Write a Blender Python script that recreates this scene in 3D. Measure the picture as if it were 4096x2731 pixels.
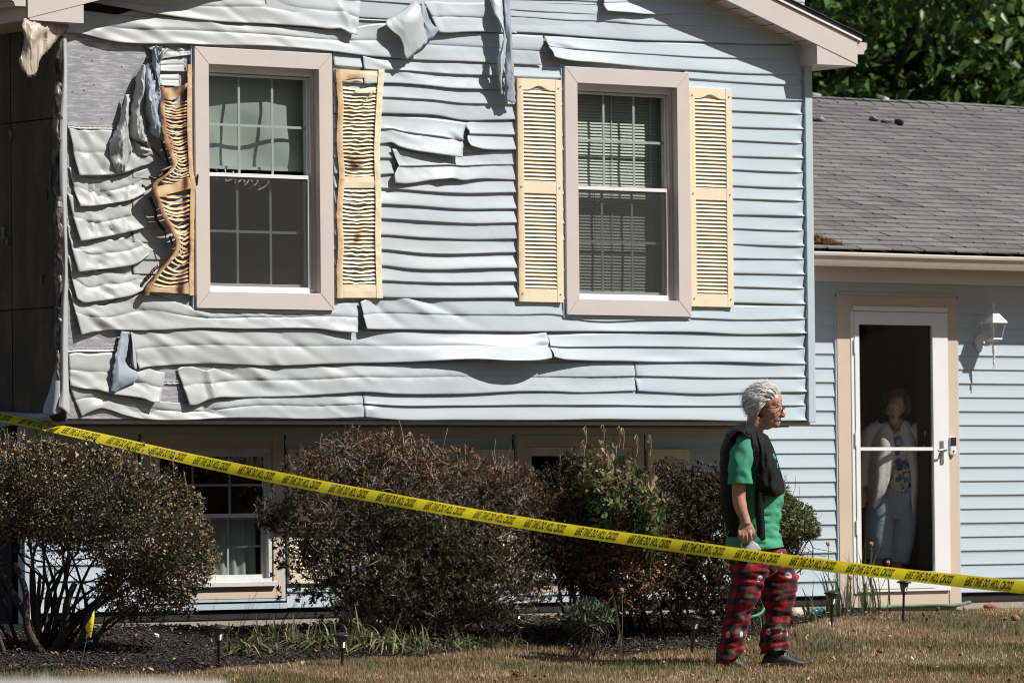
import bpy, bmesh, math, random
import numpy as np
from mathutils import Vector, Matrix, noise as mnoise
from math import radians, sin, cos, pi
for o in list(bpy.data.objects): bpy.data.objects.remove(o)
S = bpy.context.scene
COL = S.collection
rng = np.random.default_rng(11); random.seed(5)
# ---------------------------------------------------------------- camera
CP = np.array([-18.6893, -28.9677, -0.6313]); YAW, PIT, ROL, FPX = 0.6545, 0.0317, -0.0101, 21797.1
_d = np.array([sin(YAW)*cos(PIT), cos(YAW)*cos(PIT), sin(PIT)])
_r0 = np.array([cos(YAW), -sin(YAW), 0.0]); _u0 = np.cross(_r0, _d)
CR = cos(ROL)*_r0 + sin(ROL)*_u0; CU = -sin(ROL)*_r0 + cos(ROL)*_u0; CD = _d
cam = bpy.data.objects.new('camera', bpy.data.cameras.new('camera')); COL.objects.link(cam); S.camera = cam
m = Matrix.Identity(4)
for i in range(3):
    m[i][0] = CR[i]; m[i][1] = CU[i]; m[i][2] = -CD[i]; m[i][3] = CP[i]
cam.matrix_world = m
cam.data.sensor_width = 36; cam.data.lens = FPX/4096*36; cam.data.clip_start = .5; cam.data.clip_end = 3000
cam.data.dof.use_dof = True; cam.data.dof.focus_distance = 34.6; cam.data.dof.aperture_fstop = 4.8
# ---------------------------------------------------------------- light
SUN = Vector((.75, -1.0, 1.3)).normalized()
sun = bpy.data.objects.new('sun', bpy.data.lights.new('sun', 'SUN')); COL.objects.link(sun)
sun.data.energy = 5.0; sun.data.angle = radians(.53); sun.data.color = (1, .955, .89)
sun.rotation_euler = SUN.to_track_quat('Z', 'Y').to_euler()
w = bpy.data.worlds.new('World'); S.world = w; w.use_nodes = True
nt = w.node_tree; bg = nt.nodes['Background']; sk = nt.nodes.new('ShaderNodeTexSky'); sk.sky_type = 'NISHITA'; sk.sun_disc = False
sk.sun_elevation = math.asin(SUN.z); sk.sun_rotation = math.atan2(SUN.x, SUN.y)
nt.links.new(sk.outputs[0], bg.inputs[0]); bg.inputs[1].default_value = 0.05
S.view_settings.view_transform = 'Standard'; S.view_settings.look = 'None'; S.view_settings.gamma = 1
S.view_settings.use_curve_mapping = False; S.view_settings.exposure = 0.22
S.render.engine = 'CYCLES'; S.cycles.max_bounces = 8; S.cycles.filter_width = 1.05; S.cycles.transparent_max_bounces = 24
# ---------------------------------------------------------------- picture -> place
def RAY(x, y):
    x = np.asarray(x, float)[..., None]; y = np.asarray(y, float)[..., None]
    return CD + CR*(x-2048)/FPX - CU*(y-1365.5)/FPX
def WP(x, y, Y=0.0):                       # point of a wall plane (Y = const)
    v = RAY(x, y); t = (np.asarray(Y, float) - CP[1])/v[..., 1]
    return CP + v*t[..., None]
def VP(x, y, D):                           # point at a depth along the view
    return CP + RAY(x, y)*np.asarray(D, float)[..., None]
def gz(X, Y):                              # ground height
    Y = np.asarray(Y, float); X = np.asarray(X, float)
    z = np.interp(Y, [-60, -9, -4, -2.8, -1.6, -.6, .2, .7, 60], [-1.75, -1.66, -1.63, -1.60, -1.54, -1.45, -1.38, -1.365, -1.36])
    return z + .012*np.sin(X*1.7+Y*1.1) + .008*np.sin(X*4.1-Y*3.3)
def GP(x, y):                              # ground point under a pixel
    Y = -2.0
    v = RAY(x, y); z = -1.5
    for _ in range(30):
        t = (z - CP[2])/v[2]; p = CP + v*t; z = .5*z + .5*float(gz(p[0], p[1]))
    return np.array([p[0], p[1], float(gz(p[0], p[1]))])
TILE = {'A': (1.823, 0, 0), 'B': (1.823, 0, 860), 'C': (1.824, 1024, 0), 'D': (1.824, 1024, 860), 'E': (1.8233, 2000, 0), 'F': (1.809, 2000, 860), 'Z': (2.09, 500, 500), 'P': (1, 0, 0)}
def tl(k, *pts):
    s, ox, oy = TILE[k]
    return [(ox+p[0]/s, oy+p[1]/s) + tuple(p[2:]) for p in pts]
# ---------------------------------------------------------------- objects
def tag(o, label=None, cat=None, group=None, kind=None):
    if label: o['label'] = label
    if cat: o['category'] = cat
    if group: o['group'] = group
    if kind: o['kind'] = kind
    return o
def empty(name, loc, label=None, cat=None, group=None):
    o = bpy.data.objects.new(name, None); COL.objects.link(o); o.location = Vector([float(c) for c in loc]); o.empty_display_size = .1
    return tag(o, label, cat, group)
def attach(o, parent):
    if parent is not None:
        o.parent = parent
        o.matrix_parent_inverse = wm(parent).inverted()
def wm(o):
    b = Matrix.LocRotScale(o.location, o.rotation_euler, o.scale)
    return (wm(o.parent) @ o.matrix_parent_inverse @ b) if o.parent else b
class MB:
    def __init__(s): s.v = []; s.f = []; s.a = []
    def add(s, vs, fs, a=None):
        n = len(s.v); s.v += [tuple(map(float, v)) for v in vs]; s.f += [tuple(n+i for i in f) for f in fs]
        s.a += list(a) if a is not None else [0.0]*len(vs)
        return s
    def box(s, x0, x1, y0, y1, z0, z1):
        return s.add([(x, y, z) for x in (x0, x1) for y in (y0, y1) for z in (z0, z1)],
            [(0, 1, 3, 2), (4, 6, 7, 5), (0, 4, 5, 1), (2, 3, 7, 6), (0, 2, 6, 4), (1, 5, 7, 3)])
    def grid(s, P, a=None, closed_u=False, flip=False):   # P: nv x nu x 3
        nv, nu = P.shape[:2]; n = len(s.v)
        s.v += [tuple(p) for p in P.reshape(-1, 3).tolist()]; s.a += (a.reshape(-1).tolist() if a is not None else [0.0]*(nu*nv))
        for j in range(nv-1):
            for i in range(nu - (0 if closed_u else 1)):
                i2 = (i+1) % nu; q = (n+j*nu+i, n+(j+1)*nu+i, n+(j+1)*nu+i2, n+j*nu+i2)
                s.f.append(q[::-1] if flip else q)
        return s
    def tube(s, pts, r, n=8, caps=True, a=None, sx=1.0):
        pts = np.asarray(pts, float); k = len(pts); r = np.ones(k)*r if np.isscalar(r) else np.asarray(r, float)
        T = np.gradient(pts, axis=0); T /= np.linalg.norm(T, axis=1)[:, None]+1e-9
        ref = np.array([0, 0, 1.0]) if abs(T[0][2]) < .9 else np.array([1.0, 0, 0]); R = []
        N = np.cross(T[0], ref); N /= np.linalg.norm(N)
        for i in range(k):
            N = N - T[i]*(N@T[i]); N /= np.linalg.norm(N)+1e-9; B = np.cross(T[i], N)
            R.append([pts[i] + r[i]*(cos(t)*N*sx + sin(t)*B) for t in np.linspace(0, 2*pi, n, endpoint=False)])
        R = np.array(R); n0 = len(s.v); s.grid(R, closed_u=True)
        if caps:
            s.f.append(tuple(n0+i for i in range(n))[::1]); s.f.append(tuple(n0+(k-1)*n+i for i in range(n))[::-1])
        if a is not None: s.a[n0:] = [a]*(len(s.v)-n0)
        return s
    def lathe(s, prof, c=(0, 0, 0), n=16, axis='z'):
        R = []
        for r, h in prof:
            R.append([(c[0]+r*cos(t), c[1]+r*sin(t), c[2]+h) if axis == 'z' else (c[0]+r*cos(t), c[1]+h, c[2]+r*sin(t)) for t in np.linspace(0, 2*pi, n, endpoint=False)])
        return s.grid(np.array(R), closed_u=True)
    def ball(s, c, r, n=10, m=8, a=0.0):
        r = np.ones(3)*r if np.isscalar(r) else np.asarray(r, float); R = []
        for ph in np.linspace(.001, pi-.001, m):
            R.append([(c[0]+r[0]*sin(ph)*cos(t), c[1]+r[1]*sin(ph)*sin(t), c[2]+r[2]*cos(ph)) for t in np.linspace(0, 2*pi, n, endpoint=False)])
        k = len(s.v); s.grid(np.array(R), closed_u=True); s.a[k:] = [a]*(len(s.v)-k); return s
    def mesh(s, name):
        me = bpy.data.meshes.new(name); me.from_pydata(s.v, [], s.f)
        if any(s.a):
            at = me.attributes.new('burn', 'FLOAT', 'POINT'); at.data.foreach_set('value', np.array(s.a, dtype=np.float32))
        me.update(); return me
    def obj(s, name, mat, parent=None, smooth=False, bevel=0, loc=None, kind=None, label=None, solid=0, sm_angle=None):
        me = s.mesh(name); me.materials.append(mat)
        if smooth: me.polygons.foreach_set('use_smooth', [True]*len(me.polygons))
        o = bpy.data.objects.new(name, me); COL.objects.link(o)
        if loc is not None: o.location = loc
        attach(o, parent)
        if solid:
            md = o.modifiers.new('thick', 'SOLIDIFY'); md.thickness = solid; md.offset = -1
        if bevel:
            md = o.modifiers.new('bevel', 'BEVEL'); md.width = bevel; md.segments = 2; md.limit_method = 'ANGLE'
        return tag(o, label, None, None, kind)
def link_copy(o, parent, loc=None, name=None):
    c = o.copy(); COL.objects.link(c); pi_ = o.matrix_parent_inverse.copy()
    c.parent = parent; c.matrix_parent_inverse = pi_
    if loc is not None: c.location = loc
    return c
def curve(pts, n):
    P = np.array([list(p) for p in pts], float); k = len(P)
    if k == 2: return P[0] + (P[1]-P[0])*np.linspace(0, 1, n)[:, None]
    L = np.r_[0, np.cumsum(np.linalg.norm(np.diff(P[:, :3], axis=0), axis=1)+1e-6)]
    s = np.linspace(0, L[-1], n); T = np.gradient(P, L, axis=0)
    i = np.clip(np.searchsorted(L, s, side='right')-1, 0, k-2); h = (L[i+1]-L[i])[:, None]; t = ((s-L[i])[:, None])/h
    h00 = 2*t**3-3*t**2+1; h10 = t**3-2*t**2+t; h01 = -2*t**3+3*t**2; h11 = t**3-t**2
    return h00*P[i]+h10*h*T[i]+h01*P[i+1]+h11*h*T[i+1]
def nz(P, sx=1, sy=1, sz=1, seed=0.0):      # vectorised-ish perlin
    Q = np.asarray(P).reshape(-1, 3)
    return np.array([mnoise.noise((p[0]*sx+seed*7.13, p[1]*sy+seed*3.7, p[2]*sz-seed*5.1)) for p in Q]).reshape(np.asarray(P).shape[:-1])
def sstep(a, b, x): t = np.clip((x-a)/(b-a), 0, 1); return t*t*(3-2*t)
# ---------------------------------------------------------------- materials
def nodemat(name):
    m = bpy.data.materials.new(name); m.use_nodes = True; n = m.node_tree; b = n.nodes['Principled BSDF']; return m, n, b
def col4(c): return (c[0], c[1], c[2], 1)
def texco(n, sc=(1, 1, 1), kind='Object'):
    tc = n.nodes.new('ShaderNodeTexCoord'); mp = n.nodes.new('ShaderNodeMapping'); mp.inputs['Scale'].default_value = sc
    n.links.new(tc.outputs[kind], mp.inputs[0]); return mp.outputs[0]
def noisetex(n, vec, scale=5, detail=4, rough=.6, dist=0):
    t = n.nodes.new('ShaderNodeTexNoise'); t.inputs['Scale'].default_value = scale; t.inputs['Detail'].default_value = detail
    t.inputs['Roughness'].default_value = rough; t.inputs['Distortion'].default_value = dist; n.links.new(vec, t.inputs['Vector']); return t.outputs[0]
def ramp(n, fac, stops):
    r = n.nodes.new('ShaderNodeValToRGB'); e = r.color_ramp.elements
    while len(e) < len(stops): e.new(.5)
    for el, (p, c) in zip(e, stops): el.position = p; el.color = col4(c)
    n.links.new(fac, r.inputs[0]); return r.outputs[0]
def mix(n, fac, a, b, mode='MIX'):
    m = n.nodes.new('ShaderNodeMix'); m.data_type = 'RGBA'; m.blend_type = mode
    for sck, val in ((m.inputs['Factor'], fac), (m.inputs[6], a), (m.inputs[7], b)):
        if isinstance(val, (int, float)): sck.default_value = val
        elif isinstance(val, tuple): sck.default_value = col4(val)
        else: n.links.new(val, sck)
    return m.outputs[2]
def math_(n, op, a, b=0.0):
    m = n.nodes.new('ShaderNodeMath'); m.operation = op
    for i, val in enumerate((a, b)):
        if isinstance(val, (int, float)): m.inputs[i].default_value = val
        else: n.links.new(val, m.inputs[i])
    return m.outputs[0]
def bump(n, b, h, dist=.002, strength=.5, prev=None):
    k = n.nodes.new('ShaderNodeBump'); k.inputs['Distance'].default_value = dist; k.inputs['Strength'].default_value = strength
    n.links.new(h, k.inputs['Height'])
    if prev is not None: n.links.new(prev, k.inputs['Normal'])
    n.links.new(k.outputs[0], b.inputs['Normal']); return k.outputs[0]
def simple(name, c, rough=.5, var=.12, scale=8, metal=0, bd=0, bs=60, sc=(1, 1, 1), spec=.5, dirt=None):
    m, n, b = nodemat(name); v = texco(n, sc); f = noisetex(n, v, scale, 5)
    c = tuple(c); lo = tuple(x*(1-var) for x in c); hi = tuple(min(1, x*(1+var)) for x in c)
    o = ramp(n, f, [(.3, lo), (.7, hi)])
    if dirt:
        g = noisetex(n, v, 2.3, 8, .75); g = ramp(n, g, [(.52, (0, 0, 0)), (.75, (1, 1, 1))])
        o = mix(n, g, o, dirt)
    n.links.new(o, b.inputs['Base Color']); b.inputs['Roughness'].default_value = rough; b.inputs['Metallic'].default_value = metal
    b.inputs['Specular IOR Level'].default_value = spec
    if bd: bump(n, b, noisetex(n, v, bs, 4), bd, .6)
    return m
# siding vinyl: pale blue, heat-bleached to warm grey towards the burnt side, embossed wood grain
def vinyl(name, blue=(.45, .54, .61), grey=(.39, .405, .40), x0=.2, x1=6.0, rough=.42, bias=0):
    m, n, b = nodemat(name); v = texco(n); sep = n.nodes.new('ShaderNodeSeparateXYZ'); n.links.new(v, sep.inputs[0])
    mr = n.nodes.new('ShaderNodeMapRange'); mr.inputs[1].default_value = x0; mr.inputs[2].default_value = x1; n.links.new(sep.outputs[0], mr.inputs[0])
    nn = noisetex(n, texco(n, (.8, .8, 2.4)), 1.6, 4, .55); f = math_(n, 'ADD', mr.outputs[0], math_(n, 'MULTIPLY', math_(n, 'SUBTRACT', nn, .5), .9))
    c = ramp(n, f, [(.12, grey), (.75, blue)])
    g2 = noisetex(n, texco(n, (1, 1, 5)), 5, 6, .7); c = mix(n, math_(n, 'MULTIPLY', g2, .22), c, (.60, .64, .65))
    d = noisetex(n, texco(n, (3, 3, 3)), 6, 8, .8); d = ramp(n, d, [(.62, (0, 0, 0)), (.8, (1, 1, 1))]); c = mix(n, math_(n, 'MULTIPLY', d, .16), c, (.22, .2, .17))
    n.links.new(c, b.inputs['Base Color'])
    gr = noisetex(n, texco(n, (2.2, 2.2, 60)), 9, 5, .75, .6)
    n.links.new(ramp(n, gr, [(.3, (rough-.1,)*3), (.7, (rough+.12,)*3)]), b.inputs['Roughness'])
    bump(n, b, gr, .0012, .45); b.inputs['Specular IOR Level'].default_value = .42
    return m
M = {}
M['siding'] = vinyl('siding_vinyl')
M['siding_right'] = vinyl('siding_vinyl_sound', x0=-8, x1=-2, rough=.5)
M['siding_back'] = simple('siding_reverse', (.30, .35, .42), .5, .1, 6, bd=.0008)
M['trim_blue'] = vinyl('corner_vinyl', x0=-.5, x1=2.0)
M['casing'] = simple('clay_casing', (.60, .54, .505), .42, .035, 4, bd=.0003, bs=90)
M['tan'] = simple('tan_trim', (.60, .485, .385), .5, .05, 3, bd=.0003)
M['tan_soffit'] = simple('tan_soffit_vinyl', (.56, .50, .44), .5, .05, 3)
M['white'] = simple('white_vinyl', (.76, .76, .77), .38, .03, 5)
M['white_old'] = simple('white_paint_old', (.62, .62, .6), .5, .08, 9, dirt=(.35, .31, .26))
M['grid'] = simple('muntin_grey_white', (.60, .64, .63), .4, .04)
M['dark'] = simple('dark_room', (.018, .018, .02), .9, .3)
M['black'] = simple('black_plastic', (.016, .016, .017), .38, .2, 20)
M['metal'] = simple('brushed_metal', (.45, .43, .4), .3, .1, metal=.9)
M['cloth_grey'] = simple('shade_cloth', (.46, .50, .46), .8, .06, 3, bd=.002, bs=8)
M['blind'] = simple('blind_slat', (.60, .60, .51), .5, .05)
def glass(name, tint=(.86, .885, .875), gl=.085, rough=.02):
    m, n, b = nodemat(name); n.nodes.remove(b); out = n.nodes['Material Output']
    t = n.nodes.new('ShaderNodeBsdfTransparent'); t.inputs[0].default_value = col4(tint)
    g = n.nodes.new('ShaderNodeBsdfGlossy'); g.inputs[1].default_value = rough; g.inputs[0].default_value = (1, 1, 1, 1)
    mx = n.nodes.new('ShaderNodeMixShader'); fr = n.nodes.new('ShaderNodeLayerWeight'); fr.inputs[0].default_value = .12
    f = math_(n, 'MULTIPLY', fr.outputs[0], 1.0); f = math_(n, 'ADD', f, gl)
    n.links.new(f, mx.inputs[0]); n.links.new(t.outputs[0], mx.inputs[1]); n.links.new(g.outputs[0], mx.inputs[2]); n.links.new(mx.outputs[0], out.inputs[0]); return m
M['glass'] = glass('window_glass', gl=.02)
M['door_glass'] = glass('door_glass', (.95, .96, .95), .0)
def screenmat():
    m, n, b = nodemat('insect_screen'); out = n.nodes['Material Output']
    b.inputs['Base Color'].default_value = (.03, .03, .03, 1); b.inputs['Roughness'].default_value = .7
    t = n.nodes.new('ShaderNodeBsdfTransparent'); mx = n.nodes.new('ShaderNodeMixShader'); mx.inputs[0].default_value = .5
    n.links.new(t.outputs[0], mx.inputs[1]); n.links.new(b.outputs[0], mx.inputs[2]); n.links.new(mx.outputs[0], out.inputs[0]); return m
M['screen'] = screenmat()
def foilmat():
    m, n, b = nodemat('foil_sheathing'); g = noisetex(n, texco(n, (1.3, 1.3, 10)), 6, 5, .7, .5)
    h = noisetex(n, texco(n, (1, 1, 1)), 3, 6, .7)
    w = noisetex(n, texco(n, (6, 6, .7)), 4, 5, .7)
    c = ramp(n, g, [(.38, (.25, .26, .30)), (.52, (.36, .37, .40)), (.60, (.74, .74, .76))]); c = mix(n, .4, c, ramp(n, h, [(.35, (.22, .225, .25)), (.65, (.50, .50, .53))]))
    c = mix(n, math_(n, 'MULTIPLY', w, .35), c, (.55, .55, .57))
    n.links.new(c, b.inputs['Base Color']); b.inputs['Metallic'].default_value = .35; b.inputs['Roughness'].default_value = .42; bump(n, b, g, .002, .6); return m
M['foil'] = foilmat()
def charmat():
    m, n, b = nodemat('scorched_sheathing'); a = noisetex(n, texco(n, (2.2, 2.2, .7)), 2.5, 7, .65); g = noisetex(n, texco(n, (1, 1, 1)), 30, 6, .7)
    c = ramp(n, a, [(.3, (.022, .018, .011)), (.5, (.075, .056, .034)), (.7, (.17, .125, .075))]); c = mix(n, .35, c, ramp(n, g, [(.3, (.01, .01, .01)), (.7, (.08, .07, .055))]))
    n.links.new(c, b.inputs['Base Color']); b.inputs['Roughness'].default_value = .75; bump(n, b, g, .003, .4); return m
M['char'] = charmat()
def burnmat(name, base, mid, dark, rough=.45, grain=True):
    m, n, b = nodemat(name); at = n.nodes.new('ShaderNodeAttribute'); at.attribute_name = 'burn'
    g = noisetex(n, texco(n), 14, 6, .7); f = math_(n, 'ADD', at.outputs['Fac'], math_(n, 'MULTIPLY', math_(n, 'SUBTRACT', g, .5), .55))
    c = ramp(n, f, [(.0, base), (.35, tuple((x+y)/2 for x, y in zip(base, mid))), (.6, mid), (.92, dark)])
    n.links.new(c, b.inputs['Base Color']); b.inputs['Roughness'].default_value = rough
    gr = noisetex(n, texco(n, (1, 1, 1)), 40, 5, .7, 1.5); bump(n, b, gr, .0015, .5); return m
M['shutter'] = burnmat('cream_shutter', (.82, .71, .52), (.52, .32, .15), (.055, .022, .014))
M['shutter_burnt'] = burnmat('scorched_shutter', (.72, .55, .34), (.33, .16, .07), (.035, .014, .01), .5)
M['soffit_burnt'] = burnmat('melted_soffit', (.48, .41, .335), (.33, .23, .15), (.06, .04, .03), .4)
M['char_vinyl'] = burnmat('charred_vinyl', (.36, .35, .33), (.14, .12, .1), (.02, .018, .015), .4)
# ground
def groundmat():
    m, n, b = nodemat('lawn_soil'); g = noisetex(n, texco(n), 30, 7, .75); h = noisetex(n, texco(n), 1.6, 5, .6)
    c = ramp(n, g, [(.3, (.05, .035, .02)), (.6, (.15, .105, .06)), (.8, (.25, .18, .11))]); c = mix(n, ramp(n, h, [(.45, (0, 0, 0)), (.65, (.5, .5, .5))]), c, (.05, .06, .025))
    n.links.new(c, b.inputs['Base Color']); b.inputs['Roughness'].default_value = .95; bump(n, b, g, .02, .6); return m
M['lawn'] = groundmat()
M['mulch_soil'] = simple('dark_mulch_soil', (.02, .015, .012), .95, .5, 40, bd=.01)
M['concrete'] = simple('concrete', (.36, .31, .25), .85, .15, 30, bd=.001, bs=200)
def attrmat(name, stops, rough=.6, trans=0.0, spec=.3, attr='rnd'):
    m, n, b = nodemat(name); at = n.nodes.new('ShaderNodeAttribute'); at.attribute_name = attr
    c = ramp(n, at.outputs['Fac'], stops); n.links.new(c, b.inputs['Base Color']); b.inputs['Roughness'].default_value = rough; b.inputs['Specular IOR Level'].default_value = spec
    if trans:
        out = n.nodes['Material Output']; t = n.nodes.new('ShaderNodeBsdfTranslucent'); n.links.new(c, t.inputs[0])
        mx = n.nodes.new('ShaderNodeMixShader'); mx.inputs[0].default_value = trans; n.links.new(b.outputs[0], mx.inputs[1]); n.links.new(t.outputs[0], mx.inputs[2]); n.links.new(mx.outputs[0], out.inputs[0])
    return m
# ================================================================ HOUSE
XL, XR, C4 = 0.0, 6.129, .1016          # corner, inner edge of right corner post, one siding course
WWX, WX1, WX2, WZB, WZT = 1.0856, .9676, 3.985, .7112, 2.3908
LY = .60                                 # lower wall / wing wall plane
XCR = 6.195; ZEAVE = 2.47; PITCH = .352; OV = .20
house = empty('house', (0, 0, -1.36), 'pale blue vinyl-sided house with siding melted and torn off its upper storey', 'house')
def R4(x0, y0, x1, y1, Y):
    xm, ym = (x0+x1)/2, (y0+y1)/2
    return float(WP(x0, ym, Y)[0]), float(WP(x1, ym, Y)[0]), float(WP(xm, y1, Y)[2]), float(WP(xm, y0, Y)[2])
def wall_holes(X0, X1, Z0, Z1, Y0, Y1, holes):
    b = MB(); xs = X0
    for (a, c, z0, z1) in sorted(holes):
        b.box(xs, a, Y0, Y1, Z0, Z1); b.box(a, c, Y0, Y1, Z0, z0); b.box(a, c, Y0, Y1, z1, Z1); xs = c
    b.box(xs, X1, Y0, Y1, Z0, Z1); return b
ho = .07
h1 = (WX1+ho, WX1+WWX-ho, WZB+ho, WZT-ho); h2 = (WX2+ho, WX2+WWX-ho, WZB+ho, WZT-ho)
b = wall_holes(.0, XCR-.004, .0, 2.46, .006, .14, [h1, h2])
b.add([(0, y, 2.46) for y in (.006, .14)]+[(6.19, y, 2.46) for y in (.006, .14)]+[(3.45, y, 3.41) for y in (.006, .14)], [(0, 2, 4), (1, 5, 3)])
b.obj('sheathing', M['foil'], house)
# lower and wing wall core
LW1 = R4(612, 1790, 1085, 2335, LY); LW2 = (LW1[0]+3.06, LW1[1]+3.06, LW1[2], LW1[3])
DO = R4(3398, 1247, 3782, 2364, LY)
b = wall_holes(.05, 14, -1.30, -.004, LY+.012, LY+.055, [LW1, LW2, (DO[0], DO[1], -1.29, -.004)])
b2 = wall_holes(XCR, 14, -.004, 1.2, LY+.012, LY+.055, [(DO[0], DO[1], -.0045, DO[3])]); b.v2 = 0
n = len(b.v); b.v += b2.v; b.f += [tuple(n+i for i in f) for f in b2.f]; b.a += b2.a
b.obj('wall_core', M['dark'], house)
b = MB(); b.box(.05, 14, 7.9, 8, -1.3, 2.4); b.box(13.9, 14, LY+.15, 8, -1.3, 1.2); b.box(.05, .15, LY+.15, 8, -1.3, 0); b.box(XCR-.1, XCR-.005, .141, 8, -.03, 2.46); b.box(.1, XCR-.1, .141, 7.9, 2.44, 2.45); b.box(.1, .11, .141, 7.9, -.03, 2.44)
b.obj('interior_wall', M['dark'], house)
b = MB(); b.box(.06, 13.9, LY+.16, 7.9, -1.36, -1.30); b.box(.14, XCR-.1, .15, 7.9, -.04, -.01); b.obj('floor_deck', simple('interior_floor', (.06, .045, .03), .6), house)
b = MB(); b.box(.04, 14, LY+.02, LY+.3, -1.7, -1.3015); b.obj('foundation', M['concrete'], house)
b = MB(); b.box(.0, XCR-.004, .04, LY+.01, -.03, -.006); b.obj('overhang_soffit', M['tan_soffit'], house)
# frieze under the overhang
b = MB(); b.box(.14, 5.85, LY-.02, LY+.01, -.085, -.031); b.obj('frieze_board', M['tan_soffit'], house)
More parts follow.
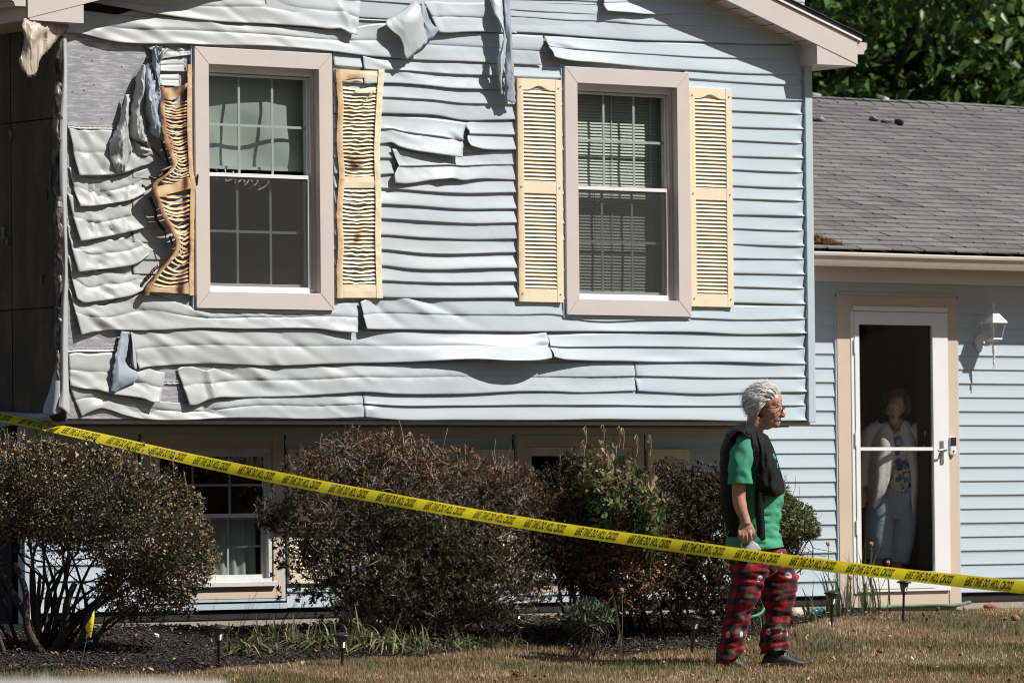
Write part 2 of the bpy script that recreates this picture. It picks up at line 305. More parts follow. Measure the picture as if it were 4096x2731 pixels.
# ---------------------------------------------------------------- siding panels
VV = np.array([0, .07, .16, .26, .36, .43, .462, .48, .494, .506, .53, .58, .66, .75, .84, .91, .955, .975, .99, 1.0])
PRS = np.interp(VV, [0, .2, .36, .43, .49, .56, .64, .8, .955, .985, 1], [0, 3.5, 6.0, 5.6, 1.6, 4.8, 6.2, 7.4, 9.6, 9.0, 5.5])
PR = np.interp(VV, [0, .16, .36, .462, .480, .494, .51, .58, .75, .91, .962, .985, 1], [0, 1.8, 5.6, 8, 7.6, .8, .3, 1.2, 5, 8.6, 9.4, 9.0, 5.5])
def siding(top, bot, world=False, amp=4, fold=0, crease=1.0, seed=1, dents=(), lrag=None, rrag=None, pinch=None, mat='siding', name='siding_panel', thin=False):
    A = np.array([list(p)+[2]*(3-len(p)) for p in top], float); B = np.array([list(p)+[2]*(3-len(p)) for p in bot], float)
    L = max(np.abs(B[-1, 0]-B[0, 0]), np.abs(A[-1, 0]-A[0, 0]));  L = L*600 if world else L
    nu = int(max(14, min(230, L/9))); U = np.linspace(0, 1, nu)
    T = curve(A, nu); Bc = curve(B, nu)
    if world:
        TX = np.c_[T[:, 0], -T[:, 2]/1000, T[:, 1]]; BX = np.c_[Bc[:, 0], -Bc[:, 2]/1000, Bc[:, 1]]
    else:
        TX = WP(T[:, 0], T[:, 1], -T[:, 2]/1000); BX = WP(Bc[:, 0], Bc[:, 1], -Bc[:, 2]/1000)
    v = VV[:, None, None]
    P = TX[None]*(1-v) + BX[None]*v
    # natural sag of the free middle: keep depth increase concentrated towards the butt
    dT, dB = TX[:, 1][None], BX[:, 1][None]; vv = VV[:, None]; P[:, :, 1] = dT + (dB-dT)*vv**1.35
    Xs, Zs = P[:, :, 0], P[:, :, 2]
    for rag, side in ((lrag, 0), (rrag, 1)):
        if rag is not None:
            k = np.interp(VV, np.linspace(0, 1, len(rag)), rag)[:, None]/590/.79
            dist = (Xs - Xs[:, :1]) if side == 0 else (Xs[:, -1:] - Xs)
            P[:, :, 0] += k*np.exp(-dist/.07)
    N3 = np.stack([Xs*1.25, Zs*0, Zs*4.2], -1); n1 = nz(N3, seed=seed)
    N4 = np.stack([Xs*3.1 + Zs*1.2, Zs*0, Zs*3.4 - Xs*.9], -1); n2 = nz(N4, seed=seed+9)
    n3 = nz(np.stack([Xs*7+Zs*9, Zs*0, Zs*6-Xs*3], -1), seed=seed+4)
    wav = (amp*n1*1.1 + amp*.55*n2 + fold*(1-np.abs(n3)*3).clip(-1, 1)*.8 + (fold*1.3*((1-np.abs(nz(np.stack([Xs*11+Zs*8, Zs*0, Zs*10-Xs*5], -1), seed=seed+14))*4.5).clip(0, 1)**1.6) if fold > 1.2 else 0))
    cr = (crease if np.isscalar(crease) else np.interp(Xs, [Xs.min(), Xs.max()], crease))*(1+.35*nz(np.stack([Xs*2, Xs*0, Xs*0], -1), seed=seed+2))
    if pinch is not None:     # pillowy ends against the corner post / trim
        dist = (pinch[1]-Xs) if pinch[0] == 'r' else (Xs-pinch[1])
        e = np.exp(-(np.clip(dist, 0, None)/.05)**1.3); pul = np.sin(VV*4*pi)[:, None]*e*9 - e*15*(np.abs(np.sin(VV*2*pi))[:, None])
        P[:, :, 2] += (np.sin(VV*4*pi+.5)[:, None]*e*.009); P[:, :, 0] -= np.abs(np.cos(VV*2*pi))[:, None]*e*.012
        wav = wav*(1-e)+pul
    sf = np.clip((1.25-(crease if np.isscalar(crease) else np.interp(Xs, [Xs.min(), Xs.max()], crease)))/.5, 0, 1)*(mat == 'siding')*(not world)
    P[:, :, 1] -= (PR[:, None]*cr*(1-sf) + PRS[:, None]*1.2*sf*(.8+.4*cr) + wav*np.sin(np.clip(vv*pi*.92+.12, 0, pi))**.6)/1000
    P[:, :, 2] += (amp*.0009)*nz(np.stack([Xs*1.6, Xs*0, vv*1.4+Xs*0], -1), seed=seed+5)*(vv > .3)
    for (dx, dy, rx, ry, a, ang) in dents:
        c = WP(dx, dy, 0); ca, sa = cos(ang), sin(ang); ddx = (Xs-c[0]); ddz = (Zs-c[2])
        p = (ddx*ca+ddz*sa)/rx; q = (-ddx*sa+ddz*ca)/ry
        P[:, :, 1] -= a/1000*np.exp(-(p*p+q*q))
    if seed in (1, 3, 4, 6, 8, 50, 52, 60, 61, 62, 63, 64, 67):
        rr = random.Random(seed*3+1)
        for _ in range(int((9 if seed > 59 else 4.5)*(Xs.max()-Xs.min())/.6)+3):
            cx = rr.uniform(Xs.min(), min(Xs.max(), 2.6)); cz = rr.uniform(Zs.min(), Zs.max()); r_ = rr.uniform(.012, .03)*(1.5 if seed in (50, 52, 4, 6) else 1); el = rr.uniform(2.2, 6) if seed > 59 else rr.uniform(4, 10); an = rr.choice((rr.uniform(-.6, -.2), rr.uniform(1.2, 1.8)) if seed > 59 else (rr.uniform(-.5, -.1),)); am = rr.choice((-1, 1, -1))*rr.uniform(4, 11)*(1 if cx < 1.3 else .5)
            ca, sa = cos(an), sin(an); p = ((Xs-cx)*ca+(Zs-cz)*sa)/(r_*el); q = (-(Xs-cx)*sa+(Zs-cz)*ca)/r_
            P[:, :, 1] -= am/1000*np.exp(-(p*p+q*q))*(1-.0*vv)
    lip = P[-1].copy(); lip[:, 1] += .011; lip[:, 2] += .001
    P = np.concatenate([P, lip[None]], 0)
    b = MB(); b.grid(P)
    return b.obj(name, M[mat], house, smooth=True, solid=.0013)
def hem(pts, h, Y=.003, n=None):         # exposed nailing hem with slots; pts px along its top edge
    P = curve(pts, 40); Wt = WP(P[:, 0], P[:, 1], -Y); L = np.r_[0, np.cumsum(np.linalg.norm(np.diff(Wt, axis=0), axis=1))]
    n = max(3, int(L[-1]/.036)); b = MB(); at = lambda s: np.array([np.interp(s, L, Wt[:, i]) for i in range(3)])
    zs = [0, -.010, -.0165, -h]
    for i in range(n):
        for j, (f0, f1) in enumerate(((0, .28), (.28, 1))):
            a, c = at(L[-1]*(i+f0)/n), at(L[-1]*(i+f1)/n)
            for k in range(3):
                if j == 1 and k == 1: continue
                q = [a+[0, -.004*(k == 2)*0, zs[k]], c+[0, 0, zs[k]], c+[0, -.005*(k == 2), zs[k+1]], a+[0, -.005*(k == 2), zs[k+1]]]
                b.add(q, [(0, 3, 2, 1)])
    return b.obj('nailing_hem', M['siding'], house)
def world_row(X0, X1, k0, k1, seed, amp=3, pinch=None, mat='siding_right', wob=.005, Y=0, crease=1.0):
    xs = np.linspace(X0, X1, 9)
    f = lambda k: [(x, k*C4 + wob*mnoise.noise((x*1.1, k*3.3, seed))*1.0, 2) for x in xs]
    return siding([(x, z+.012, 2) for x, z, d in f(k1)], f(k0), world=True, amp=amp, seed=seed, pinch=pinch, mat=mat, crease=crease)
xr2 = WX2+WWX-.02
for j in range(4, 12):                    # right-hand strip, hardly damaged
    world_row(xr2, XR+.01, 2*j, 2*j+2, 20+j, amp=4, pinch=('r', XR), mat='siding', wob=.012 if j > 9 else .008, crease=1.5)
# rows 0-3 (bottom), traced
siding(tl('B', (500, 1236), (560, 1235), (700, 1262), (950, 1330), (1160, 1355), (1400, 1370), (1867, 1300))+tl('D', (400, 1300), (770, 1280)),
       tl('B', (590, 1472), (650, 1440), (730, 1413), (800, 1425), (900, 1460), (1000, 1480), (1150, 1493), (1400, 1490), (1600, 1476), (1867, 1478))+tl('D', (300, 1484), (600, 1480), (785, 1471)),
       amp=11, fold=1.5, seed=1, crease=(.5,1.0), dents=[(390, 1625, .09, .03, 12, .3), (1400, 1620, .12, .03, 10, -.2)])
siding(tl('D', (778, 1280), (1100, 1300), (1600, 1290), (2232, 1280))+tl('F', (900, 1275), (1500, 1282), (2218, 1272)),
       tl('D', (783, 1473), (1000, 1492), (1500, 1498), (2232, 1497))+tl('F', (700, 1482), (1500, 1488), (2222, 1492)), amp=6, crease=1.7, seed=2, pinch=('r', XR), mat='siding',
       dents=[(1480, 1640, .05, .03, 14, 0)])
siding(tl('B', (500, 1012), (560, 1002), (640, 1012), (830, 1005), (1000, 1118), (1060, 1108), (1120, 1130), (1203, 1146, 8)),
       tl('B', (505, 1245, 8), (600, 1265, 14), (700, 1272, 22), (820, 1305, 30), (950, 1322, 30), (1050, 1340, 30), (1110, 1365, 40), (1160, 1367, 50)), amp=11, fold=2, crease=0.5, seed=3,
       rrag=[0, 4, 0], dents=[(545, 1505, .03, .05, 14, .5), (560, 1540, .02, .05, -10, .9)])
hem(tl('B', (497, 968), (600, 962), (700, 964), (848, 958)), .026); hem(tl('B', (1180, 1200), (1345, 1204)), .022); hem(tl('C', (742, 118), (850, 124), (965, 128)), .024); hem(tl('E', (110, 2), (400, 6), (728, 16)), .018)
siding(tl('B', (1295, 1122, 12), (1340, 1098, 6), (1430, 1110), (1500, 1130), (1600, 1100), (1867, 1090))+tl('D', (200, 1095), (600, 1090), (1000, 1080), (1500, 1062), (2000, 1080))+tl('F', (500, 1060), (970, 1068)),
       tl('B', (1375, 1383, 30), (1420, 1382, 24), (1500, 1350, 24), (1560, 1330, 20), (1700, 1324, 14), (1867, 1322, 10))+tl('D', (300, 1318, 14), (600, 1304, 12), (780, 1290, 10), (1000, 1300, 12), (1500, 1300, 10), (2232, 1290, 8))+tl('F', (500, 1282, 8), (975, 1272, 5)),
       amp=11, fold=1.5, crease=(0.3, 1.3), seed=4, dents=[(840, 1545, .02, .11, 22, .1), (815, 1560, .03, .1, -14, .1), (1040, 1500, .12, .03, 16, -.5), (1150, 1510, .2, .03, -8, -.35)])
siding(tl('F', (972, 1062), (1200, 1060), (1700, 1068), (2218, 1075)), tl('F', (985, 1274), (1400, 1296), (1900, 1284), (2222, 1284)), amp=5, crease=1.7, seed=5, pinch=('r', XR), mat='siding', dents=[(2545, 1505, .03, .03, -10, .5)])
siding(tl('B', (950, 852, 20), (1000, 842, 8), (1200, 830, 4), (1500, 826), (1867, 826))+tl('D', (500, 830), (1250, 848), (1500, 860), (1800, 872, 6), (2000, 868, 20), (2118, 856, 40)),
       tl('B', (1010, 1120, 26), (1050, 1108, 20), (1150, 1100, 14), (1500, 1090, 10), (1867, 1104, 10))+tl('D', (500, 1090, 12), (900, 1080, 16), (1300, 1064, 40), (1600, 1054, 80), (1900, 1064, 128), (2060, 1060, 122), (2163, 1042, 70)),
       amp=11, fold=1, crease=(0.35, 0.9), seed=6, rrag=[0, 3, 10, 3, 0], dents=[(1180, 1375, .16, .02, -9, -.45), (1100, 1440, .04, .06, 14, .9), (640, 1420, .1, .03, -12, -.7), (700, 1350, .25, .02, -10, -.35), (620, 1350, .16, .015, 10, -.5), (1500, 1360, .3, .03, -8, -.1), (2140, 1380, .05, .02, -12, 0)])
siding(tl('F', (340, 868, 40), (420, 866, 20), (600, 858, 6), (900, 852), (1400, 856), (2218, 862)),
       tl('F', (385, 1030, 90), (450, 1046, 60), (600, 1056, 30), (900, 1060, 12), (1100, 1066, 8), (1500, 1066, 6), (2222, 1080, 4)), amp=6, crease=1.6, seed=7, pinch=('r', XR), lrag=[0, 4, -3, 4, 0], dents=[(2650, 1425, .3, .04, -8, 0)])
siding(tl('B', (503, 530), (560, 600), (700, 652), (1000, 560), (1420, 670), (1867, 676))+tl('D', (300, 680), (560, 640), (747, 632)),
       tl('B', (590, 876, 30), (650, 860, 20), (720, 850, 16), (800, 842, 16), (1000, 840, 14), (1200, 835, 12), (1400, 826, 12), (1867, 831, 10))+tl('D', (300, 830, 10), (450, 832, 14), (600, 850, 30), (737, 858, 44)),
       amp=12, fold=2, crease=(0.4, 0.8), seed=8, dents=[(390, 1310, .10, .025, -16, -.6), (420, 1290, .14, .02, 14, -.5), (600, 1260, .25, .03, -8, -.2), (375, 1220, .08, .02, 10, -.4)])
siding(tl('D', (762, 632, 30), (830, 600, 10), (925, 598), (1060, 600), (1300, 606), (1890, 612), (2232, 640))+tl('F', (480, 735), (900, 735), (1370, 740), (1420, 660), (1700, 655), (2218, 652)) if False else
       tl('D', (762, 632, 30), (830, 606, 10), (925, 598), (1060, 600), (1300, 606), (1890, 612), (2232, 628))+tl('F', (480, 640), (1370, 646), (1700, 652), (2218, 652)),
       tl('D', (803, 832, 60), (900, 836, 30), (1000, 836, 16), (1300, 840, 12), (1700, 850, 8), (2232, 852, 8))+tl('F', (600, 846, 6), (1000, 845, 6), (1400, 850, 6), (1800, 865, 5), (2222, 862, 4)),
       amp=6, fold=1, crease=(0.9, 1.7), seed=9, pinch=('r', XR), dents=[(1640, 1210, .2, .03, 16, -.42), (1750, 1225, .25, .025, -12, -.35), (1560, 1270, .12, .03, -10, -.5), (1510, 1225, .05, .03, -12, -.6)])
# middle field between the two windows
mid = {8: tl('D', (560, 603), (925, 601), (1300, 608), (1885, 612), (2240, 620)), 10: tl('D', (560, 370), (925, 374), (1100, 392), (1400, 401), (1600, 398), (1895, 396), (2240, 410)),
       12: tl('D', (560, 148), (925, 151), (1200, 174), (1500, 183), (1895, 180), (2240, 190)), 14: tl('C', (560, 1490), (925, 1492), (1100, 1500), (1500, 1532), (1890, 1530), (2240, 1540))}
up = lambda L, d: [(p[0], p[1]-d) for p in L]
siding(up(mid[10], 6), mid[8], amp=9, crease=2.3, seed=31, fold=1); siding(up(mid[12], 6), mid[10], amp=9, crease=2.3, seed=32, fold=1); siding(up(mid[14], 6), mid[12], amp=9, crease=2.3, seed=33, fold=1)
siding(tl('C', (560, 1264), (925, 1264), (1300, 1290), (1890, 1300), (2240, 1310)), mid[14], amp=9, crease=2.2, seed=34, fold=1)
siding(tl('C', (560, 1040), (925, 1044), (985, 1050)), tl('C', (560, 1272), (925, 1274), (998, 1268)), amp=8, crease=2, seed=35, rrag=[0, -4, 3, -5, 0])
siding(tl('C', (992, 1086, 30), (1060, 1090, 14), (1200, 1110, 4), (1500, 1118), (1890, 1090), (2240, 1096)),
       tl('C', (1006, 1336, 40), (1060, 1341, 34), (1300, 1311, 24), (1440, 1303, 34), (1500, 1316, 26), (1600, 1308, 18), (1890, 1312, 8), (2240, 1318, 6)), amp=9, fold=1.5, crease=1.3, seed=36, lrag=[0, 12, 24, 2, 0],
       dents=[(1760, 722, .05, .02, 16, 0), (1600, 640, .04, .06, -14, .3)])
siding(tl('C', (560, 832), (925, 838), (1100, 846), (1300, 862), (1530, 896, 14)),
       tl('C', (560, 1050, 5), (925, 1050, 5), (985, 1044, 14), (1040, 1072, 26), (1100, 1090, 30), (1300, 1126, 44), (1500, 1152, 56)), amp=10, fold=1.5, crease=1.3, seed=37, rrag=[6, 0, -6, 2, -2, 0], dents=[(1820, 560, .06, .012, -16, -.35), (1600, 540, .12, .02, 8, -.3)])
siding(tl('C', (1531, 896, 10), (1600, 884, 4), (1890, 884), (2240, 890)), tl('C', (1560, 1062, 50), (1640, 1086, 26), (1750, 1096, 12), (1890, 1098, 6), (2240, 1104, 5)), amp=8, crease=1.8, seed=38, lrag=[0, -2, 8, -2, -6, 0])
siding(tl('C', (560, 600), (940, 606), (1200, 622), (1400, 640), (1705, 648), (2240, 668)), tl('C', (560, 824), (925, 828), (1100, 836), (1300, 846), (1500, 880), (1700, 880), (1900, 878), (2240, 886)), amp=8, crease=1.9, seed=39, fold=1)
siding(tl('C', (560, 372), (774, 396, 6)), tl('C', (560, 600), (775, 612, 10)), amp=8, crease=2, seed=40)
siding(tl('C', (776, 404, 20), (850, 420, 8), (1000, 424), (1500, 446), (1870, 466), (2240, 486)), tl('C', (780, 618, 20), (940, 612, 10), (1200, 626, 6), (1400, 646, 6), (1705, 653, 5), (2060, 660, 5), (2240, 668, 5)), amp=9, fold=1.5, crease=1.9, seed=41, dents=[(1550, 270, .2, .02, 10, -.25)])
# upper rows
siding(tl('A', (470, 60), (700, 90), (1000, 120), (1300, 130), (1867, 166))+tl('C', (300, 196), (600, 210), (940, 170), (1300, 220), (1700, 240), (2090, 262, 14)),
       tl('A', (475, 243, 8), (600, 256, 16), (700, 280, 24), (850, 310, 26), (1000, 322, 26), (1300, 326, 26), (1500, 330, 26), (1867, 340, 26))+tl('C', (300, 356, 24), (560, 378, 20), (800, 410, 16), (1000, 426, 12), (1200, 442, 10), (1500, 452, 8), (1870, 472, 8), (2077, 483, 8)),
       amp=9, fold=1.1, crease=(0.5, 1.0), seed=50, rrag=[0, 2, -14, -8, 0], dents=[(560, 110, .35, .03, 12, -.25), (700, 150, .3, .025, -10, -.1), (400, 115, .12, .04, 14, .5)])
siding(tl('E', (320, 264, 22), (450, 270, 10), (800, 290, 4), (1500, 318), (2218, 330)),
       tl('E', (392, 416, 70), (440, 430, 60), (500, 442, 50), (700, 460, 34), (1000, 490, 18), (1380, 516, 10), (1950, 546, 5), (2218, 543, 4)), amp=7, crease=1.2, seed=51, pinch=('r', XR), lrag=[0, 0, 0, 6, 0], dents=[(2240, 190, .1, .012, -14, -.1)])
siding(tl('A', (330, -60), (900, -40), (1867, -60))+tl('C', (500, -60), (700, -20), (767, 14, 10)),
       tl('A', (330, 10, 14), (640, 20, 16), (760, 40, 18), (900, 62, 20), (1100, 100, 22), (1300, 132, 22), (1600, 160, 20), (1867, 170, 18))+tl('C', (200, 182, 20), (400, 198, 24), (550, 215, 30), (610, 212, 36), (690, 250, 46), (736, 256, 52)),
       amp=10, fold=1.1, crease=0.5, seed=52, dents=[(1370, 60, .03, .1, 18, .5), (700, 30, .4, .03, -12, -.15), (420, 40, .2, .03, 14, -.3), (1395, 100, .02, .08, -14, .3)])
siding(tl('C', (1222, 12, 60), (1300, 10, 30), (1450, 20, 10), (1640, 20, 8), (1740, 10, 8)),
       tl('C', (1328, 238, 46), (1400, 243, 34), (1500, 238, 24), (1640, 236, 16), (1745, 240, 8), (1900, 246, 6)), amp=8, fold=1.5, crease=1.0, seed=53, dents=[(1740, 60, .03, .08, -16, .1)])
siding(tl('E', (40, 6), (200, 20), (500, 40), (720, 40), (1100, 70), (1500, 70), (2218, 90)),
       tl('E', (60, 238, 6), (300, 246, 6), (500, 262, 6), (900, 290, 6), (1500, 308, 5), (1800, 322, 5), (2218, 324, 4)), amp=6, fold=1, crease=1.2, seed=54, pinch=('r', XR), dents=[(2420, 60, .2, .02, 8, -.2)])
siding(tl('E', (728, -40, 30), (900, -60, 10), (1300, -60), (2218, -60)), tl('E', (775, 84, 60), (850, 90, 50), (960, 98, 40), (1010, 104, 36), (1110, 110, 20), (1200, 108, 10), (1400, 96, 6), (1600, 106, 5), (2218, 112, 4)), amp=5, seed=55, lrag=[0, 8, -2, 0])
siding(tl('E', (-460, -110), (100, -100), (720, -80)), tl('E', (-500, -22), (100, -2), (720, 2)), amp=5, seed=56)
siding(tl('A', (300, -170), (1867, -150))+tl('C', (900, -150), (1700, -140)), tl('A', (300, -40), (1867, -50))+tl('C', (700, -20), (1080, -8), (1600, -6)), amp=6, seed=57)
for k in (26, 28, 30, 32):               # gable, mostly above the picture
    zt2 = (k+2)*C4+.012; world_row(max(.1, 3.45-(3.40-zt2)/.285), min(6.1, 3.45+(3.40-zt2)/.352), k, k+2, 90+k, amp=5, mat='siding', wob=.012)
# left field: shrunken remnants between the corner and the burnt shutter
siding(tl('A', (497, 918), (560, 935), (800, 940), (1000, 985), (1075, 1010)), tl('A', (575, 1287, 40), (700, 1287, 30), (860, 1272, 30), (950, 1245, 34), (1020, 1215, 30), (1095, 1195, 26)), amp=16, fold=5, crease=0.35, seed=60, rrag=[0, -30, 16, 24, -8],
       dents=[(330, 560, .03, .06, -22, .6), (400, 560, .03, .1, -14, .9), (400, 675, .025, .03, -24, .2), (345, 655, .03, .07, 14, 0)])
hem(tl('A', (495, 900), (560, 908), (700, 912), (840, 914)), .024)
siding(tl('A', (500, 1212), (560, 1250), (640, 1290), (780, 1300), (900, 1270), (1075, 1225)), tl('A', (580, 1502, 36), (700, 1497, 26), (800, 1482, 22), (950, 1455, 24), (1062, 1402, 20)), amp=16, fold=5, crease=0.35, seed=61, rrag=[4, 10, -16, -8, 0],
       dents=[(362, 765, .02, .06, -22, 0), (395, 770, .02, .06, -20, .2), (430, 790, .05, .03, -20, -.5), (560, 690, .05, .02, 16, .5)])
siding(tl('A', (490, 1398), (545, 1440), (640, 1520), (800, 1505), (1020, 1448)), tl('B', (582, 187, 36), (700, 172, 26), (800, 156, 22), (1000, 110, 22), (1068, 90, 18)), amp=15, fold=4.5, crease=0.35, seed=62, rrag=[-14, -10, 10, 12, 0], dents=[(350, 905, .02, .05, -20, 0), (385, 900, .02, .05, -14, .1), (440, 920, .04, .02, -20, -.7)])
siding(tl('B', (488, 60), (540, 110), (620, 200), (720, 178), (850, 170), (1012, 138)), tl('B', (565, 417, 36), (700, 402, 26), (850, 386, 22), (1000, 350, 22), (1085, 285, 18)), amp=15, fold=4.5, crease=0.35, seed=63, rrag=[-8, -20, 4, 22, 0], dents=[(395, 1055, .03, .04, -18, -.8), (340, 1040, .02, .05, -10, 0)])
siding(tl('B', (493, 286), (540, 330), (610, 430), (720, 398), (850, 404), (1032, 362)), tl('B', (556, 602, 26), (600, 630, 26), (700, 622, 24), (850, 600, 22), (950, 580, 22), (1047, 540, 18)), amp=15, fold=4.5, crease=0.35, seed=64, rrag=[4, 30, 26, -8, 0], dents=[(425, 1170, .04, .02, -18, -.6)])
# dark, collapsed courses behind them and the two surviving strips beside the first window
for k in range(8, 18, 2): world_row(.50, WX1+.02, k, k+2, 70+k, amp=3, mat='siding', wob=.012)
siding(tl('A', (1165, 440), (1200, 430), (1340, 420)), tl('A', (1160, 520, 14), (1250, 524, 10), (1340, 526, 4)), amp=4, seed=65, crease=.3)
siding(tl('A', (1150, 540), (1306, 538)), tl('A', (1150, 624, 14), (1240, 630, 14), (1300, 634, 14)), amp=4, seed=66, crease=.3)
siding(tl('A', (1050, 335), (1400, 345)), tl('A', (1170, 430, 6), (1395, 400, 6)), amp=8, fold=3, seed=67, crease=.4)
# torn-off sheets
def loft(rows, nu, nv, amp=0, sx=4, sz=4, seed=0, conv=True, ridge=0):
    K = [curve(r, nu) for r in rows]; K = np.array(K); G = np.array([curve(K[:, i, :], nv) for i in range(nu)]).transpose(1, 0, 2)
    P = WP(G[..., 0], G[..., 1], -G[..., 2]/1000) if conv else G
    if amp or ridge:
        Q = P*np.array([sx, 1, sz]); n1 = nz(Q, seed=seed); n2 = nz(Q*2.7, seed=seed+3); n4 = nz(Q*np.array([1.9, 1, 1.5])+n1[..., None], seed=seed+6); n5 = nz(Q*3.8, seed=seed+7)
        P[..., 1] -= (amp*(n1+.4*n2) + ridge*(1-2.5*np.abs(n1)) + 1.3*ridge*((1-4*np.abs(n4)).clip(0, 1)**1.5) + .5*ridge*((1-4*np.abs(n5)).clip(0, 1)**1.5))/1000
        P[..., 0] += (amp*.5*nz(Q, seed=seed+8) + ridge*.8*nz(Q*2.2, seed=seed+12))/1000
        if ridge:
            for col, sg in ((0, -1), (-1, 1)):
                e = nz(P[:, col]*np.array([20, 5, 34]), seed=seed+15)
                for k in range(3): P[:, col-sg*0+(k if col == 0 else -k), 0] += sg*e*.012*(1-k/3)
            e = nz(P[-1]*np.array([40, 5, 5]), seed=seed+16); P[-1, :, 2] -= .014*e; P[-2, :, 2] -= .006*e
    return P
def flap(rows, nu=24, nv=18, name='torn_siding', mat='siding', solid=.0013, parent=None, burn=None, **k):
    P = loft(rows, nu, nv, **k); b = MB(); b.grid(P, a=burn(P) if burn else None)
    return b.obj(name, M[mat], parent or house, smooth=True, solid=solid)
# twisted flap at the top
flap([tl('C', (1152, 8, 30), (1080, 70, 44), (1010, 115, 50), (945, 150, 50)), tl('C', (1176, 24, 50), (1110, 92, 72), (1040, 158, 74), (962, 200, 70)), tl('C', (1196, 50, 66), (1160, 130, 92), (1085, 215, 92), (1056, 292, 84)), tl('C', (1218, 150, 84), (1190, 218, 98), (1130, 300, 98), (1076, 360, 90)), tl('C', (1250, 306, 92), (1215, 342, 100), (1150, 394, 100), (1093, 436, 94))], amp=3, seed=1, ridge=2.5, sx=6, sz=9)
flap([tl('C', (1222, 14, 60), (1240, 60, 70), (1262, 130, 70)), tl('C', (1200, 60, 60), (1228, 150, 80), (1300, 190, 60)), tl('C', (1222, 160, 80), (1262, 220, 90), (1336, 214, 60)), tl('C', (1248, 300, 90), (1290, 280, 80), (1322, 244, 50))], 14, 12, amp=4, seed=2, mat='siding_back')
# long hanging strip
flap([tl('C', (1690, -60, 20), (1740, -60, 30), (1790, -60, 40), (1815, -60, 30)), tl('C', (1728, 90, 60), (1750, 110, 90), (1790, 60, 70), (1812, 60, 40)), tl('C', (1770, 160, 90), (1790, 180, 110), (1805, 170, 70), (1815, 170, 60)), tl('C', (1800, 300, 110), (1810, 310, 120), (1815, 310, 110), (1820, 300, 90)),
      tl('C', (1762, 430, 100), (1785, 430, 130), (1800, 430, 110), (1812, 420, 90)), tl('C', (1765, 530, 90), (1785, 540, 110), (1798, 540, 90), (1808, 540, 80)), tl('C', (1786, 690, 70), (1790, 690, 90), (1795, 690, 80), (1800, 690, 70))], 16, 60, amp=4, seed=3, ridge=5, sx=12, sz=3)
flap([tl('C', (1800, -60, 40), (1812, -60, 60), (1826, -60, 60), (1840, -60, 40)), tl('C', (1812, 100, 60), (1824, 110, 90), (1840, 110, 90), (1852, 100, 60)), tl('C', (1818, 260, 70), (1832, 270, 100), (1850, 260, 110), (1866, 260, 80)), tl('C', (1814, 420, 80), (1836, 430, 100), (1855, 420, 110), (1868, 400, 80)),
      tl('C', (1808, 560, 70), (1830, 570, 110), (1862, 570, 110), (1884, 560, 70)), tl('C', (1806, 660, 60), (1830, 665, 90), (1865, 665, 90), (1890, 660, 60)), tl('C', (1806, 738, 60), (1830, 742, 80), (1865, 745, 80), (1895, 748, 60))], 20, 60, amp=4, seed=4, ridge=6, sx=14, sz=2.5, mat='siding_back')
# triangular peel low on the left
flap([tl('B', (880, 846, 20), (900, 848, 24), (930, 850, 24), (948, 850, 20)), tl('B', (860, 950, 30), (890, 950, 40), (915, 950, 36), (935, 950, 24)), tl('B', (835, 1060, 40), (870, 1065, 56), (900, 1075, 44), (920, 1085, 30)), tl('B', (815, 1180, 50), (870, 1185, 76), (940, 1180, 60), (1015, 1164, 40)), tl('B', (803, 1282, 50), (812, 1290, 56), (822, 1294, 54), (830, 1292, 50))], 24, 40, amp=2, seed=5, ridge=2, sx=9, sz=5, mat='siding_back')
flap([tl('B', (948, 852, 30), (955, 852, 40), (965, 855, 20)), tl('B', (962, 930, 34), (966, 940, 50), (980, 940, 26)), tl('B', (960, 1000, 34), (970, 1010, 54), (990, 1010, 26)), tl('B', (962, 1080, 34), (975, 1085, 50), (998, 1085, 26)), tl('B', (975, 1120, 30), (985, 1125, 40), (1002, 1120, 26))], 8, 20, amp=2, seed=6)
# crumpled drape beside the burnt shutter
bn = lambda P: np.zeros(P.shape[:2])
flap([tl('A', (900, 690, 10), (920, 690, 30), (945, 692, 30)), tl('A', (890, 780, 20), (925, 770, 60), (940, 780, 40)), tl('A', (850, 920, 24), (905, 930, 80), (948, 930, 40)), tl('A', (798, 1040, 24), (880, 1010, 90), (950, 1010, 40)), tl('A', (795, 1130, 24), (870, 1130, 60), (948, 1100, 50)), tl('A', (810, 1200, 24), (850, 1210, 60), (920, 1210, 40)), tl('A', (845, 1262, 20), (868, 1266, 40), (905, 1235, 30))], 34, 56, amp=8, seed=7, ridge=9, sx=10, sz=3.5)
flap([tl('A', (1028, 470, 12), (1050, 475, 50), (1080, 480, 20)), tl('A', (990, 560, 14), (1035, 560, 80), (1080, 560, 30)), tl('A', (968, 680, 14), (1025, 690, 90), (1050, 700, 30)), tl('A', (945, 800, 14), (990, 800, 70), (1035, 800, 30)), tl('A', (952, 900, 14), (1005, 900, 80), (1050, 880, 30)), tl('A', (955, 1010, 14), (1015, 1010, 60), (1065, 1000, 30)), tl('A', (975, 1030, 14), (1050, 1045, 50), (1082, 1076, 20))], 34, 60, amp=8, seed=8, ridge=13, sx=13, sz=3.5)
flap([tl('A', (1050, 470, 20), (1070, 468, 50), (1100, 480, 30)), tl('A', (1040, 600, 30), (1085, 600, 100), (1130, 600, 40)), tl('A', (1045, 700, 30), (1080, 700, 110), (1160, 700, 50)), tl('A', (1040, 800, 30), (1100, 800, 110), (1170, 800, 50)), tl('A', (1075, 900, 30), (1120, 900, 100), (1172, 900, 50)), tl('A', (1085, 970, 30), (1120, 970, 80), (1176, 990, 50)), tl('A', (1140, 1010, 30), (1150, 1020, 50), (1178, 1000, 40))], 36, 60, amp=9, seed=9, ridge=15, sx=13, sz=3.5, mat='siding_back')
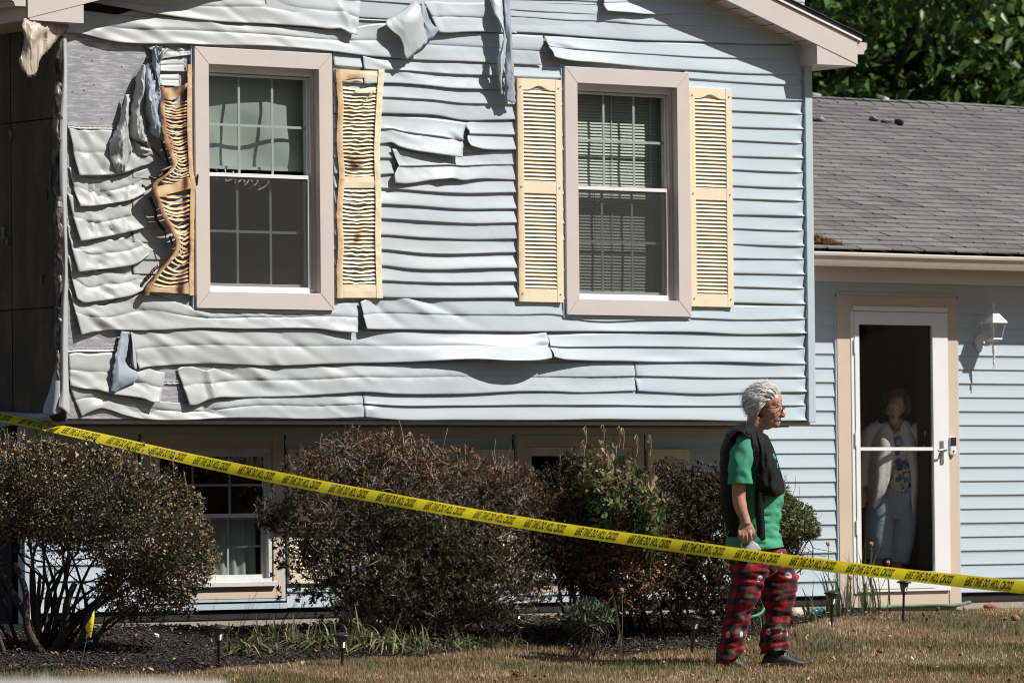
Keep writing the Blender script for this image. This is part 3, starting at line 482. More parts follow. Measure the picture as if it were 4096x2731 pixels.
flap([tl('A', (1120, 335, 20), (1145, 338, 40), (1170, 345, 20)), tl('A', (1100, 430, 30), (1130, 430, 90), (1165, 420, 30)), tl('A', (1085, 480, 30), (1120, 490, 90), (1170, 500, 30)), tl('A', (1125, 560, 30), (1140, 560, 90), (1160, 580, 30)), tl('A', (1135, 640, 30), (1145, 640, 80), (1160, 620, 30))], 28, 54, amp=10, seed=10, ridge=15, sx=12, sz=5, mat='siding_back')
flap([tl('A', (1168, 430, 30), (1175, 440, 50), (1185, 430, 30)), tl('A', (1180, 380, 40), (1190, 390, 60), (1200, 390, 40)), tl('A', (1215, 350, 30), (1225, 356, 50), (1240, 360, 20))], 8, 16, amp=2, seed=11)
flap([tl('A', (960, 1020, 10), (1010, 1060, 40), (1080, 1080, 20)), tl('A', (985, 1090, 14), (1040, 1090, 40), (1120, 1110, 20)), tl('A', (1000, 1150, 10), (1050, 1140, 30), (1118, 1170, 10))], 24, 20, amp=10, seed=12, ridge=10, sx=8, sz=8)
# ---------------------------------------------------------------- corner posts
P = loft([[(247, 138, 14), (250, 300, 16), (240, 480, 22), (238, 700, 22), (246, 860, 26), (252, 1080, 20), (244, 1240, 24), (242, 1400, 30), (238, 1560, 36), (232, 1630, 60)],
          [(256, 138, 24), (258, 300, 26), (252, 480, 30), (252, 700, 34), (258, 860, 40), (262, 1080, 36), (256, 1240, 40), (254, 1400, 46), (254, 1560, 60), (256, 1640, 80)],
          [(266, 136, 14), (267, 300, 14), (268, 480, 14), (268, 700, 16), (268, 860, 16), (270, 1080, 16), (271, 1240, 16), (272, 1400, 16), (275, 1560, 20), (280, 1666, 30)]], 120, 12, amp=4, sx=9, sz=3, seed=21)
MB().grid(P).obj('corner_post', M['trim_blue'], house, smooth=True, solid=.0015)
P = loft([[(200, 1560, -60), (178, 1620, -60), (172, 1650, -50)], [(215, 1500, 0), (205, 1600, 10), (196, 1660, 10)], [(232, 1460, 20), (222, 1600, 40), (222, 1656, 50)], [(244, 1450, 20), (240, 1590, 50), (246, 1646, 50)]], 20, 20, amp=7, seed=22)
MB().grid(P, a=sstep(.5, 0, P[..., 0]*0+.2)*0).obj('melted_corner_vinyl', M['trim_blue'], house, smooth=True, solid=.0015)
for i, (x0, x1, y0, y1, sd) in enumerate(((212, 246, 150, 620, 1), (216, 250, 560, 900, 2), (220, 248, 860, 1280, 3), (218, 246, 1230, 1620, 4))):
    ys = np.linspace(y0, y1, 7); rr = random.Random(sd)
    rows = [[(x0+rr.uniform(-8, 8), y, -60+rr.uniform(-20, 20)) for y in ys], [((x0+x1)/2+rr.uniform(-8, 8), y, 20+rr.uniform(-40, 30)) for y in ys], [(x1+rr.uniform(-4, 4), y, rr.uniform(0, 20)) for y in ys]]
    P = loft(rows, 70, 12, amp=14, ridge=10, sx=14, sz=9, seed=30+i)
    MB().grid(P, a=(.75+.5*nz(P*9, seed=i))).obj('charred_strip', M['char_vinyl'], house, smooth=True, solid=.002)
b = MB(); b.box(XR, XCR, -.024, .012, -.012, 2.50); b.box(XCR-.008, XCR+.004, .012, .55, -.012, 2.50); b.obj('corner_post', M['siding_right'], house, bevel=.004)
# ---------------------------------------------------------------- left side wall, stripped and scorched
zt = [float(WP(100, y, .3)[2]) for y in (1232, 478)]
zz = [-.02, zt[0], zt[1], 2.6]
for i in range(3):
    for (y0, y1) in ((.0, .62), (.627, 1.8), (1.807, 4)):
        MB().box(-.012, 0.0, y0+.003, y1, zz[i]+.004, zz[i+1]-.004).obj('sheathing_board', M['char'], house, bevel=.002)
b = MB(); b.box(.0, .1, .15, 8, 0, 2.46); b.obj('side_wall', M['dark'], house)
for (px, py, r, ln) in ((40, 505, 8, 30), (20, 900, 14, 50), (115, 60, 6, 60), (160, 1100, 5, 30), (190, 700, 5, 80)):
    Pm = WP(px, py, .3); yy = .75*(245-px)/245; b = MB(); rr = random.Random(px)
    for k in range(4): b.ball((-.016, yy+rr.uniform(-.03, .03), Pm[2]-k*ln/600/3), (.008, .02*r/8*rr.uniform(.5, 1), .02*rr.uniform(.7, 1.6)), 7, 5, a=.75)
    b.obj('char_blister', M['char_vinyl'], house, smooth=True)
rr = random.Random(3)
P = loft([[(-80, 1640, -900), (0, 1645, -700), (60, 1648, -560), (130, 1652, -320), (205, 1650, -60)], [(-80, 1690, -900), (0, 1680, -700), (60, 1680, -520), (130, 1672, -300), (200, 1668, -40)], [(-60, 1712, -800), (20, 1705, -650), (90, 1704, -500), (140, 1690, -300), (205, 1686, -50)]], 40, 14, amp=14, ridge=8, sx=5, sz=8, seed=44)
MB().grid(P).obj('melted_starter_strip', M['siding_back'], house, smooth=True, solid=.0015)
b = MB(); b.box(.04, .13, LY-.022, LY+.06, -1.3, -.0315); b.obj('lower_corner_post', M['siding_right'], house, bevel=.004)
# ---------------------------------------------------------------- lower storey + wing siding (sound)
phase = float(WP(3840, 2092, LY)[2]); phase -= C4*round(phase/C4)
cas1 = (LW1[0]-.10, LW1[1]+.07); cas2 = (LW2[0]-.10, LW2[1]+.07); DC = (float(WP(3345, 1800, LY)[0]), float(WP(3826, 1800, LY)[0]))
def flat_course(X0, X1, z0, z1):
    one = z1-z0 < 1.5*C4
    b = MB(); pr = [(0, 0), (.02, .0005), (.0508, .004), (.088, .0078), (.0955, .009), (.0985, .0086), (.1016, .001)]
    yz = [(LY-.003-y, z1-dz) for dz, y in pr]+([] if one else [(LY-.003-y, z1-C4-dz) for dz, y in pr[1:]])
    xs = np.linspace(X0, X1, max(2, int((X1-X0)/.12)+2)); P = np.array([[(x, y+.0012*mnoise.noise((x*1.3, z*7, 3)), z+.0010*mnoise.noise((x*.9, z0*5, 1))) for x in xs] for y, z in yz])
    return b.grid(P).obj('siding_panel', M['siding_right'], house, smooth=True)
MK = [(LW1[0]-.115, LW1[1]+.115, LW1[2]-.13, LW1[3]+.10), (LW2[0]-.115, LW2[1]+.115, LW2[2]-.13, LW2[3]+.10)]
z = phase + C4*12; seams = [2.9, 6.6, 9.9]
while z > -1.22:
    z0 = z-2*C4
    if z0 < -1.345: z0 = z-C4
    segs = [(XCR+.0 if z > .1 else .13, DC[0]-.012), (DC[1]+.012, 13.9)]
    if z < .1:
        if z0 < MK[0][3] and z > MK[0][2]: segs = [(.13, MK[0][0]), (MK[0][1], MK[1][0]), (MK[1][1], DC[0]-.012), segs[1]]
    for mk in MK:
        if z0 < mk[2]-.004 < z: MB().box(mk[0]+.001, mk[1]-.001, LY-.011, LY+.011, z0+.001, mk[2]-.001).obj('siding_strip', M['siding_right'], house)
    for a, c in segs:
        if z <= 1.3: flat_course(a, c, z0, z)
    z = z0
# ---------------------------------------------------------------- windows
def frame(b, X0, X1, Z0, Z1, w, Y0, Y1, wb=None, wt=None):
    wb = wb or w; wt = wt or w
    b.box(X0, X0+w, Y0, Y1, Z0, Z1); b.box(X1-w, X1, Y0, Y1, Z0, Z1); b.box(X0+w, X1-w, Y0, Y1, Z0, Z0+wb); b.box(X0+w, X1-w, Y0, Y1, Z1-wt, Z1); return b
def mitred(b, X0, X1, Z0, Z1, w, Y0, Y1):
    o = [(X0, Z0), (X1, Z0), (X1, Z1), (X0, Z1)]; i = [(X0+w, Z0+w), (X1-w, Z0+w), (X1-w, Z1-w), (X0+w, Z1-w)]; g = .0016
    for k in range(4):
        k2 = (k+1) % 4; q = [list(o[k]), list(o[k2]), list(i[k2]), list(i[k])]
        d = np.array(o[k2])-np.array(o[k]); d = d/np.linalg.norm(d)*g
        q = [(q[0][0]+d[0], q[0][1]+d[1]), (q[1][0]-d[0], q[1][1]-d[1]), (q[2][0]-d[0], q[2][1]-d[1]), (q[3][0]+d[0], q[3][1]+d[1])]
        v = [(x, Y0, z) for x, z in q]+[(x, Y1, z) for x, z in q]
        b.add(v, [(0, 1, 2, 3), (7, 6, 5, 4), (0, 4, 5, 1), (1, 5, 6, 2), (2, 6, 7, 3), (3, 7, 4, 0)])
    return b
def window(X0, Z0, Z1, W_, label):
    w = .108; win = mitred(MB(), X0, X0+W_, Z0, Z1, w, -.034, .012).obj('window', M['casing'], house, bevel=.0022, label=label)
    a, c, z0, z1 = X0+w, X0+W_-w, Z0+w, Z1-w
    frame(MB(), a-.03, c+.03, z0-.03, z1+.03, .03, .013, .12).obj('jamb', M['casing'], win, bevel=.001)
    frame(MB(), a, c, z0, z1, .022, .028, .12, .030, .045).obj('outer_frame', M['white'], win, bevel=.0015)
    frame(MB(), a+.022, c-.022, z1-.055, z1-.045, .002, .030, .110).obj('head_track', M['casing'], win)
    a += .022; c -= .022; z0 += .030; z1 -= .045; zm = z0+(z1-z0)*.525
    # upper sash
    frame(MB(), a, c, zm-.015, z1, .018, .052, .078, .028, .020).obj('sash', M['white'], win, bevel=.0015)
    MB().box(a+.018, c-.018, .064, .067, zm+.013, z1-.02).obj('pane', M['glass'], win)
    frame(MB(), a, c, z0, zm+.006, .020, .080, .106, .03, .028).obj('sash', M['white'], win, bevel=.0015)
    MB().box(a+.02, c-.02, .092, .095, z0+.03, zm-.022).obj('pane', M['glass'], win)
    for (s0, s1, Y, ins) in ((zm+.013, z1-.02, .0675, .018), (z0+.03, zm-.022, .0955, .02)):
        for k in (1, 2):
            x = a+ins+(c-a-2*ins)*k/3; MB().box(x-.0085, x+.0085, Y, Y+.006, s0, s1).obj('muntin', M['grid'], win)
        zc = (s0+s1)/2; MB().box(a+ins, c-ins, Y-.0001, Y+.0061, zc-.0085, zc+.0085).obj('muntin', M['grid'], win)
    # half screen
    frame(MB(), a-.004, c-.010, z0-.008, zm+.012, .019, .030, .046, .017, .024).obj('screen_frame', M['white'], win, bevel=.001)
    MB().add([(a+.012, .040, z0+.008), (c-.02, .040, z0+.008), (c-.02, .040, zm-.01), (a+.012, .040, zm-.01)], [(0, 1, 2, 3)]).obj('screen', M['screen'], win)
    b = MB(); b.tube([(c-.004, .030, z0), (c-.001, .026, (z0+z1)/2), (c-.004, .03, z1)], .006, 6); b.obj('weather_strip', simple('warped_strip'+str(X0), (.62, .42, .36), .5, .1), win)
    MB().box(X0-.012, X0+W_+.006, -.014, .010, Z0-.022, Z0-.003).obj('sill_flashing', M['trim_blue'], win, bevel=.002)
    MB().box(X0-.018, X0-.002, -.016, .010, Z0-.02, Z1+.01).obj('j_channel', M['trim_blue'], win, bevel=.002)
    return a, c, z0, zm, z1
WA = window(WX1, WZB, WZT, WWX, 'clay-framed window with a buckled shade behind cracked glass')
WB = window(WX2, WZB, WZT, WWX, 'clay-framed window with blinds behind its glass')
# room linings
# roller shade in window 1
def curtain():
    a, c, z0, zm, z1 = WA; rs = []
    zz_ = np.linspace(z1+.04, zm+.065, 50); xs = np.linspace(a-.02, c+.08, 60)
    P = np.array([[(x, .155+.012*sin(7*x+3*z)+.035*mnoise.noise((x*2.6, z*3.2, 2))+.02*abs(mnoise.noise((x*5, z*2, 5))), z) for x in xs] for z in zz_])
    sh = MB().grid(P).obj('roller_shade', M['cloth_grey'], None, smooth=True)
    tag(sh, 'grey-green roller shade, rippled by heat, behind the left upstairs window', 'shade')
    b = MB(); b.box(a, c+.05, .142, .165, zm+.045, zm+.066); hb = b.obj('hem_bar', M['cloth_grey'], sh)
    b = MB(); rr = random.Random(8)
    for k in range(6):
        x0 = a+.16+k*.06; pts = [(x0+.05*t*(1+k*.2)+.02*sin(9*t), .16+.02*sin(5*t+k), zm+.045-.07*sin(pi*min(t, 1))-.012*k) for t in np.linspace(0, 1, 9)]
        b.tube(pts, .006, 6)
    b.obj('buckled_slat', M['white'], sh, smooth=True)
curtain()
def blinds():
    a, c, z0, zm, z1 = WB
    t = empty('window_blind', (a, .16, z1), 'closed pale venetian blind inside the right upstairs window', 'blind')
    xs = np.linspace(a-.02, c+.10, 9); me = None; z = z1-.01; i = 0
    P = np.array([[(x, .003-.006*k, (.0105-.0105*k)) for x in xs] for k in (0, 1, 2)])
    while z > z0+.02:
        if me is None: s = MB().grid(P).obj('slat', M['blind'], t, smooth=True, loc=(0, .16, z)); me = s.data
        else:
            s = link_copy(s, t, (0, .16, z))
        s.rotation_euler = (0, 0, 0); s.location.y = .16+.0025*math.sin(i*12.9); z -= .0212; i += 1
    for x in (a+.03, (a+c)/2, c-.07): MB().box(x-.003, x+.003, .145, .147, z0, z1+.03).obj('ladder_tape', M['blind'], t)
    MB().box((a+c)/2-.16, (a+c)/2-.157, .140, .142, z0+.3, zm).obj('pull_cord', M['dark'], t)
blinds()
# ---------------------------------------------------------------- shutters
def arch(b, x0, x1, ztop, zb, Y0, Y1, rise=.03, n=16):
    xs = np.linspace(x0, x1, n); v = []
    for x in xs:
        u = (x-x0)/(x1-x0); s = sstep(.12, .5, u)*(u <= .5)+sstep(.88, .5, u)*(u > .5); zl = zb + rise*s
        v += [(x, Y0, ztop), (x, Y0, zl), (x, Y1, ztop), (x, Y1, zl)]
    f = []
    for i in range(n-1):
        k = 4*i; f += [(k, k+1, k+5, k+4), (k+2, k+6, k+7, k+3), (k+1, k+3, k+7, k+5), (k, k+4, k+6, k+2)]
    b.add(v, f+[(0, 2, 3, 1), (4*n-4, 4*n-3, 4*n-1, 4*n-2)]); return b
def shutter(X0, X1, Z0, Z1, Y=-.0, label=None, nsl=27, burnside=0):
    st = .052; b = MB(); Y0, Y1 = Y-.034, Y-.008; zm = Z0+(Z1-Z0)*.515
    b.box(X0, X0+st, Y0, Y1, Z0, Z1); b.box(X1-st, X1, Y0, Y1, Z0, Z1); b.box(X0+st, X1-st, Y0+.002, Y1, Z0, Z0+.088); b.box(X0+st, X1-st, Y0+.002, Y1, zm-.042, zm+.042)
    arch(b, X0+st, X1-st, Z1, Z1-.075, Y0+.002, Y1)
    b.box(X0+.004, X1-.004, Y1, Y1+.003, Z0+.004, Z1-.004)
    if burnside:
        b.a = [0.45*max(0, 1-abs(v[0]-X0)/.03) for v in b.v]
    sh = b.obj('shutter', M['shutter'], house, bevel=.0016, label=label)
    w = X1-X0-2*st; me = None; s = None
    for (za, zb) in ((Z0+.092, zm-.046), (zm+.046, Z1-.072)):
        n = int(round((zb-za)/.0262)); p = (zb-za)/n
        for i in range(n):
            z = za+p*(i+.5)
            if s is None:
                q = MB(); hh = p*.5; ys = [(Y1-.004, hh*.95), (Y0+.008, hh*.15), (Y0+.002, -hh*.55), (Y0+.003, -hh*.72), (Y1-.005, -hh*.25)]
                xs = np.linspace(0, w, 4); q.grid(np.array([[(x, y, dz) for x in xs] for y, dz in ys]))
                s = q.obj('slat', M['shutter'], sh, smooth=False, loc=(X0+st, 0, z))
            else: link_copy(s, sh, (X0+st, 0, z))
    sc = None
    for x in (X0+.026, X1-.026):
        for z in (Z0+.055, zm, Z1-.055):
            if sc is None: sc = MB().lathe([(0, -.006), (.0045, -.006), (.006, 0)], (0, 0, 0), 10, 'y').obj('screw', M['metal'], sh, loc=(x, Y0, z))
            else: link_copy(sc, sh, (x, Y0, z))
    return sh
x0, x1, z0, z1 = R4(2073, 318, 2250, 1208, -.034); shutter(x0, x1, z0, z1, label='sound cream louvred shutter, scorched on its left edge', burnside=1)
x0, x1, z0, z1 = R4(2761, 353, 2931, 1227, -.034); shutter(x0, x1, z0, z1, label='sound cream louvred shutter nearest the corner')
zb, zt_ = float(WP(1210, 2332, LY)[2]), float(WP(1210, 1797, LY)[2])
sx = [LW1[1]+.12, LW2[0]-.12-.375, LW2[1]+.12]
for x in sx: shutter(x, x+.375, zb, zt_, Y=LY)
# warped shutters (traced edges)
def warped(name_label, Lx, Rx, y_top, y_bot, y_m0, y_m1, y_rt, y_rb, stile, n1, n2, sag, mat, seed, burnf, dL, dR, miss=()):
    rr = random.Random(seed); yy = np.linspace(y_top, y_bot, 110)
    Lc = np.interp(yy, [p[1] for p in Lx], [p[0] for p in Lx]); Rc = np.interp(yy, [p[1] for p in Rx], [p[0] for p in Rx])
    k = np.array([.25, .5, .25])
    for _ in range(3):
        Lc[1:-1] = np.convolve(Lc, k, 'valid'); Rc[1:-1] = np.convolve(Rc, k, 'valid')
    fL = lambda y: np.interp(y, yy, Lc); fR = lambda y: np.interp(y, yy, Rc)
    dl = lambda y: np.interp(y, [y_top, (y_top+y_bot)/2, y_bot], dL); dr = lambda y: np.interp(y, [y_top, (y_top+y_bot)/2, y_bot], dR)
    b = MB()
    def sheet(xa, xb, ya, yb, da, db, n=30, m=8, curl=0, th=26):
        ys = np.linspace(ya, yb, n); g = []
        for y in ys:
            row = []
            for t, dd in ((0, -th), (0, 0), (.05, 2.5), (.45, 3), (.5, 3), (.93, 2.5), (1, 0), (1, -th)):
                x = (1-t)*xa(y)+t*xb(y); nn = mnoise.noise((x*.03, y*.014, seed)); n2_ = mnoise.noise((x*.05, y*.05, seed+5))
                row.append((x+n2_*2, y+nn*2, max(4, (1-t)*da(y)+t*db(y)+dd+nn*5+n2_*3)))
            g.append(row)
        G = np.array(g); P = WP(G[..., 0], G[..., 1], -G[..., 2]/1000); b.grid(P, a=burnf(G[..., 0], G[..., 1], fL, fR), flip=True)
    w = stile
    sheet(fL, lambda y: fL(y)+w, y_rt if y_rt > y_top else y_top, y_bot, lambda y: dl(y), lambda y: dl(y)+2, n=70)
    sheet(lambda y: fR(y)-w, fR, y_top, y_bot, lambda y: dr(y)+2, dr, n=70)
    def rail(ya, yb, bow=0):
        xs = np.linspace(0, 1, 24); g = []
        for t2, dd in ((0, -20), (0, 0), (.5, 2), (1, 0), (1, -20)):
            row = []
            for u in xs:
                y = ya(u)*(1-t2)+yb(u)*t2; x = fL(y)+w*.6+(fR(y)-fL(y)-w*1.2)*u; row.append((x, y, max(4, (1-u)*dl(y)+u*dr(y)+dd-2+3*mnoise.noise((x*.02, y*.03, seed+3)))))
            g.append(row)
        G = np.array(g); P = WP(G[..., 0], G[..., 1], -G[..., 2]/1000); b.grid(P, a=burnf(G[..., 0], G[..., 1], fL, fR), flip=False)
    rail(*y_m0); rail(*y_m1); rail(*y_rb)
    sh = b.obj('shutter', M[mat], house, smooth=False, label=name_label)
    def slats(ya, yb, n, off):
        for i in range(n):
            if (off, i) in miss: continue
            c = ya + (yb-ya)*(i+.5)/n; p = (yb-ya)/n; xs = np.linspace(0, 1, 22); g = []
            s1 = sag(i/n, off)*rr.uniform(.6, 1.3); ph = rr.uniform(-1, 1); am = rr.uniform(.5, 1.2)
            for t2, dd in ((-.46, -15), (-.30, -9), (.20, 0), (.27, -2), (.12, -22)):
                row = []
                for u in xs:
                    y = c + s1*(4*u*(1-u))*p + p*t2*(.8+.25*mnoise.noise((u*3, i, seed))) + am*p*.22*mnoise.noise((u*4.5+ph, i*.35, seed+off*7))*4*u*(1-u)*2
                    x = fL(c)+w*.8+(fR(c)-fL(c)-1.6*w)*u; row.append((x, y, max(3, (1-u)*dl(c)+u*dr(c)+dd+5*mnoise.noise((u*3, i*.3, seed+2)))))
                g.append(row)
            G = np.array(g); P = WP(G[..., 0], G[..., 1], -G[..., 2]/1000)
            MB().grid(P, a=burnf(G[..., 0], G[..., 1], fL, fR)).obj('slat', M[mat], sh, smooth=False)
    slats(y_m0[1](.5)+3, y_m1[0](.5)-2, n1, 0); slats(y_m1[1](.5)+2, y_rb[0](.5)-3, n2, 1)
    return sh
cst = lambda v: (lambda u: v)
def burn2(x, y, fL, fR):
    u = (x-fL(y))/np.maximum(fR(y)-fL(y), 20)
    n = nz(np.stack([x*.02, y*.012, y*0], -1), seed=3)
    return np.clip(.55*np.exp(-((u-0)/.12)**2) + .5*np.exp(-((u-.38)/.2)**2)*(.5+.5*np.sin(y*.021))*(n > -.05)*np.clip(n*6, 0, 2.2)+.1*n+.05, 0, 1)
s2 = warped('heat-rippled cream shutter with one louvre broken loose', [(1341, 276), (1352, 420), (1346, 560), (1356, 700), (1345, 860), (1352, 980), (1346, 1080), (1347, 1192)], [(1538, 283), (1528, 420), (1519, 600), (1526, 800), (1524, 950), (1530, 1193)], 277, 1192,
    (lambda u: 281+4*u, lambda u: 322-10*math.sin(pi*u)**2), (cst(706), cst(752)), 0, (cst(1138), cst(1191)), 24, 26, 24, lambda t, o: .22+.22*math.sin(t*9), 'shutter', 5, burn2, (34, 30, 34), (30, 34, 30), miss=((0, 1),))
flap([tl('C', (838, 700, 46), (820, 715, 48), (790, 735, 50)), tl('C', (880, 636, 50), (860, 660, 52), (800, 740, 52))], 10, 5, name='slat', mat='shutter', parent=s2)
flap([tl('C', (720, 660, 40), (800, 658, 42), (875, 650, 44)), tl('C', (720, 684, 40), (800, 684, 42), (870, 682, 44))], 10, 5, name='slat', mat='shutter', parent=s2)
Lz = [tl('Z', p)[0] for p in ((285, -324), (292, -150), (303, 0), (320, 100), (350, 200), (392, 290), (400, 345), (360, 395), (290, 440), (232, 480), (225, 520), (245, 600), (285, 700), (330, 800), (392, 900), (428, 980), (420, 1040), (380, 1110), (300, 1190), (222, 1300), (172, 1345), (162, 1420))]
Rz = [tl('Z', p)[0] for p in ((562, -506), (560, -300), (556, 0), (562, 200), (572, 400), (594, 480), (584, 600), (580, 800), (578, 1000), (576, 1300), (578, 1440))]
def burn1(x, y, fL, fR):
    wd = np.maximum(fR(y)-fL(y), 30); u = (x-fL(y))/wd; n = nz(np.stack([x*.03, y*.02, y*0], -1), seed=8)
    return np.clip(.62*np.exp(-(u/.10)**2) + .62*np.exp(-((u-.74)/.09)**2)+.30*np.clip((90-wd)/60, 0, 1)*(.3+u*(1-u)*2.4)+.55*n*(u < .85)+.24+.35*np.exp(-((y-y*0-360)/60)**2)*(u < .8), 0, 1.05)
s1 = warped('melted shutter sagging sideways, scorched tan and brown', Lz, Rz, 258, 1182,
    (lambda u: 352-25*u**3, lambda u: 392-62*u**2.5+14*math.sin(pi*u)), (lambda u: 748-36*u, lambda u: 790-38*u), 345, (lambda u: 1132+18*math.sin(pi*u)-8*u, lambda u: 1166+10*u), 19, 27, 21, lambda t, o: .75+.5*math.sin(t*3.1), 'shutter_burnt', 9, burn1, (64, 125, 70), (26, 46, 34))
for (pts, r) in (([(300, 130, 70), (325, 200, 74), (352, 290, 70), (372, 340, 60)], .010), ([(205, 430, 50), (240, 450, 55), (300, 415, 60), (385, 370, 60)], .009), ([(205, 600, 60), (245, 700, 66), (262, 790, 70), (300, 850, 66), (330, 880, 60)], .012), ([(335, 890, 70), (342, 960, 72), (345, 1030, 66)], .004), ([(375, 930, 70), (395, 1000, 66)], .006), ([(170, 1300, 40), (205, 1260, 46), (240, 1210, 50), (280, 1180, 46)], .010), ([(600, 500, 40), (606, 420, 46)], .007), ([(215, 180, 30), (270, 240, 40), (350, 340, 50)], .003)):
    G = np.array(tl('Z', *pts)); P = WP(G[:, 0], G[:, 1], -G[:, 2]/1000); Q = curve(P, 26); Q += .006*np.array([[mnoise.noise((i*.7, j*3, 1)) for j in range(3)] for i in range(26)])
    b = MB(); b.tube(Q, r*(1+.45*np.array([mnoise.noise((i*.9, r*90, 4)) for i in range(26)])), 7, a=.95); b.obj('melted_drip', M['shutter_burnt'], s1, smooth=True)
# nails / dimples in the exposed sheathing
for px, py in ((668, 365), (675, 445), (890, 488), (743, 867), (690, 620), (530, 672), (615, 660)):
    q = WP(*tl('A', (px, py))[0], 0); MB().lathe([(0, -.002), (.0035, -.002), (.005, 0)], (q[0], .006, q[2]), 8, 'y').obj('nail', M['dark'], house)
MB().box(.985-.04, .99, .001, .0065, 1.2, 2.3).obj('sheathing_seam', M['dark'], house)
# ---------------------------------------------------------------- gable roof, rake, returns, gutter
def line_rake(px, py, Y): q = WP(px, py, Y); return float(q[0]), float(q[2])
xa, za = line_rake(3429, 257, -OV); xb, zb_ = line_rake(3100, 96, -OV)
PITCH = (zb_-za)/(xa-xb); XE = xa+.03; APX = 3.45; ZB = za
xt, ztp = line_rake(3446, 171, -OV); FH = ztp-(ZB+(xa-xt)*PITCH)
def rk(X): return ZB + (xa-abs(X-APX)-APX)*PITCH          # fascia bottom at X
M.setdefault('deck_edge', simple('roof_deck_edge', (.13, .14, .16), .7)); M.setdefault('asphalt', simple('asphalt_shingle', (.05, .048, .046), .9, .4, 60, bd=.003, bs=150))
for sgn, nm in ((1, 'R'), (-1, 'L')):
    fx = lambda X, sc_=(1.0 if sgn > 0 else -(APX-float(WP(115, 75, -OV)[0]))/(xa-APX)): APX+sc_*(X-APX)
    Xo = xa+.004; b = MB(); n = 40; v = []
    for X in np.linspace(Xo, APX, n):
        zl = rk(X) if X < xa-.001 else rk(X); zu = rk(X)+FH - .010*max(0, mnoise.noise((X*1.5*sgn, 2, 3)))*1.6
        v += [(fx(X), -OV, zl), (fx(X), -OV, zu), (fx(X), -OV+.02, zl), (fx(X), -OV+.02, zu)]
    f = []
    for i in range(n-1): k = 4*i; f += [(k, k+1, k+5, k+4), (k+2, k+6, k+7, k+3), (k+1, k+3, k+7, k+5), (k, k+4, k+6, k+2)]
    f.append((0, 2, 3, 1)); b.add(v, f if sgn > 0 else [q[::-1] for q in f]); b.obj('rake_fascia', M['casing'], house)
    # drip edge and roof deck
    YE = 1.2 if sgn > 0 else 7.8
    def slab(y0, y1, h0, h1, Xs, name, mat):
        b = MB(); vs = []
        for X in (Xs, APX):
            for y in (y0, y1):
                for h in (h0, h1): vs.append((fx(X), y, rk(X)+FH+h))
        b.add(vs, [(0, 1, 3, 2), (4, 6, 7, 5), (0, 4, 5, 1), (2, 3, 7, 6), (0, 2, 6, 4), (1, 5, 7, 3)]); return b.obj(name, M[mat], house)
    slab(-OV-.014, YE, .004, .018, Xo+.03, 'drip_edge', 'white')
    if sgn > 0: slab(1.2, 7.8, .004, .046, XCR+.0, 'roof_deck', 'asphalt')
    slab(-OV-.006, YE, .019, .046, Xo+.035, 'roof_deck', 'deck_edge')
    me = None
    for i in range(36):
        X = Xo+.055-i*.12; 
        if X < APX: break
        for jy in range(3):
            y0 = -OV-.03+.004*((i*7+jy) % 3) + jy*.3 - (0 if jy == 0 else (.15 if i % 2 else 0)); b = MB()
            b.add([(fx(X), y0, rk(X)+FH+.056), (fx(X), y0+.296, rk(X)+FH+.056), (fx(X-.14), y0, rk(X-.14)+FH+.050), (fx(X-.14), y0+.296, rk(X-.14)+FH+.050),
                   (fx(X), y0, rk(X)+FH+.047), (fx(X), y0+.296, rk(X)+FH+.047), (fx(X-.14), y0, rk(X-.14)+FH+.047), (fx(X-.14), y0+.296, rk(X-.14)+FH+.047)],
                  [(0, 2, 3, 1), (0, 1, 5, 4), (0, 4, 6, 2), (1, 3, 7, 5), (2, 6, 7, 3)]); b.obj('shingle', M['asphalt'], house)
    # soffit panels under the rake
    for i in range(30):
        X1_ = xa-.28-i*.15; X0_ = X1_-.138
        if X0_ < APX-.1: break
        b = MB(); b.add([(fx(X0_), -OV+.021, rk(X0_)+.012), (fx(X1_), -OV+.021, rk(X1_)+.012), (fx(X1_), -.002, rk(X1_)+.012), (fx(X0_), -.002, rk(X0_)+.012)], [(0, 1, 2, 3)]); b.obj('soffit_panel', M['tan_soffit'], house, solid=.003)
    b = MB(); b.add([(fx(X), y, rk(X)-.012+dz) for X in (xa-.2, APX) for y in (-.022, -.003) for dz in (0, .022)], [(0, 1, 3, 2), (4, 6, 7, 5), (0, 4, 5, 1), (2, 3, 7, 6), (0, 2, 6, 4), (1, 5, 7, 3)]); b.obj('rake_trim', M['tan_soffit'], house)
    # eave return
    Xi = float(WP(3270, 220, -OV)[0]); zbt = float(WP(3270, 257, -OV)[2]); Y_ = -OV+.004
    if sgn < 0: Xi = APX+(float(WP(336, 75, -OV)[0])-APX)/(fx(APX+1)-APX)
    v = []
    for y in (Y_, .02): v += [(fx(Xi), y, zbt), (fx(xa-.008), y, zbt+.002), (fx(xa-.008), y, rk(xa)+.02), (fx(Xi), y, rk(Xi)+.02)]
    f = [(0, 1, 2, 3), (7, 6, 5, 4), (0, 4, 5, 1), (1, 5, 6, 2), (3, 2, 6, 7), (0, 3, 7, 4)]
    MB().add(v, f if sgn > 0 else [q[::-1] for q in f]).obj('eave_return', M['casing'], house)
    MB().box(min(fx(Xi), fx(xa-.01)), max(fx(Xi), fx(xa-.01)), .021, YE, zbt, zbt+.02).obj('eave_soffit', M['tan_soffit'], house)
    MB().box(min(fx(xa-.01), fx(xa+.008)), max(fx(xa-.01), fx(xa+.008)), -OV+.022, YE, zbt, rk(xa)+FH).obj('eave_fascia', M['tan_soffit'], house)
    # gutter
    gx = lambda t: fx(xa+.012+t); zg = rk(xa)+FH-.01
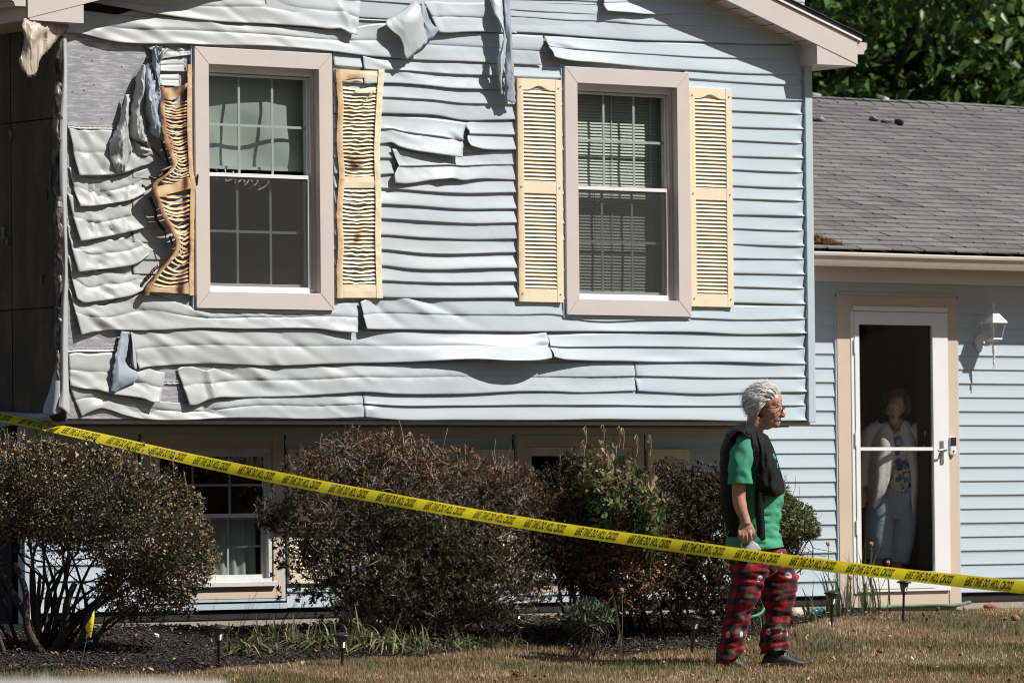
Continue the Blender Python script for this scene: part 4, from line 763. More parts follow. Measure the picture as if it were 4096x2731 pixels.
    prof = [(0, 0), (0, -.085), (.06, -.085), (.068, -.06), (.088, -.045), (.092, -.008), (.086, -.002)]
    b = MB(); P = np.array([[(gx(t), y, zg+h) for t, h in prof] for y in (-OV+.01, YE*.5, YE)]); b.grid(P)
    k = len(b.v); b.add([(gx(t), -OV+.012, zg+h) for t, h in prof], [tuple(range(len(prof)))]); b.obj('gutter', M['tan_soffit'], house, solid=.0015)
# melted soffit hanging at the left eave
P = loft([tl('A', (158, 136, 190), (250, 138, 150), (380, 140, 80), (470, 150, 30), (520, 176, 20)), tl('A', (160, 200, 190), (230, 210, 210), (340, 210, 160), (430, 210, 100), (500, 196, 50)), tl('A', (168, 300, 190), (215, 300, 225), (290, 300, 160), (370, 300, 150), (420, 290, 90)), tl('A', (150, 400, 190), (200, 400, 215), (250, 400, 180), (300, 400, 170), (345, 370, 120)), tl('A', (130, 455, 190), (180, 470, 210), (225, 480, 190), (262, 470, 180), (290, 430, 150)), tl('A', (170, 530, 190), (200, 560, 200), (235, 570, 200), (255, 555, 190), (262, 510, 170))], 60, 60, amp=9, ridge=9, sx=11, sz=1.6, seed=71)
zmn, zmx = P[..., 2].min(), P[..., 2].max(); E_ = np.clip(.9-(P[..., 2]-zmn)/.12, 0, 1)*.5; E_[:, :3] = .5; E_[-3:] = .9
MB().grid(P, a=E_+.001).obj('melted_soffit', M['soffit_burnt'], house, smooth=True, solid=.002)
b = MB(); b.box(-.55, .0, .0, 3, 2.62, 2.64); b.obj('charred_soffit_cavity', M['char'], house)
# ---------------------------------------------------------------- wing roof
GY = .17; zg = float(WP(3250, 1012, GY)[2]); zr = zg
RP = 1/3.0; y0r, z0r = GY+.03, float(WP(3500, 1008, GY)[2])+.012
_f = lambda Y: (float(WP(3500, 412, Y)[2]) - (z0r + (Y-y0r)*RP))
ya, yb = 2.0, 8.0
for _ in range(40):
    ym = (ya+yb)/2
    if _f(ym) > 0: ya = ym
    else: yb = ym
YR = ym; ZR = z0r+(YR-y0r)*RP
b = MB(); b.add([(XCR-.0, y0r, z0r-.02), (14, y0r, z0r-.02), (14, YR, ZR-.02), (XCR, YR, ZR-.02), (14, 2*YR-y0r, z0r-.02), (XCR, 2*YR-y0r, z0r-.02)], [(0, 1, 2, 3), (3, 2, 4, 5)]); wr = b.obj('wing_roof', M['asphalt'], house, solid=.03)
def shmat():
    m, n, b = nodemat('grey_shingle'); oi = n.nodes.new('ShaderNodeObjectInfo'); at = n.nodes.new('ShaderNodeAttribute'); at.attribute_name = 'burn'
    v = texco(n, (1, 1, 1)); tc = n.nodes.new('ShaderNodeNewGeometry'); g = noisetex(n, tc.outputs['Position'], 120, 4, .8); h = noisetex(n, tc.outputs['Position'], 3, 5, .7); r2 = noisetex(n, tc.outputs['Position'], 11, 5, .7)
    f = math_(n, 'ADD', math_(n, 'MULTIPLY', oi.outputs['Random'], .45), math_(n, 'MULTIPLY', at.outputs['Fac'], .45)); f = math_(n, 'ADD', f, math_(n, 'MULTIPLY', h, .4))
    c = ramp(n, f, [(.15, (.078, .078, .08)), (.85, (.20, .198, .198))]); c = mix(n, math_(n, 'MULTIPLY', g, .5), c, (.13, .125, .125))
    c = mix(n, ramp(n, r2, [(.68, (0, 0, 0)), (.80, (.6, .6, .6))]), c, (.17, .09, .045))
    n.links.new(c, b.inputs['Base Color']); b.inputs['Roughness'].default_value = .9; bump(n, b, g, .002, .8); return m
M['shingle'] = shmat()
th = math.atan(RP); EXP = .127; ncs = int((YR-y0r)/cos(th)/EXP); cnt = 0; base = None; rest = MB(); rr = random.Random(4)
def shingle_geo(w, th_=.0085, d0=.0, wob=0):
    # local: x along, y up-slope, z normal
    return [(0, 0, th_), (w, 0, th_), (w, .14, .001), (0, .14, .001), (0, 0, 0), (w, 0, 0)], [(0, 1, 2, 3), (4, 5, 1, 0), (0, 3, 4), (1, 5, 2)]
shm = []
for i in range(5):
    vs, fs = shingle_geo(.290+.006*i/4); vs = [list(v) for v in vs]; vs[0][2] += .001*i; vs[1][2] += .0012*((i*2) % 5); vs[0][1] -= .002*i; vs[1][1] += .003*((i*3) % 4-1)
    vs[4][1] = vs[0][1]; vs[5][1] = vs[1][1]; q = MB(); q.add(vs, fs, [.15+.2*i]*6); me = q.mesh('shingle'); me.materials.append(M['shingle']); shm.append(me)
Rm = Matrix.Rotation(th, 4, 'X')
for c in range(ncs+1):
    off = ((c*.5) % 1)*.3048 + (c*.045 % .3)
    for k in range(-1, 30):
        X = XCR+.002+off-.305+k*.3048
        if X < XCR-.29 or X > 13.9: continue
        Yc = y0r-.02+c*EXP*cos(th); Zc = z0r-.004+c*EXP*sin(th)+.008
        # near rows that show in the picture become pieces
        if cnt < 300 and X < 9.0+c*.06 and X > XCR-.1:
            o = bpy.data.objects.new('shingle', shm[rr.randrange(5)]); COL.objects.link(o); o.parent = wr; o.matrix_parent_inverse = wm(wr).inverted()
            o.location = (X, Yc, Zc); o.rotation_euler = (th+rr.uniform(-.012, .004), rr.uniform(-.003, .003), 0); cnt += 1
        elif X > XCR-.1:
            me = shm[rr.randrange(5)]; n0 = len(rest.v)
            rest.add([Rm @ v.co + Vector((X, Yc, Zc)) for v in me.vertices], [tuple(p.vertices) for p in me.polygons], [rr.random()]*6)
rest.obj('shingle_field', M['shingle'], wr, kind='stuff')
b = MB(); b.box(XCR, 13.9, YR-.10, YR+.10, ZR-.03, ZR+.012); b.obj('ridge_vent', M['black'], wr)
b = MB()
for i in range(38):
    x = XCR+i*.2; dz = .010*mnoise.noise((x*.9, 3, 1)); v = []
    for X in (x, x+.215): v += [(X, YR-.15, ZR-.028+dz+.008+(.006 if X == x else 0)), (X, YR, ZR+.030+dz+(.006 if X == x else 0)), (X, YR+.15, ZR-.02+dz), (X, YR-.15, ZR-.034+dz)]
    b.add(v, [(0, 4, 5, 1), (1, 5, 6, 2), (3, 7, 4, 0), (0, 1, 3)], [.5+.3*mnoise.noise((i, 0, 0))]*8)
b.obj('ridge_cap', M['shingle'], wr)
# wing eave: gutter, fascia, soffit
prof = [(0, 0), (-.01, -.004), (-.118, -.008), (-.124, -.016), (-.121, -.034), (-.100, -.062), (-.090, -.085), (-.080, -.105), (0, -.108)]
xs = np.linspace(XCR, 13.9, 40); b = MB(); P = np.array([[(x, GY+.10+y, z0r-.012+z+.004*mnoise.noise((x*.7, 1, 1))) for y, z in prof] for x in xs]); b.grid(P, flip=True); b.obj('gutter', M['white_old'] if False else simple('almond_gutter', (.56, .49, .42), .42, .05, 4, dirt=(.28, .2, .13)), house, smooth=False)
zs = float(WP(3500, 1126, .30)[2])
MB().box(XCR, 13.9, GY+.101, GY+.12, zs-.004, z0r-.02).obj('eave_fascia', M['tan'], house)
MB().box(XCR, 13.9, GY+.121, LY-.0, zs+.004, zs+.014).obj('eave_soffit', M['tan_soffit'], house)
MB().box(XCR, 13.9, LY-.02, LY+.01, zs-.10, zs+.003).obj('frieze_board', M['siding_right'], house)
MB().box(13.8, 13.9, LY, 8, -1.3, 2.3).obj('end_wall', M['siding_right'], house)
# ---------------------------------------------------------------- storm door
t_ = R4(3345, 1187, 3826, 2425, LY); a, c = t_[0], t_[1]
dl, dr_, db_, dt_ = DO[0], DO[1], DO[2], DO[3]
b = MB(); b.box(a, dl-.001, LY-.026, LY+.01, t_[2], t_[3]); b.box(dr_+.001, c, LY-.026, LY+.01, t_[2], t_[3]); b.box(dl-.001, dr_+.001, LY-.025, LY+.01, dt_+.002, t_[3]); b.box(dl-.001, dr_+.001, LY-.020, LY+.01, t_[2], db_-.002)
b.obj('door_casing', M['tan'], house, bevel=.002)
b = MB(); b.box(a-.012, a-.001, LY-.020, LY+.01, t_[2], t_[3]+.01); b.box(c+.001, c+.012, LY-.020, LY+.01, t_[2], t_[3]+.01); b.box(a-.012, c+.012, LY-.03, LY+.01, t_[3]+.011, t_[3]+.024); b.obj('j_channel', M['siding_right'], house)
MB().box(dl+.02, dr_-.0, LY-.042, LY-.026, dt_-.0, dt_+.035).obj('drip_cap', M['white'], house, bevel=.002)
g = R4(3435, 1300, 3728, 2287, LY-.02); b = MB()
Y0, Y1 = LY-.040, LY-.008
b.box(dl+.03, g[0], Y0, Y1, db_, dt_-.004); b.box(g[1], dr_, Y0, Y1, db_, dt_-.004); b.box(g[0], g[1], Y0, Y1, g[3], dt_-.004); b.box(g[0], g[1], Y0, Y1, db_, g[2]); zmr = float(WP(3580, 1795, LY-.02)[2]); b.box(g[0], g[1], Y0+.004, Y1, zmr-.012, zmr+.012)
b.box(dl, dl+.028, Y0+.008, Y1, db_-.01, dt_); b.box(g[0]+.01, g[1]-.01, Y0-.004, Y0-.0005, db_+.02, g[2]-.02)
door = b.obj('storm_door', M['white'], house, bevel=.003, label='white full-view storm door')
MB().box(g[0]-.002, g[1]+.002, LY-.022, LY-.018, g[2], g[3]).obj('pane', M['door_glass'], door)
hx, hz = [float(v) for v in WP(3770, 1800, LY-.05)[[0, 2]]]
b = MB(); b.box(hx-.016, hx+.016, Y0-.008, Y0-.0005, hz-.10, hz+.07); b.tube([(hx, Y0-.008, hz), (hx, Y0-.055, hz), (hx-.03, Y0-.062, hz+.004), (hx-.085, Y0-.06, hz-.004)], .008, 8); b.ball((hx+.004, Y0-.03, hz+.002), .015); b.obj('handle', M['metal'], door, smooth=False, bevel=.002)
for zz_ in (.55, -.12, -.75): MB().box(dl+.020, dl+.032, Y0-.006, Y0+.006, zz_-.05, zz_+.05).obj('hinge', M['white'], door)
MB().box(g[1]+.01, g[1]+.035, LY+.03, LY+.15, -1.29, dt_).obj('inner_door_edge', M['dark'], house)
# lower windows
def lowwin(L, label):
    X0, X1, Z0, Z1 = L; w = .085
    b = MB(); b.box(X0-w, X0-.001, LY-.022, LY+.01, Z0-.10, Z1+.085); b.box(X1+.001, X1+w, LY-.022, LY+.01, Z0-.10, Z1+.085); b.box(X0-.001, X1+.001, LY-.021, LY+.01, Z1+.002, Z1+.085); b.box(X0-.001, X1+.001, LY-.021, LY+.01, Z0-.10, Z0-.002)
    win = b.obj('window', M['tan'], house, bevel=.002, label=label)
    b = MB(); b.box(X0-w-.012, X0-w-.001, LY-.018, LY+.01, Z0-.11, Z1+.1); b.box(X1+w+.001, X1+w+.012, LY-.018, LY+.01, Z0-.11, Z1+.1); b.box(X0-w-.012, X1+w+.012, LY-.026, LY+.01, Z1+.087, Z1+.1); b.box(X0-w-.012, X1+w+.012, LY-.02, LY+.01, Z0-.118, Z0-.102); b.obj('j_channel', M['siding_right'], win)
    frame(MB(), X0, X1, Z0, Z1, .032, LY-.012, LY+.06).obj('outer_frame', M['white_old'], win, bevel=.002)
    MB().box(X0-.01, X1+.01, LY-.05, LY-.013, Z0-.02, Z0+.012).obj('sill', M['white_old'], win, bevel=.003)
    zm = (Z0+Z1)/2; a, c = X0+.032, X1-.032
    for (s0, s1, Y) in ((zm-.012, Z1-.032, LY+.0), (Z0+.032, zm+.012, LY+.024)):
        frame(MB(), a, c, s0, s1, .026, Y, Y+.022).obj('sash', M['white_old'], win, bevel=.0015)
        MB().box(a+.026, c-.026, Y+.009, Y+.012, s0+.026, s1-.026).obj('pane', M['glass'], win)
        for k in (1, 2): x = a+(c-a)*k/3; MB().box(x-.007, x+.007, Y+.013, Y+.019, s0+.026, s1-.026).obj('muntin', M['grid'], win)
        MB().box(a+.026, c-.026, Y+.0125, Y+.0195, (s0+s1)/2-.007, (s0+s1)/2+.007).obj('muntin', M['grid'], win)
    xs = np.linspace(a+.22, c-.02, 70); P = np.array([[(x, LY+.12+.014*sin(x*75+z)+.006*sin(x*31), z) for x in xs] for z in np.linspace(Z0+.03, zm+.0, 6)])
    return P
P = lowwin(LW1, 'old white window in tan casing with a pleated curtain in its lower sash'); cu = MB().grid(P).obj('curtain', M['cloth_grey'], None, smooth=True); tag(cu, 'pale pleated curtain inside the ground-floor window behind the left bush', 'curtain')
P = lowwin(LW2, 'old white window in tan casing'); cu = MB().grid(P).obj('curtain', M['cloth_grey'], None, smooth=True); tag(cu, 'pale curtain inside the ground-floor window behind the middle bushes', 'curtain')
# ================================================================ GROUND
def ground():
    xs = np.r_[np.linspace(-400, -20, 14), np.linspace(-16, 16, 150), np.linspace(20, 400, 14)]; ys = np.r_[np.linspace(-400, -30, 12), np.linspace(-26, -9, 24), np.linspace(-8.6, 1, 80), np.linspace(1.5, 40, 20), np.linspace(50, 400, 8)]
    P = np.array([[(x, y, float(gz(x, y))+(.012*mnoise.noise((x*2.2, y*2.2, 0)) if abs(x) < 20 and abs(y) < 10 else 0)-(.0 if y < .7 else .03)) for x in xs] for y in ys])
    g = MB().grid(P, flip=True).obj('lawn', M['lawn'], None, smooth=True); tag(g, kind='structure'); return g
ground()
_be = np.array([GP(a_, b_)[:2] for a_, b_ in ((-200, 2690), (500, 2692), (900, 2676), (1200, 2655), (1700, 2625), (2100, 2575), (2500, 2550), (2900, 2535), (3150, 2505), (3350, 2480))]); _be = _be[np.argsort(_be[:, 0])]
def bed_edge(X): return float(np.interp(X, _be[:, 0], _be[:, 1])) + .05*math.sin(X*2.1) + .03*math.sin(X*5.3+1)    # front edge of the mulch bed (world Y)
def bed():
    xs = np.linspace(-4, 7.0, 150); ts = np.linspace(0, 1, 26)
    P = np.array([[(x, min(.71, bed_edge(x))*(1-t)+.715*t, 0) for x in xs] for t in ts]); 
    for r in P.reshape(-1, 3): r[2] = float(gz(r[0], r[1]))+.014+.018*mnoise.noise((r[0]*5, r[1]*5, 3))
    P[0, :, 2] -= .03
    o = MB().grid(P, flip=True).obj('mulch_bed', M['mulch_soil'], None, smooth=True); tag(o, kind='structure')
bed()
MB().box(7.0, 9.6, .42, LY-.021, -1.60, -1.385).obj('doorstep', M['concrete'], house, bevel=.006)
# ================================================================ FOLIAGE
def fast_mesh(name, V, F, mat, rnd=None, smooth=False):
    V = np.asarray(V, np.float32).reshape(-1, 3); F = np.asarray(F, np.int32); k = F.shape[1]
    me = bpy.data.meshes.new(name); me.vertices.add(len(V)); me.vertices.foreach_set('co', V.ravel())
    me.loops.add(F.size); me.loops.foreach_set('vertex_index', F.ravel()); me.polygons.add(len(F))
    me.polygons.foreach_set('loop_start', np.arange(0, F.size, k, dtype=np.int32)); me.polygons.foreach_set('loop_total', np.full(len(F), k, np.int32))
    if rnd is not None:
        at = me.attributes.new('rnd', 'FLOAT', 'POINT'); at.data.foreach_set('value', np.asarray(rnd, np.float32))
    me.update(calc_edges=True); me.validate(); me.materials.append(mat)
    if smooth: me.polygons.foreach_set('use_smooth', [True]*len(F))
    return me
def mesh_obj(me, name, parent=None, kind=None, label=None):
    o = bpy.data.objects.new(name, me); COL.objects.link(o); attach(o, parent); return tag(o, label, None, None, kind)
def unit(v): return v/(np.linalg.norm(v, axis=-1, keepdims=True)+1e-9)
def leaves(C, L, W, rnd, up=.3, out=None, curl=.25, outw=.8, droop=0.0, seed=1):
    """C n x 3 centres; each leaf is a 6-vertex folded blade"""
    r = np.random.default_rng(seed); n = len(C); A = r.normal(size=(n, 3))
    if out is not None: A = A*1.0 + out*outw
    A[:, 2] += up - droop; A = unit(A); B = unit(np.cross(A, r.normal(size=(n, 3)))); N = np.cross(A, B)
    L = L*r.uniform(.65, 1.25, n)[:, None]; W = W*r.uniform(.7, 1.2, n)[:, None]; cu = curl*r.uniform(-.3, 1.3, n)[:, None]
    base = C - A*L*.5; m1 = base+A*L*.38; tip = base+A*L - N*L*cu*.6
    V = np.stack([base, m1+B*W*.5+N*W*.18, m1-N*L*cu*.12, m1-B*W*.5+N*W*.18, tip, m1+B*0+A*L*.25-N*L*cu*.25], 1)
    V = np.stack([base, m1+B*W*.5+N*W*.16, tip, m1-B*W*.5+N*W*.16, m1-N*L*cu*.1], 1)
    idx = (np.arange(n)*5)[:, None]; F = np.concatenate([idx+np.array([[0, 1, 4]]), idx+np.array([[4, 1, 2]]), idx+np.array([[0, 4, 3]]), idx+np.array([[4, 2, 3]])])
    return V.reshape(-1, 3), F, np.repeat(rnd, 5)
def in_shell(c, R, n, r, inner=.55, gap=1.3, gseed=0, thr=-.25):
    out = []; d_ = []
    while len(out) < n:
        v = unit(r.normal(size=(n, 3))); s = r.uniform(inner**3, 1, n)**(1/3)
        bump_ = np.array([1+.20*mnoise.noise((x*2.2+gseed, y*2.2, z*2.2)) + .10*mnoise.noise((x*5+gseed, y*5, z*5)) for x, y, z in v])
        p = v*(s*bump_)[:, None]*R + c
        g = np.array([mnoise.noise((x*gap+gseed, y*gap, z*gap)) for x, y, z in p*3.0])
        k = (g > thr) | (r.random(n) < .15); out += list(p[k]); d_ += list(v[k])
    return np.array(out[:n]), np.array(d_[:n])
bark = simple('bark', (.055, .042, .032), .9, .35, 20, bd=.004, bs=40)
twigm = simple('dead_twig', (.36, .28, .23), .7, .3, 30)
def stems(base, tips, r0, mat, parent, name='branches', seed=0, twigs=0, twl=.14, spread=.03, sub=2, kind=None):
    rr = np.random.default_rng(seed); b = MB()
    for t in tips:
        b0 = np.array(base)+np.r_[rr.normal(0, spread, 2), -.02]; t = np.array(t); m1 = b0*.6+t*.4+rr.normal(0, .05, 3); m1[2] += .02; m2 = b0*.25+t*.75+rr.normal(0, .05, 3)
        Q = curve([b0, m1, m2, t], 12); b.tube(Q, np.linspace(r0, r0*.25, 12), 6)
        for _ in range(sub):
            k = rr.integers(4, 10); e = Q[k]+rr.normal(0, .13, 3)+np.array([0, 0, .12]); b.tube(curve([Q[k], (Q[k]+e)/2+rr.normal(0, .02, 3), e], 6), np.linspace(r0*.4, r0*.1, 6), 5)
        for _ in range(twigs):
            k = rr.integers(5, 12); e = Q[k]+unit(rr.normal(0, 1, 3)+np.array([0, 0, .7]))*twl*rr.uniform(.4, 1.6); b.tube(curve([Q[k], (Q[k]+e)/2+rr.normal(0, .014, 3), e], 4), [.0026, .0022, .0016, .001], 3, caps=False)
    return b.obj(name, mat, parent, smooth=True, kind=kind)
def bush(name, label, base, blobs, n, L, W, mat, seed, stem_tips=14, r0=.016, twigs=0, inner=.5, thr=-.22, up=.3, droop=0, stemmat=None, rfun=None, twl=.14, outw=.8, spread=.05, curl=.3, sub=2, gap=1.3, whorl=0):
    t = empty(name, base, label, 'bush', 'shrubs along the house front'); r = np.random.default_rng(seed)
    vol = np.array([b_[1][0]*b_[1][1]+b_[1][1]*b_[1][2]+b_[1][0]*b_[1][2] for b_ in blobs]); vol /= vol.sum(); Vs, Fs, Rs, k0 = [], [], [], 0; tips = []
    for i, (c, R) in enumerate(blobs):
        m = int(n*vol[i]); p, d = in_shell(np.array(c), np.array(R), m, r, inner, gap, seed*3+i, thr)
        if whorl:
            kk = r.integers(0, m, m//whorl+1); p = np.repeat(p[kk], whorl, 0)[:m]; d = np.repeat(d[kk], whorl, 0)[:m]; wd_ = unit(r.normal(size=(m, 3))*.9+d*.5+np.array([0, 0, up])); p = p+wd_*L*.45; d = wd_*2.2
        rn = r.random(m)*.55 + .45*np.clip(.5+1.3*np.array([mnoise.noise((x*2.2, y*2.2, z*2.2+seed)) for x, y, z in p]), 0, 1)
        if rfun is not None: rn = rfun(p, d, rn, r)
        V, F, R_ = leaves(p, L, W, rn, up, d, curl, outw, droop, seed+i); Vs.append(V); Fs.append(F+k0); Rs.append(R_); k0 += len(V)
        for _ in range(max(2, int(stem_tips*vol[i]))): tips.append(p[r.integers(0, m)]*.85+np.array(c)*.15)
    me = fast_mesh('foliage', np.concatenate(Vs), np.concatenate(Fs), mat, np.concatenate(Rs)); mesh_obj(me, 'foliage', t, 'stuff')
    stems(base, tips, r0, stemmat or bark, t, seed=seed, twigs=twigs, twl=twl, spread=spread, sub=sub, kind='stuff')
    return t
L_box = attrmat('boxwood_leaf', [(0, (.018, .036, .012)), (.42, (.040, .058, .022)), (.60, (.075, .060, .030)), (.78, (.20, .125, .065)), (1, (.50, .33, .19))], .42, .1, .4)
L_az = attrmat('azalea_scorched_leaf', [(0, (.018, .032, .010)), (.28, (.050, .058, .024)), (.5, (.095, .075, .038)), (.75, (.22, .115, .065)), (1, (.46, .31, .20))], .6, .15)
L_rd = attrmat('scorched_rust_leaf', [(0, (.018, .032, .010)), (.35, (.045, .045, .02)), (.58, (.11, .070, .038)), (.76, (.24, .10, .055)), (1, (.60, .46, .32))], .55, .15)
L_gr = attrmat('green_leaf', [(0, (.035, .08, .02)), (.4, (.10, .16, .05)), (.75, (.20, .20, .09)), (1, (.38, .27, .15))], .45, .25)
L_sg = attrmat('sage_leaf', [(0, (.07, .095, .05)), (1, (.16, .18, .11))], .6, .1)
L_tr = attrmat('tree_leaf', [(0, (.030, .075, .014)), (.6, (.065, .14, .026)), (1, (.14, .21, .05))], .38, .25, .5)
def at_D(px, py, D): return VP(px, py, D)
def blob(px, py, D, rx, rz, ry=None): c = at_D(px, py, D); return (c, (rx/640, (ry or (rx+rz)/2)/640, rz/640))
# B1: left, clipped boxwood with open legs
D1 = 33.6; g1 = GP(190, 2560); Rot = None
b1 = [blob(60, 1960, D1, 340, 225), blob(330, 2000, D1, 310, 235), blob(580, 2120, D1, 260, 240), blob(690, 2210, D1, 190, 190), blob(590, 2350, D1+.1, 230, 140), blob(-150, 1980, D1+.1, 250, 230), blob(180, 1830, D1, 140, 75), blob(440, 1850, D1, 110, 60)]
bush('boxwood_bush', 'clipped boxwood with browned small leaves and bare crooked legs at the far left', g1, b1, 52000, .023, .0145, L_box, 3, stem_tips=24, r0=.014, inner=.62, thr=-.12, twigs=12, outw=1.1, curl=.12, twl=.12, spread=.10, sub=3, rfun=lambda p, d, rn, r: np.clip(.72*r.random(len(p))+.28*rn+.08, 0, 1))
rr = random.Random(2); b = MB()
for (x0, y0, x1, y1, D, r) in ((150, 2600, -20, 2230, 33.5, .028), (190, 2600, 60, 2250, 33.4, .03), (200, 2600, 300, 2330, 33.6, .034), (230, 2600, 420, 2400, 33.5, .024), (140, 2600, 160, 2300, 33.7, .02), (250, 2590, 520, 2440, 33.6, .018), (30, 2620, -60, 2300, 33.3, .018), (100, 2600, 250, 2280, 33.8, .016)):
    p0 = at_D(x0, y0, D); p1 = at_D(x1, y1, D); p0[2] = float(gz(p0[0], p0[1]))-.03; Q = curve([p0, p0*.6+p1*.4+np.array([rr.uniform(-.05, .05), 0, rr.uniform(-.06, .0)]), p0*.3+p1*.7+np.array([0, 0, .03]), p1], 14); b.tube(Q, np.linspace(r, r*.55, 14), 8)
leg = b.obj('trunk', bark, bpy.data.objects['boxwood_bush'], smooth=True)
# sprigs poking up
def sprigs(parent, pts, mat, L, W, n, D, ln, seed, lab='sprig'):
    r = np.random.default_rng(seed); Vs, Fs, Rs, k0 = [], [], [], 0; b = MB()
    for (px, py) in pts:
        a = at_D(px, py, D+r.uniform(-.15, .15)); dirv = np.array([r.normal(0, .12), r.normal(0, .1), 1.0]); e = a+dirv*ln*r.uniform(.7, 1.2); a = a-dirv*.06; Q = curve([a, (a+e)/2+r.normal(0, .008, 3), e], 8); b.tube(Q, .0022, 4, caps=False)
        t = r.uniform(.1, 1, n); p = a+(e-a)*t[:, None]; d = unit(r.normal(size=(n, 3))); p = p + d*L*.4
        V, F, R_ = leaves(p, L, W, r.uniform(.3, 1, n), .3, d, .2, 1.5, 0, seed); Vs.append(V); Fs.append(F+k0); Rs.append(R_); k0 += len(V)
    mesh_obj(fast_mesh('sprig_leaves', np.concatenate(Vs), np.concatenate(Fs), mat, np.concatenate(Rs)), 'sprig_leaves', parent, 'stuff'); b.obj('sprig_stems', twigm, parent, kind='stuff')
sprigs(bpy.data.objects['boxwood_bush'], [(545, 1850), (570, 1830), (600, 1830), (630, 1850), (690, 1850), (700, 1900), (520, 1870), (745, 1960), (800, 2060), (350, 1800), (30, 1760), (90, 1770), (160, 1780), (840, 2240), (870, 2280), (480, 1850)], L_box, .026, .014, 14, 33.3, .09, 5)
# B2: big azalea
D2 = 35.0; g2 = GP(1640, 2520)
b2 = [blob(1500, 1970, D2, 390, 255), blob(1290, 2060, D2, 250, 210), blob(1780, 2010, D2, 370, 225), blob(1980, 2140, D2+.1, 310, 230), blob(1380, 2270, D2-.1, 310, 240), blob(1750, 2300, D2-.1, 430, 230), blob(2010, 2330, D2, 260, 200), blob(1470, 1800, D2, 130, 80), blob(1650, 1830, D2, 120, 70), blob(2050, 1960, D2+.1, 150, 120), blob(1090, 2060, D2, 100, 65), blob(1240, 1890, D2, 130, 100)]
def az(p, d, rn, r):
    z = (p[:, 2]+1.4)/1.5; return np.clip(.40*rn+.40*r.random(len(p))+.42*z-.14, 0, 1)
bush('azalea_bush', 'largest scorched azalea, twiggy dome of rust-brown leaves behind the yellow tape', g2, b2, 46000, .036, .0115, L_az, 7, stem_tips=130, r0=.011, twigs=40, inner=.35, thr=.02, stemmat=twigm, up=.5, rfun=az, whorl=7, twl=.15, outw=.9, spread=.22, sub=3, gap=1.6)
sprigs(bpy.data.objects['azalea_bush'], [(1400, 1780), (1440, 1770), (1530, 1775), (1560, 1790), (1640, 1800), (1290, 1820), (1210, 1850), (1180, 1900), (1100, 2010), (1060, 2050), (1030, 2080), (1700, 1830), (1860, 1850), (1910, 1870), (1330, 1830), (1480, 1780), (2010, 1890), (1780, 1880)], L_az, .034, .010, 22, 34.9, .12, 9)
# B3: rusty bush with a leafy top
D3 = 35.6; g3 = GP(2420, 2505)
b3 = [blob(2330, 1970, D3, 220, 160), blob(2500, 2080, D3, 260, 220), blob(2290, 2150, D3, 240, 210), blob(2480, 2280, D3+.1, 300, 190), blob(2350, 1880, D3, 110, 90)]
bush('rust_bush', 'rust-brown scorched bush under tall drooping green shoots, right of the largest azalea', g3, b3, 26000, .042, .015, L_rd, 13, whorl=5, stem_tips=44, r0=.012, twigs=10, inner=.45, thr=-.1, up=.2, outw=.9, spread=.18, sub=2, gap=1.5)
# tall leafy shoots
D4 = 35.1; t4 = empty('wilted_shrub', GP(2470, 2500), 'tall green shrub with large wilted drooping leaves rising above the rust-brown bush', 'bush', 'shrubs along the house front')
r = np.random.default_rng(4); b = MB(); Vs, Fs, Rs, k0 = [], [], [], 0
for i in range(64):
    px = r.uniform(2330, 2640); top = 1700+abs(px-2450)*.45+r.uniform(0, 170)+(90 if px > 2560 else 0); a = at_D(2470+(px-2470)*.8, 2330, D4+.5+r.uniform(-.2, .2)); e = at_D(px, top, D4+r.uniform(-.25, .25)); Q = curve([a, (a*.4+e*.6)+r.normal(0, .02, 3), e], 14); b.tube(Q, np.linspace(.0035, .0016, 14), 5)
    n = 16; t = r.uniform(.45, 1, n); k = (t*13).astype(int); p = Q[k]+r.normal(0, .022, (n, 3)); p[:, 2] -= .02
    rn = np.clip(r.uniform(0, .55, n)+.5*(t > .86), 0, 1); V, F, R_ = leaves(p, .078, .034, rn, -.35, unit(r.normal(size=(n, 3))), .5, .7, .5, i); Vs.append(V); Fs.append(F+k0); Rs.append(R_); k0 += len(V)
mesh_obj(fast_mesh('leaf_mass', np.concatenate(Vs), np.concatenate(Fs), L_gr, np.concatenate(Rs)), 'leaf_mass', t4, 'stuff'); b.obj('branches', bark, t4, smooth=True)
b = MB()
for px, py in ((2340, 1704), (2410, 1697), (2475, 1704), (2490, 1712), (2545, 1738), (2598, 1740), (2332, 1760)):
    e = at_D(px, py, D4); a = e-np.array([0, 0, .14]); b.tube(curve([a, (a+e)/2+[.012, 0, 0], e, e+[-.014, 0, -.02]], 10), .0022, 5)
    V, F, R_ = leaves(e+r.normal(0, .008, (4, 3))-np.array([0, 0, .035]), .055, .012, np.ones(4)*.97, -1.5, None, .4, 0, 1.5, px); mesh_obj(fast_mesh('wilted_leaf', V, F, L_gr, R_), 'wilted_leaf', t4)
b.obj('shoot_tips', twigm, t4)
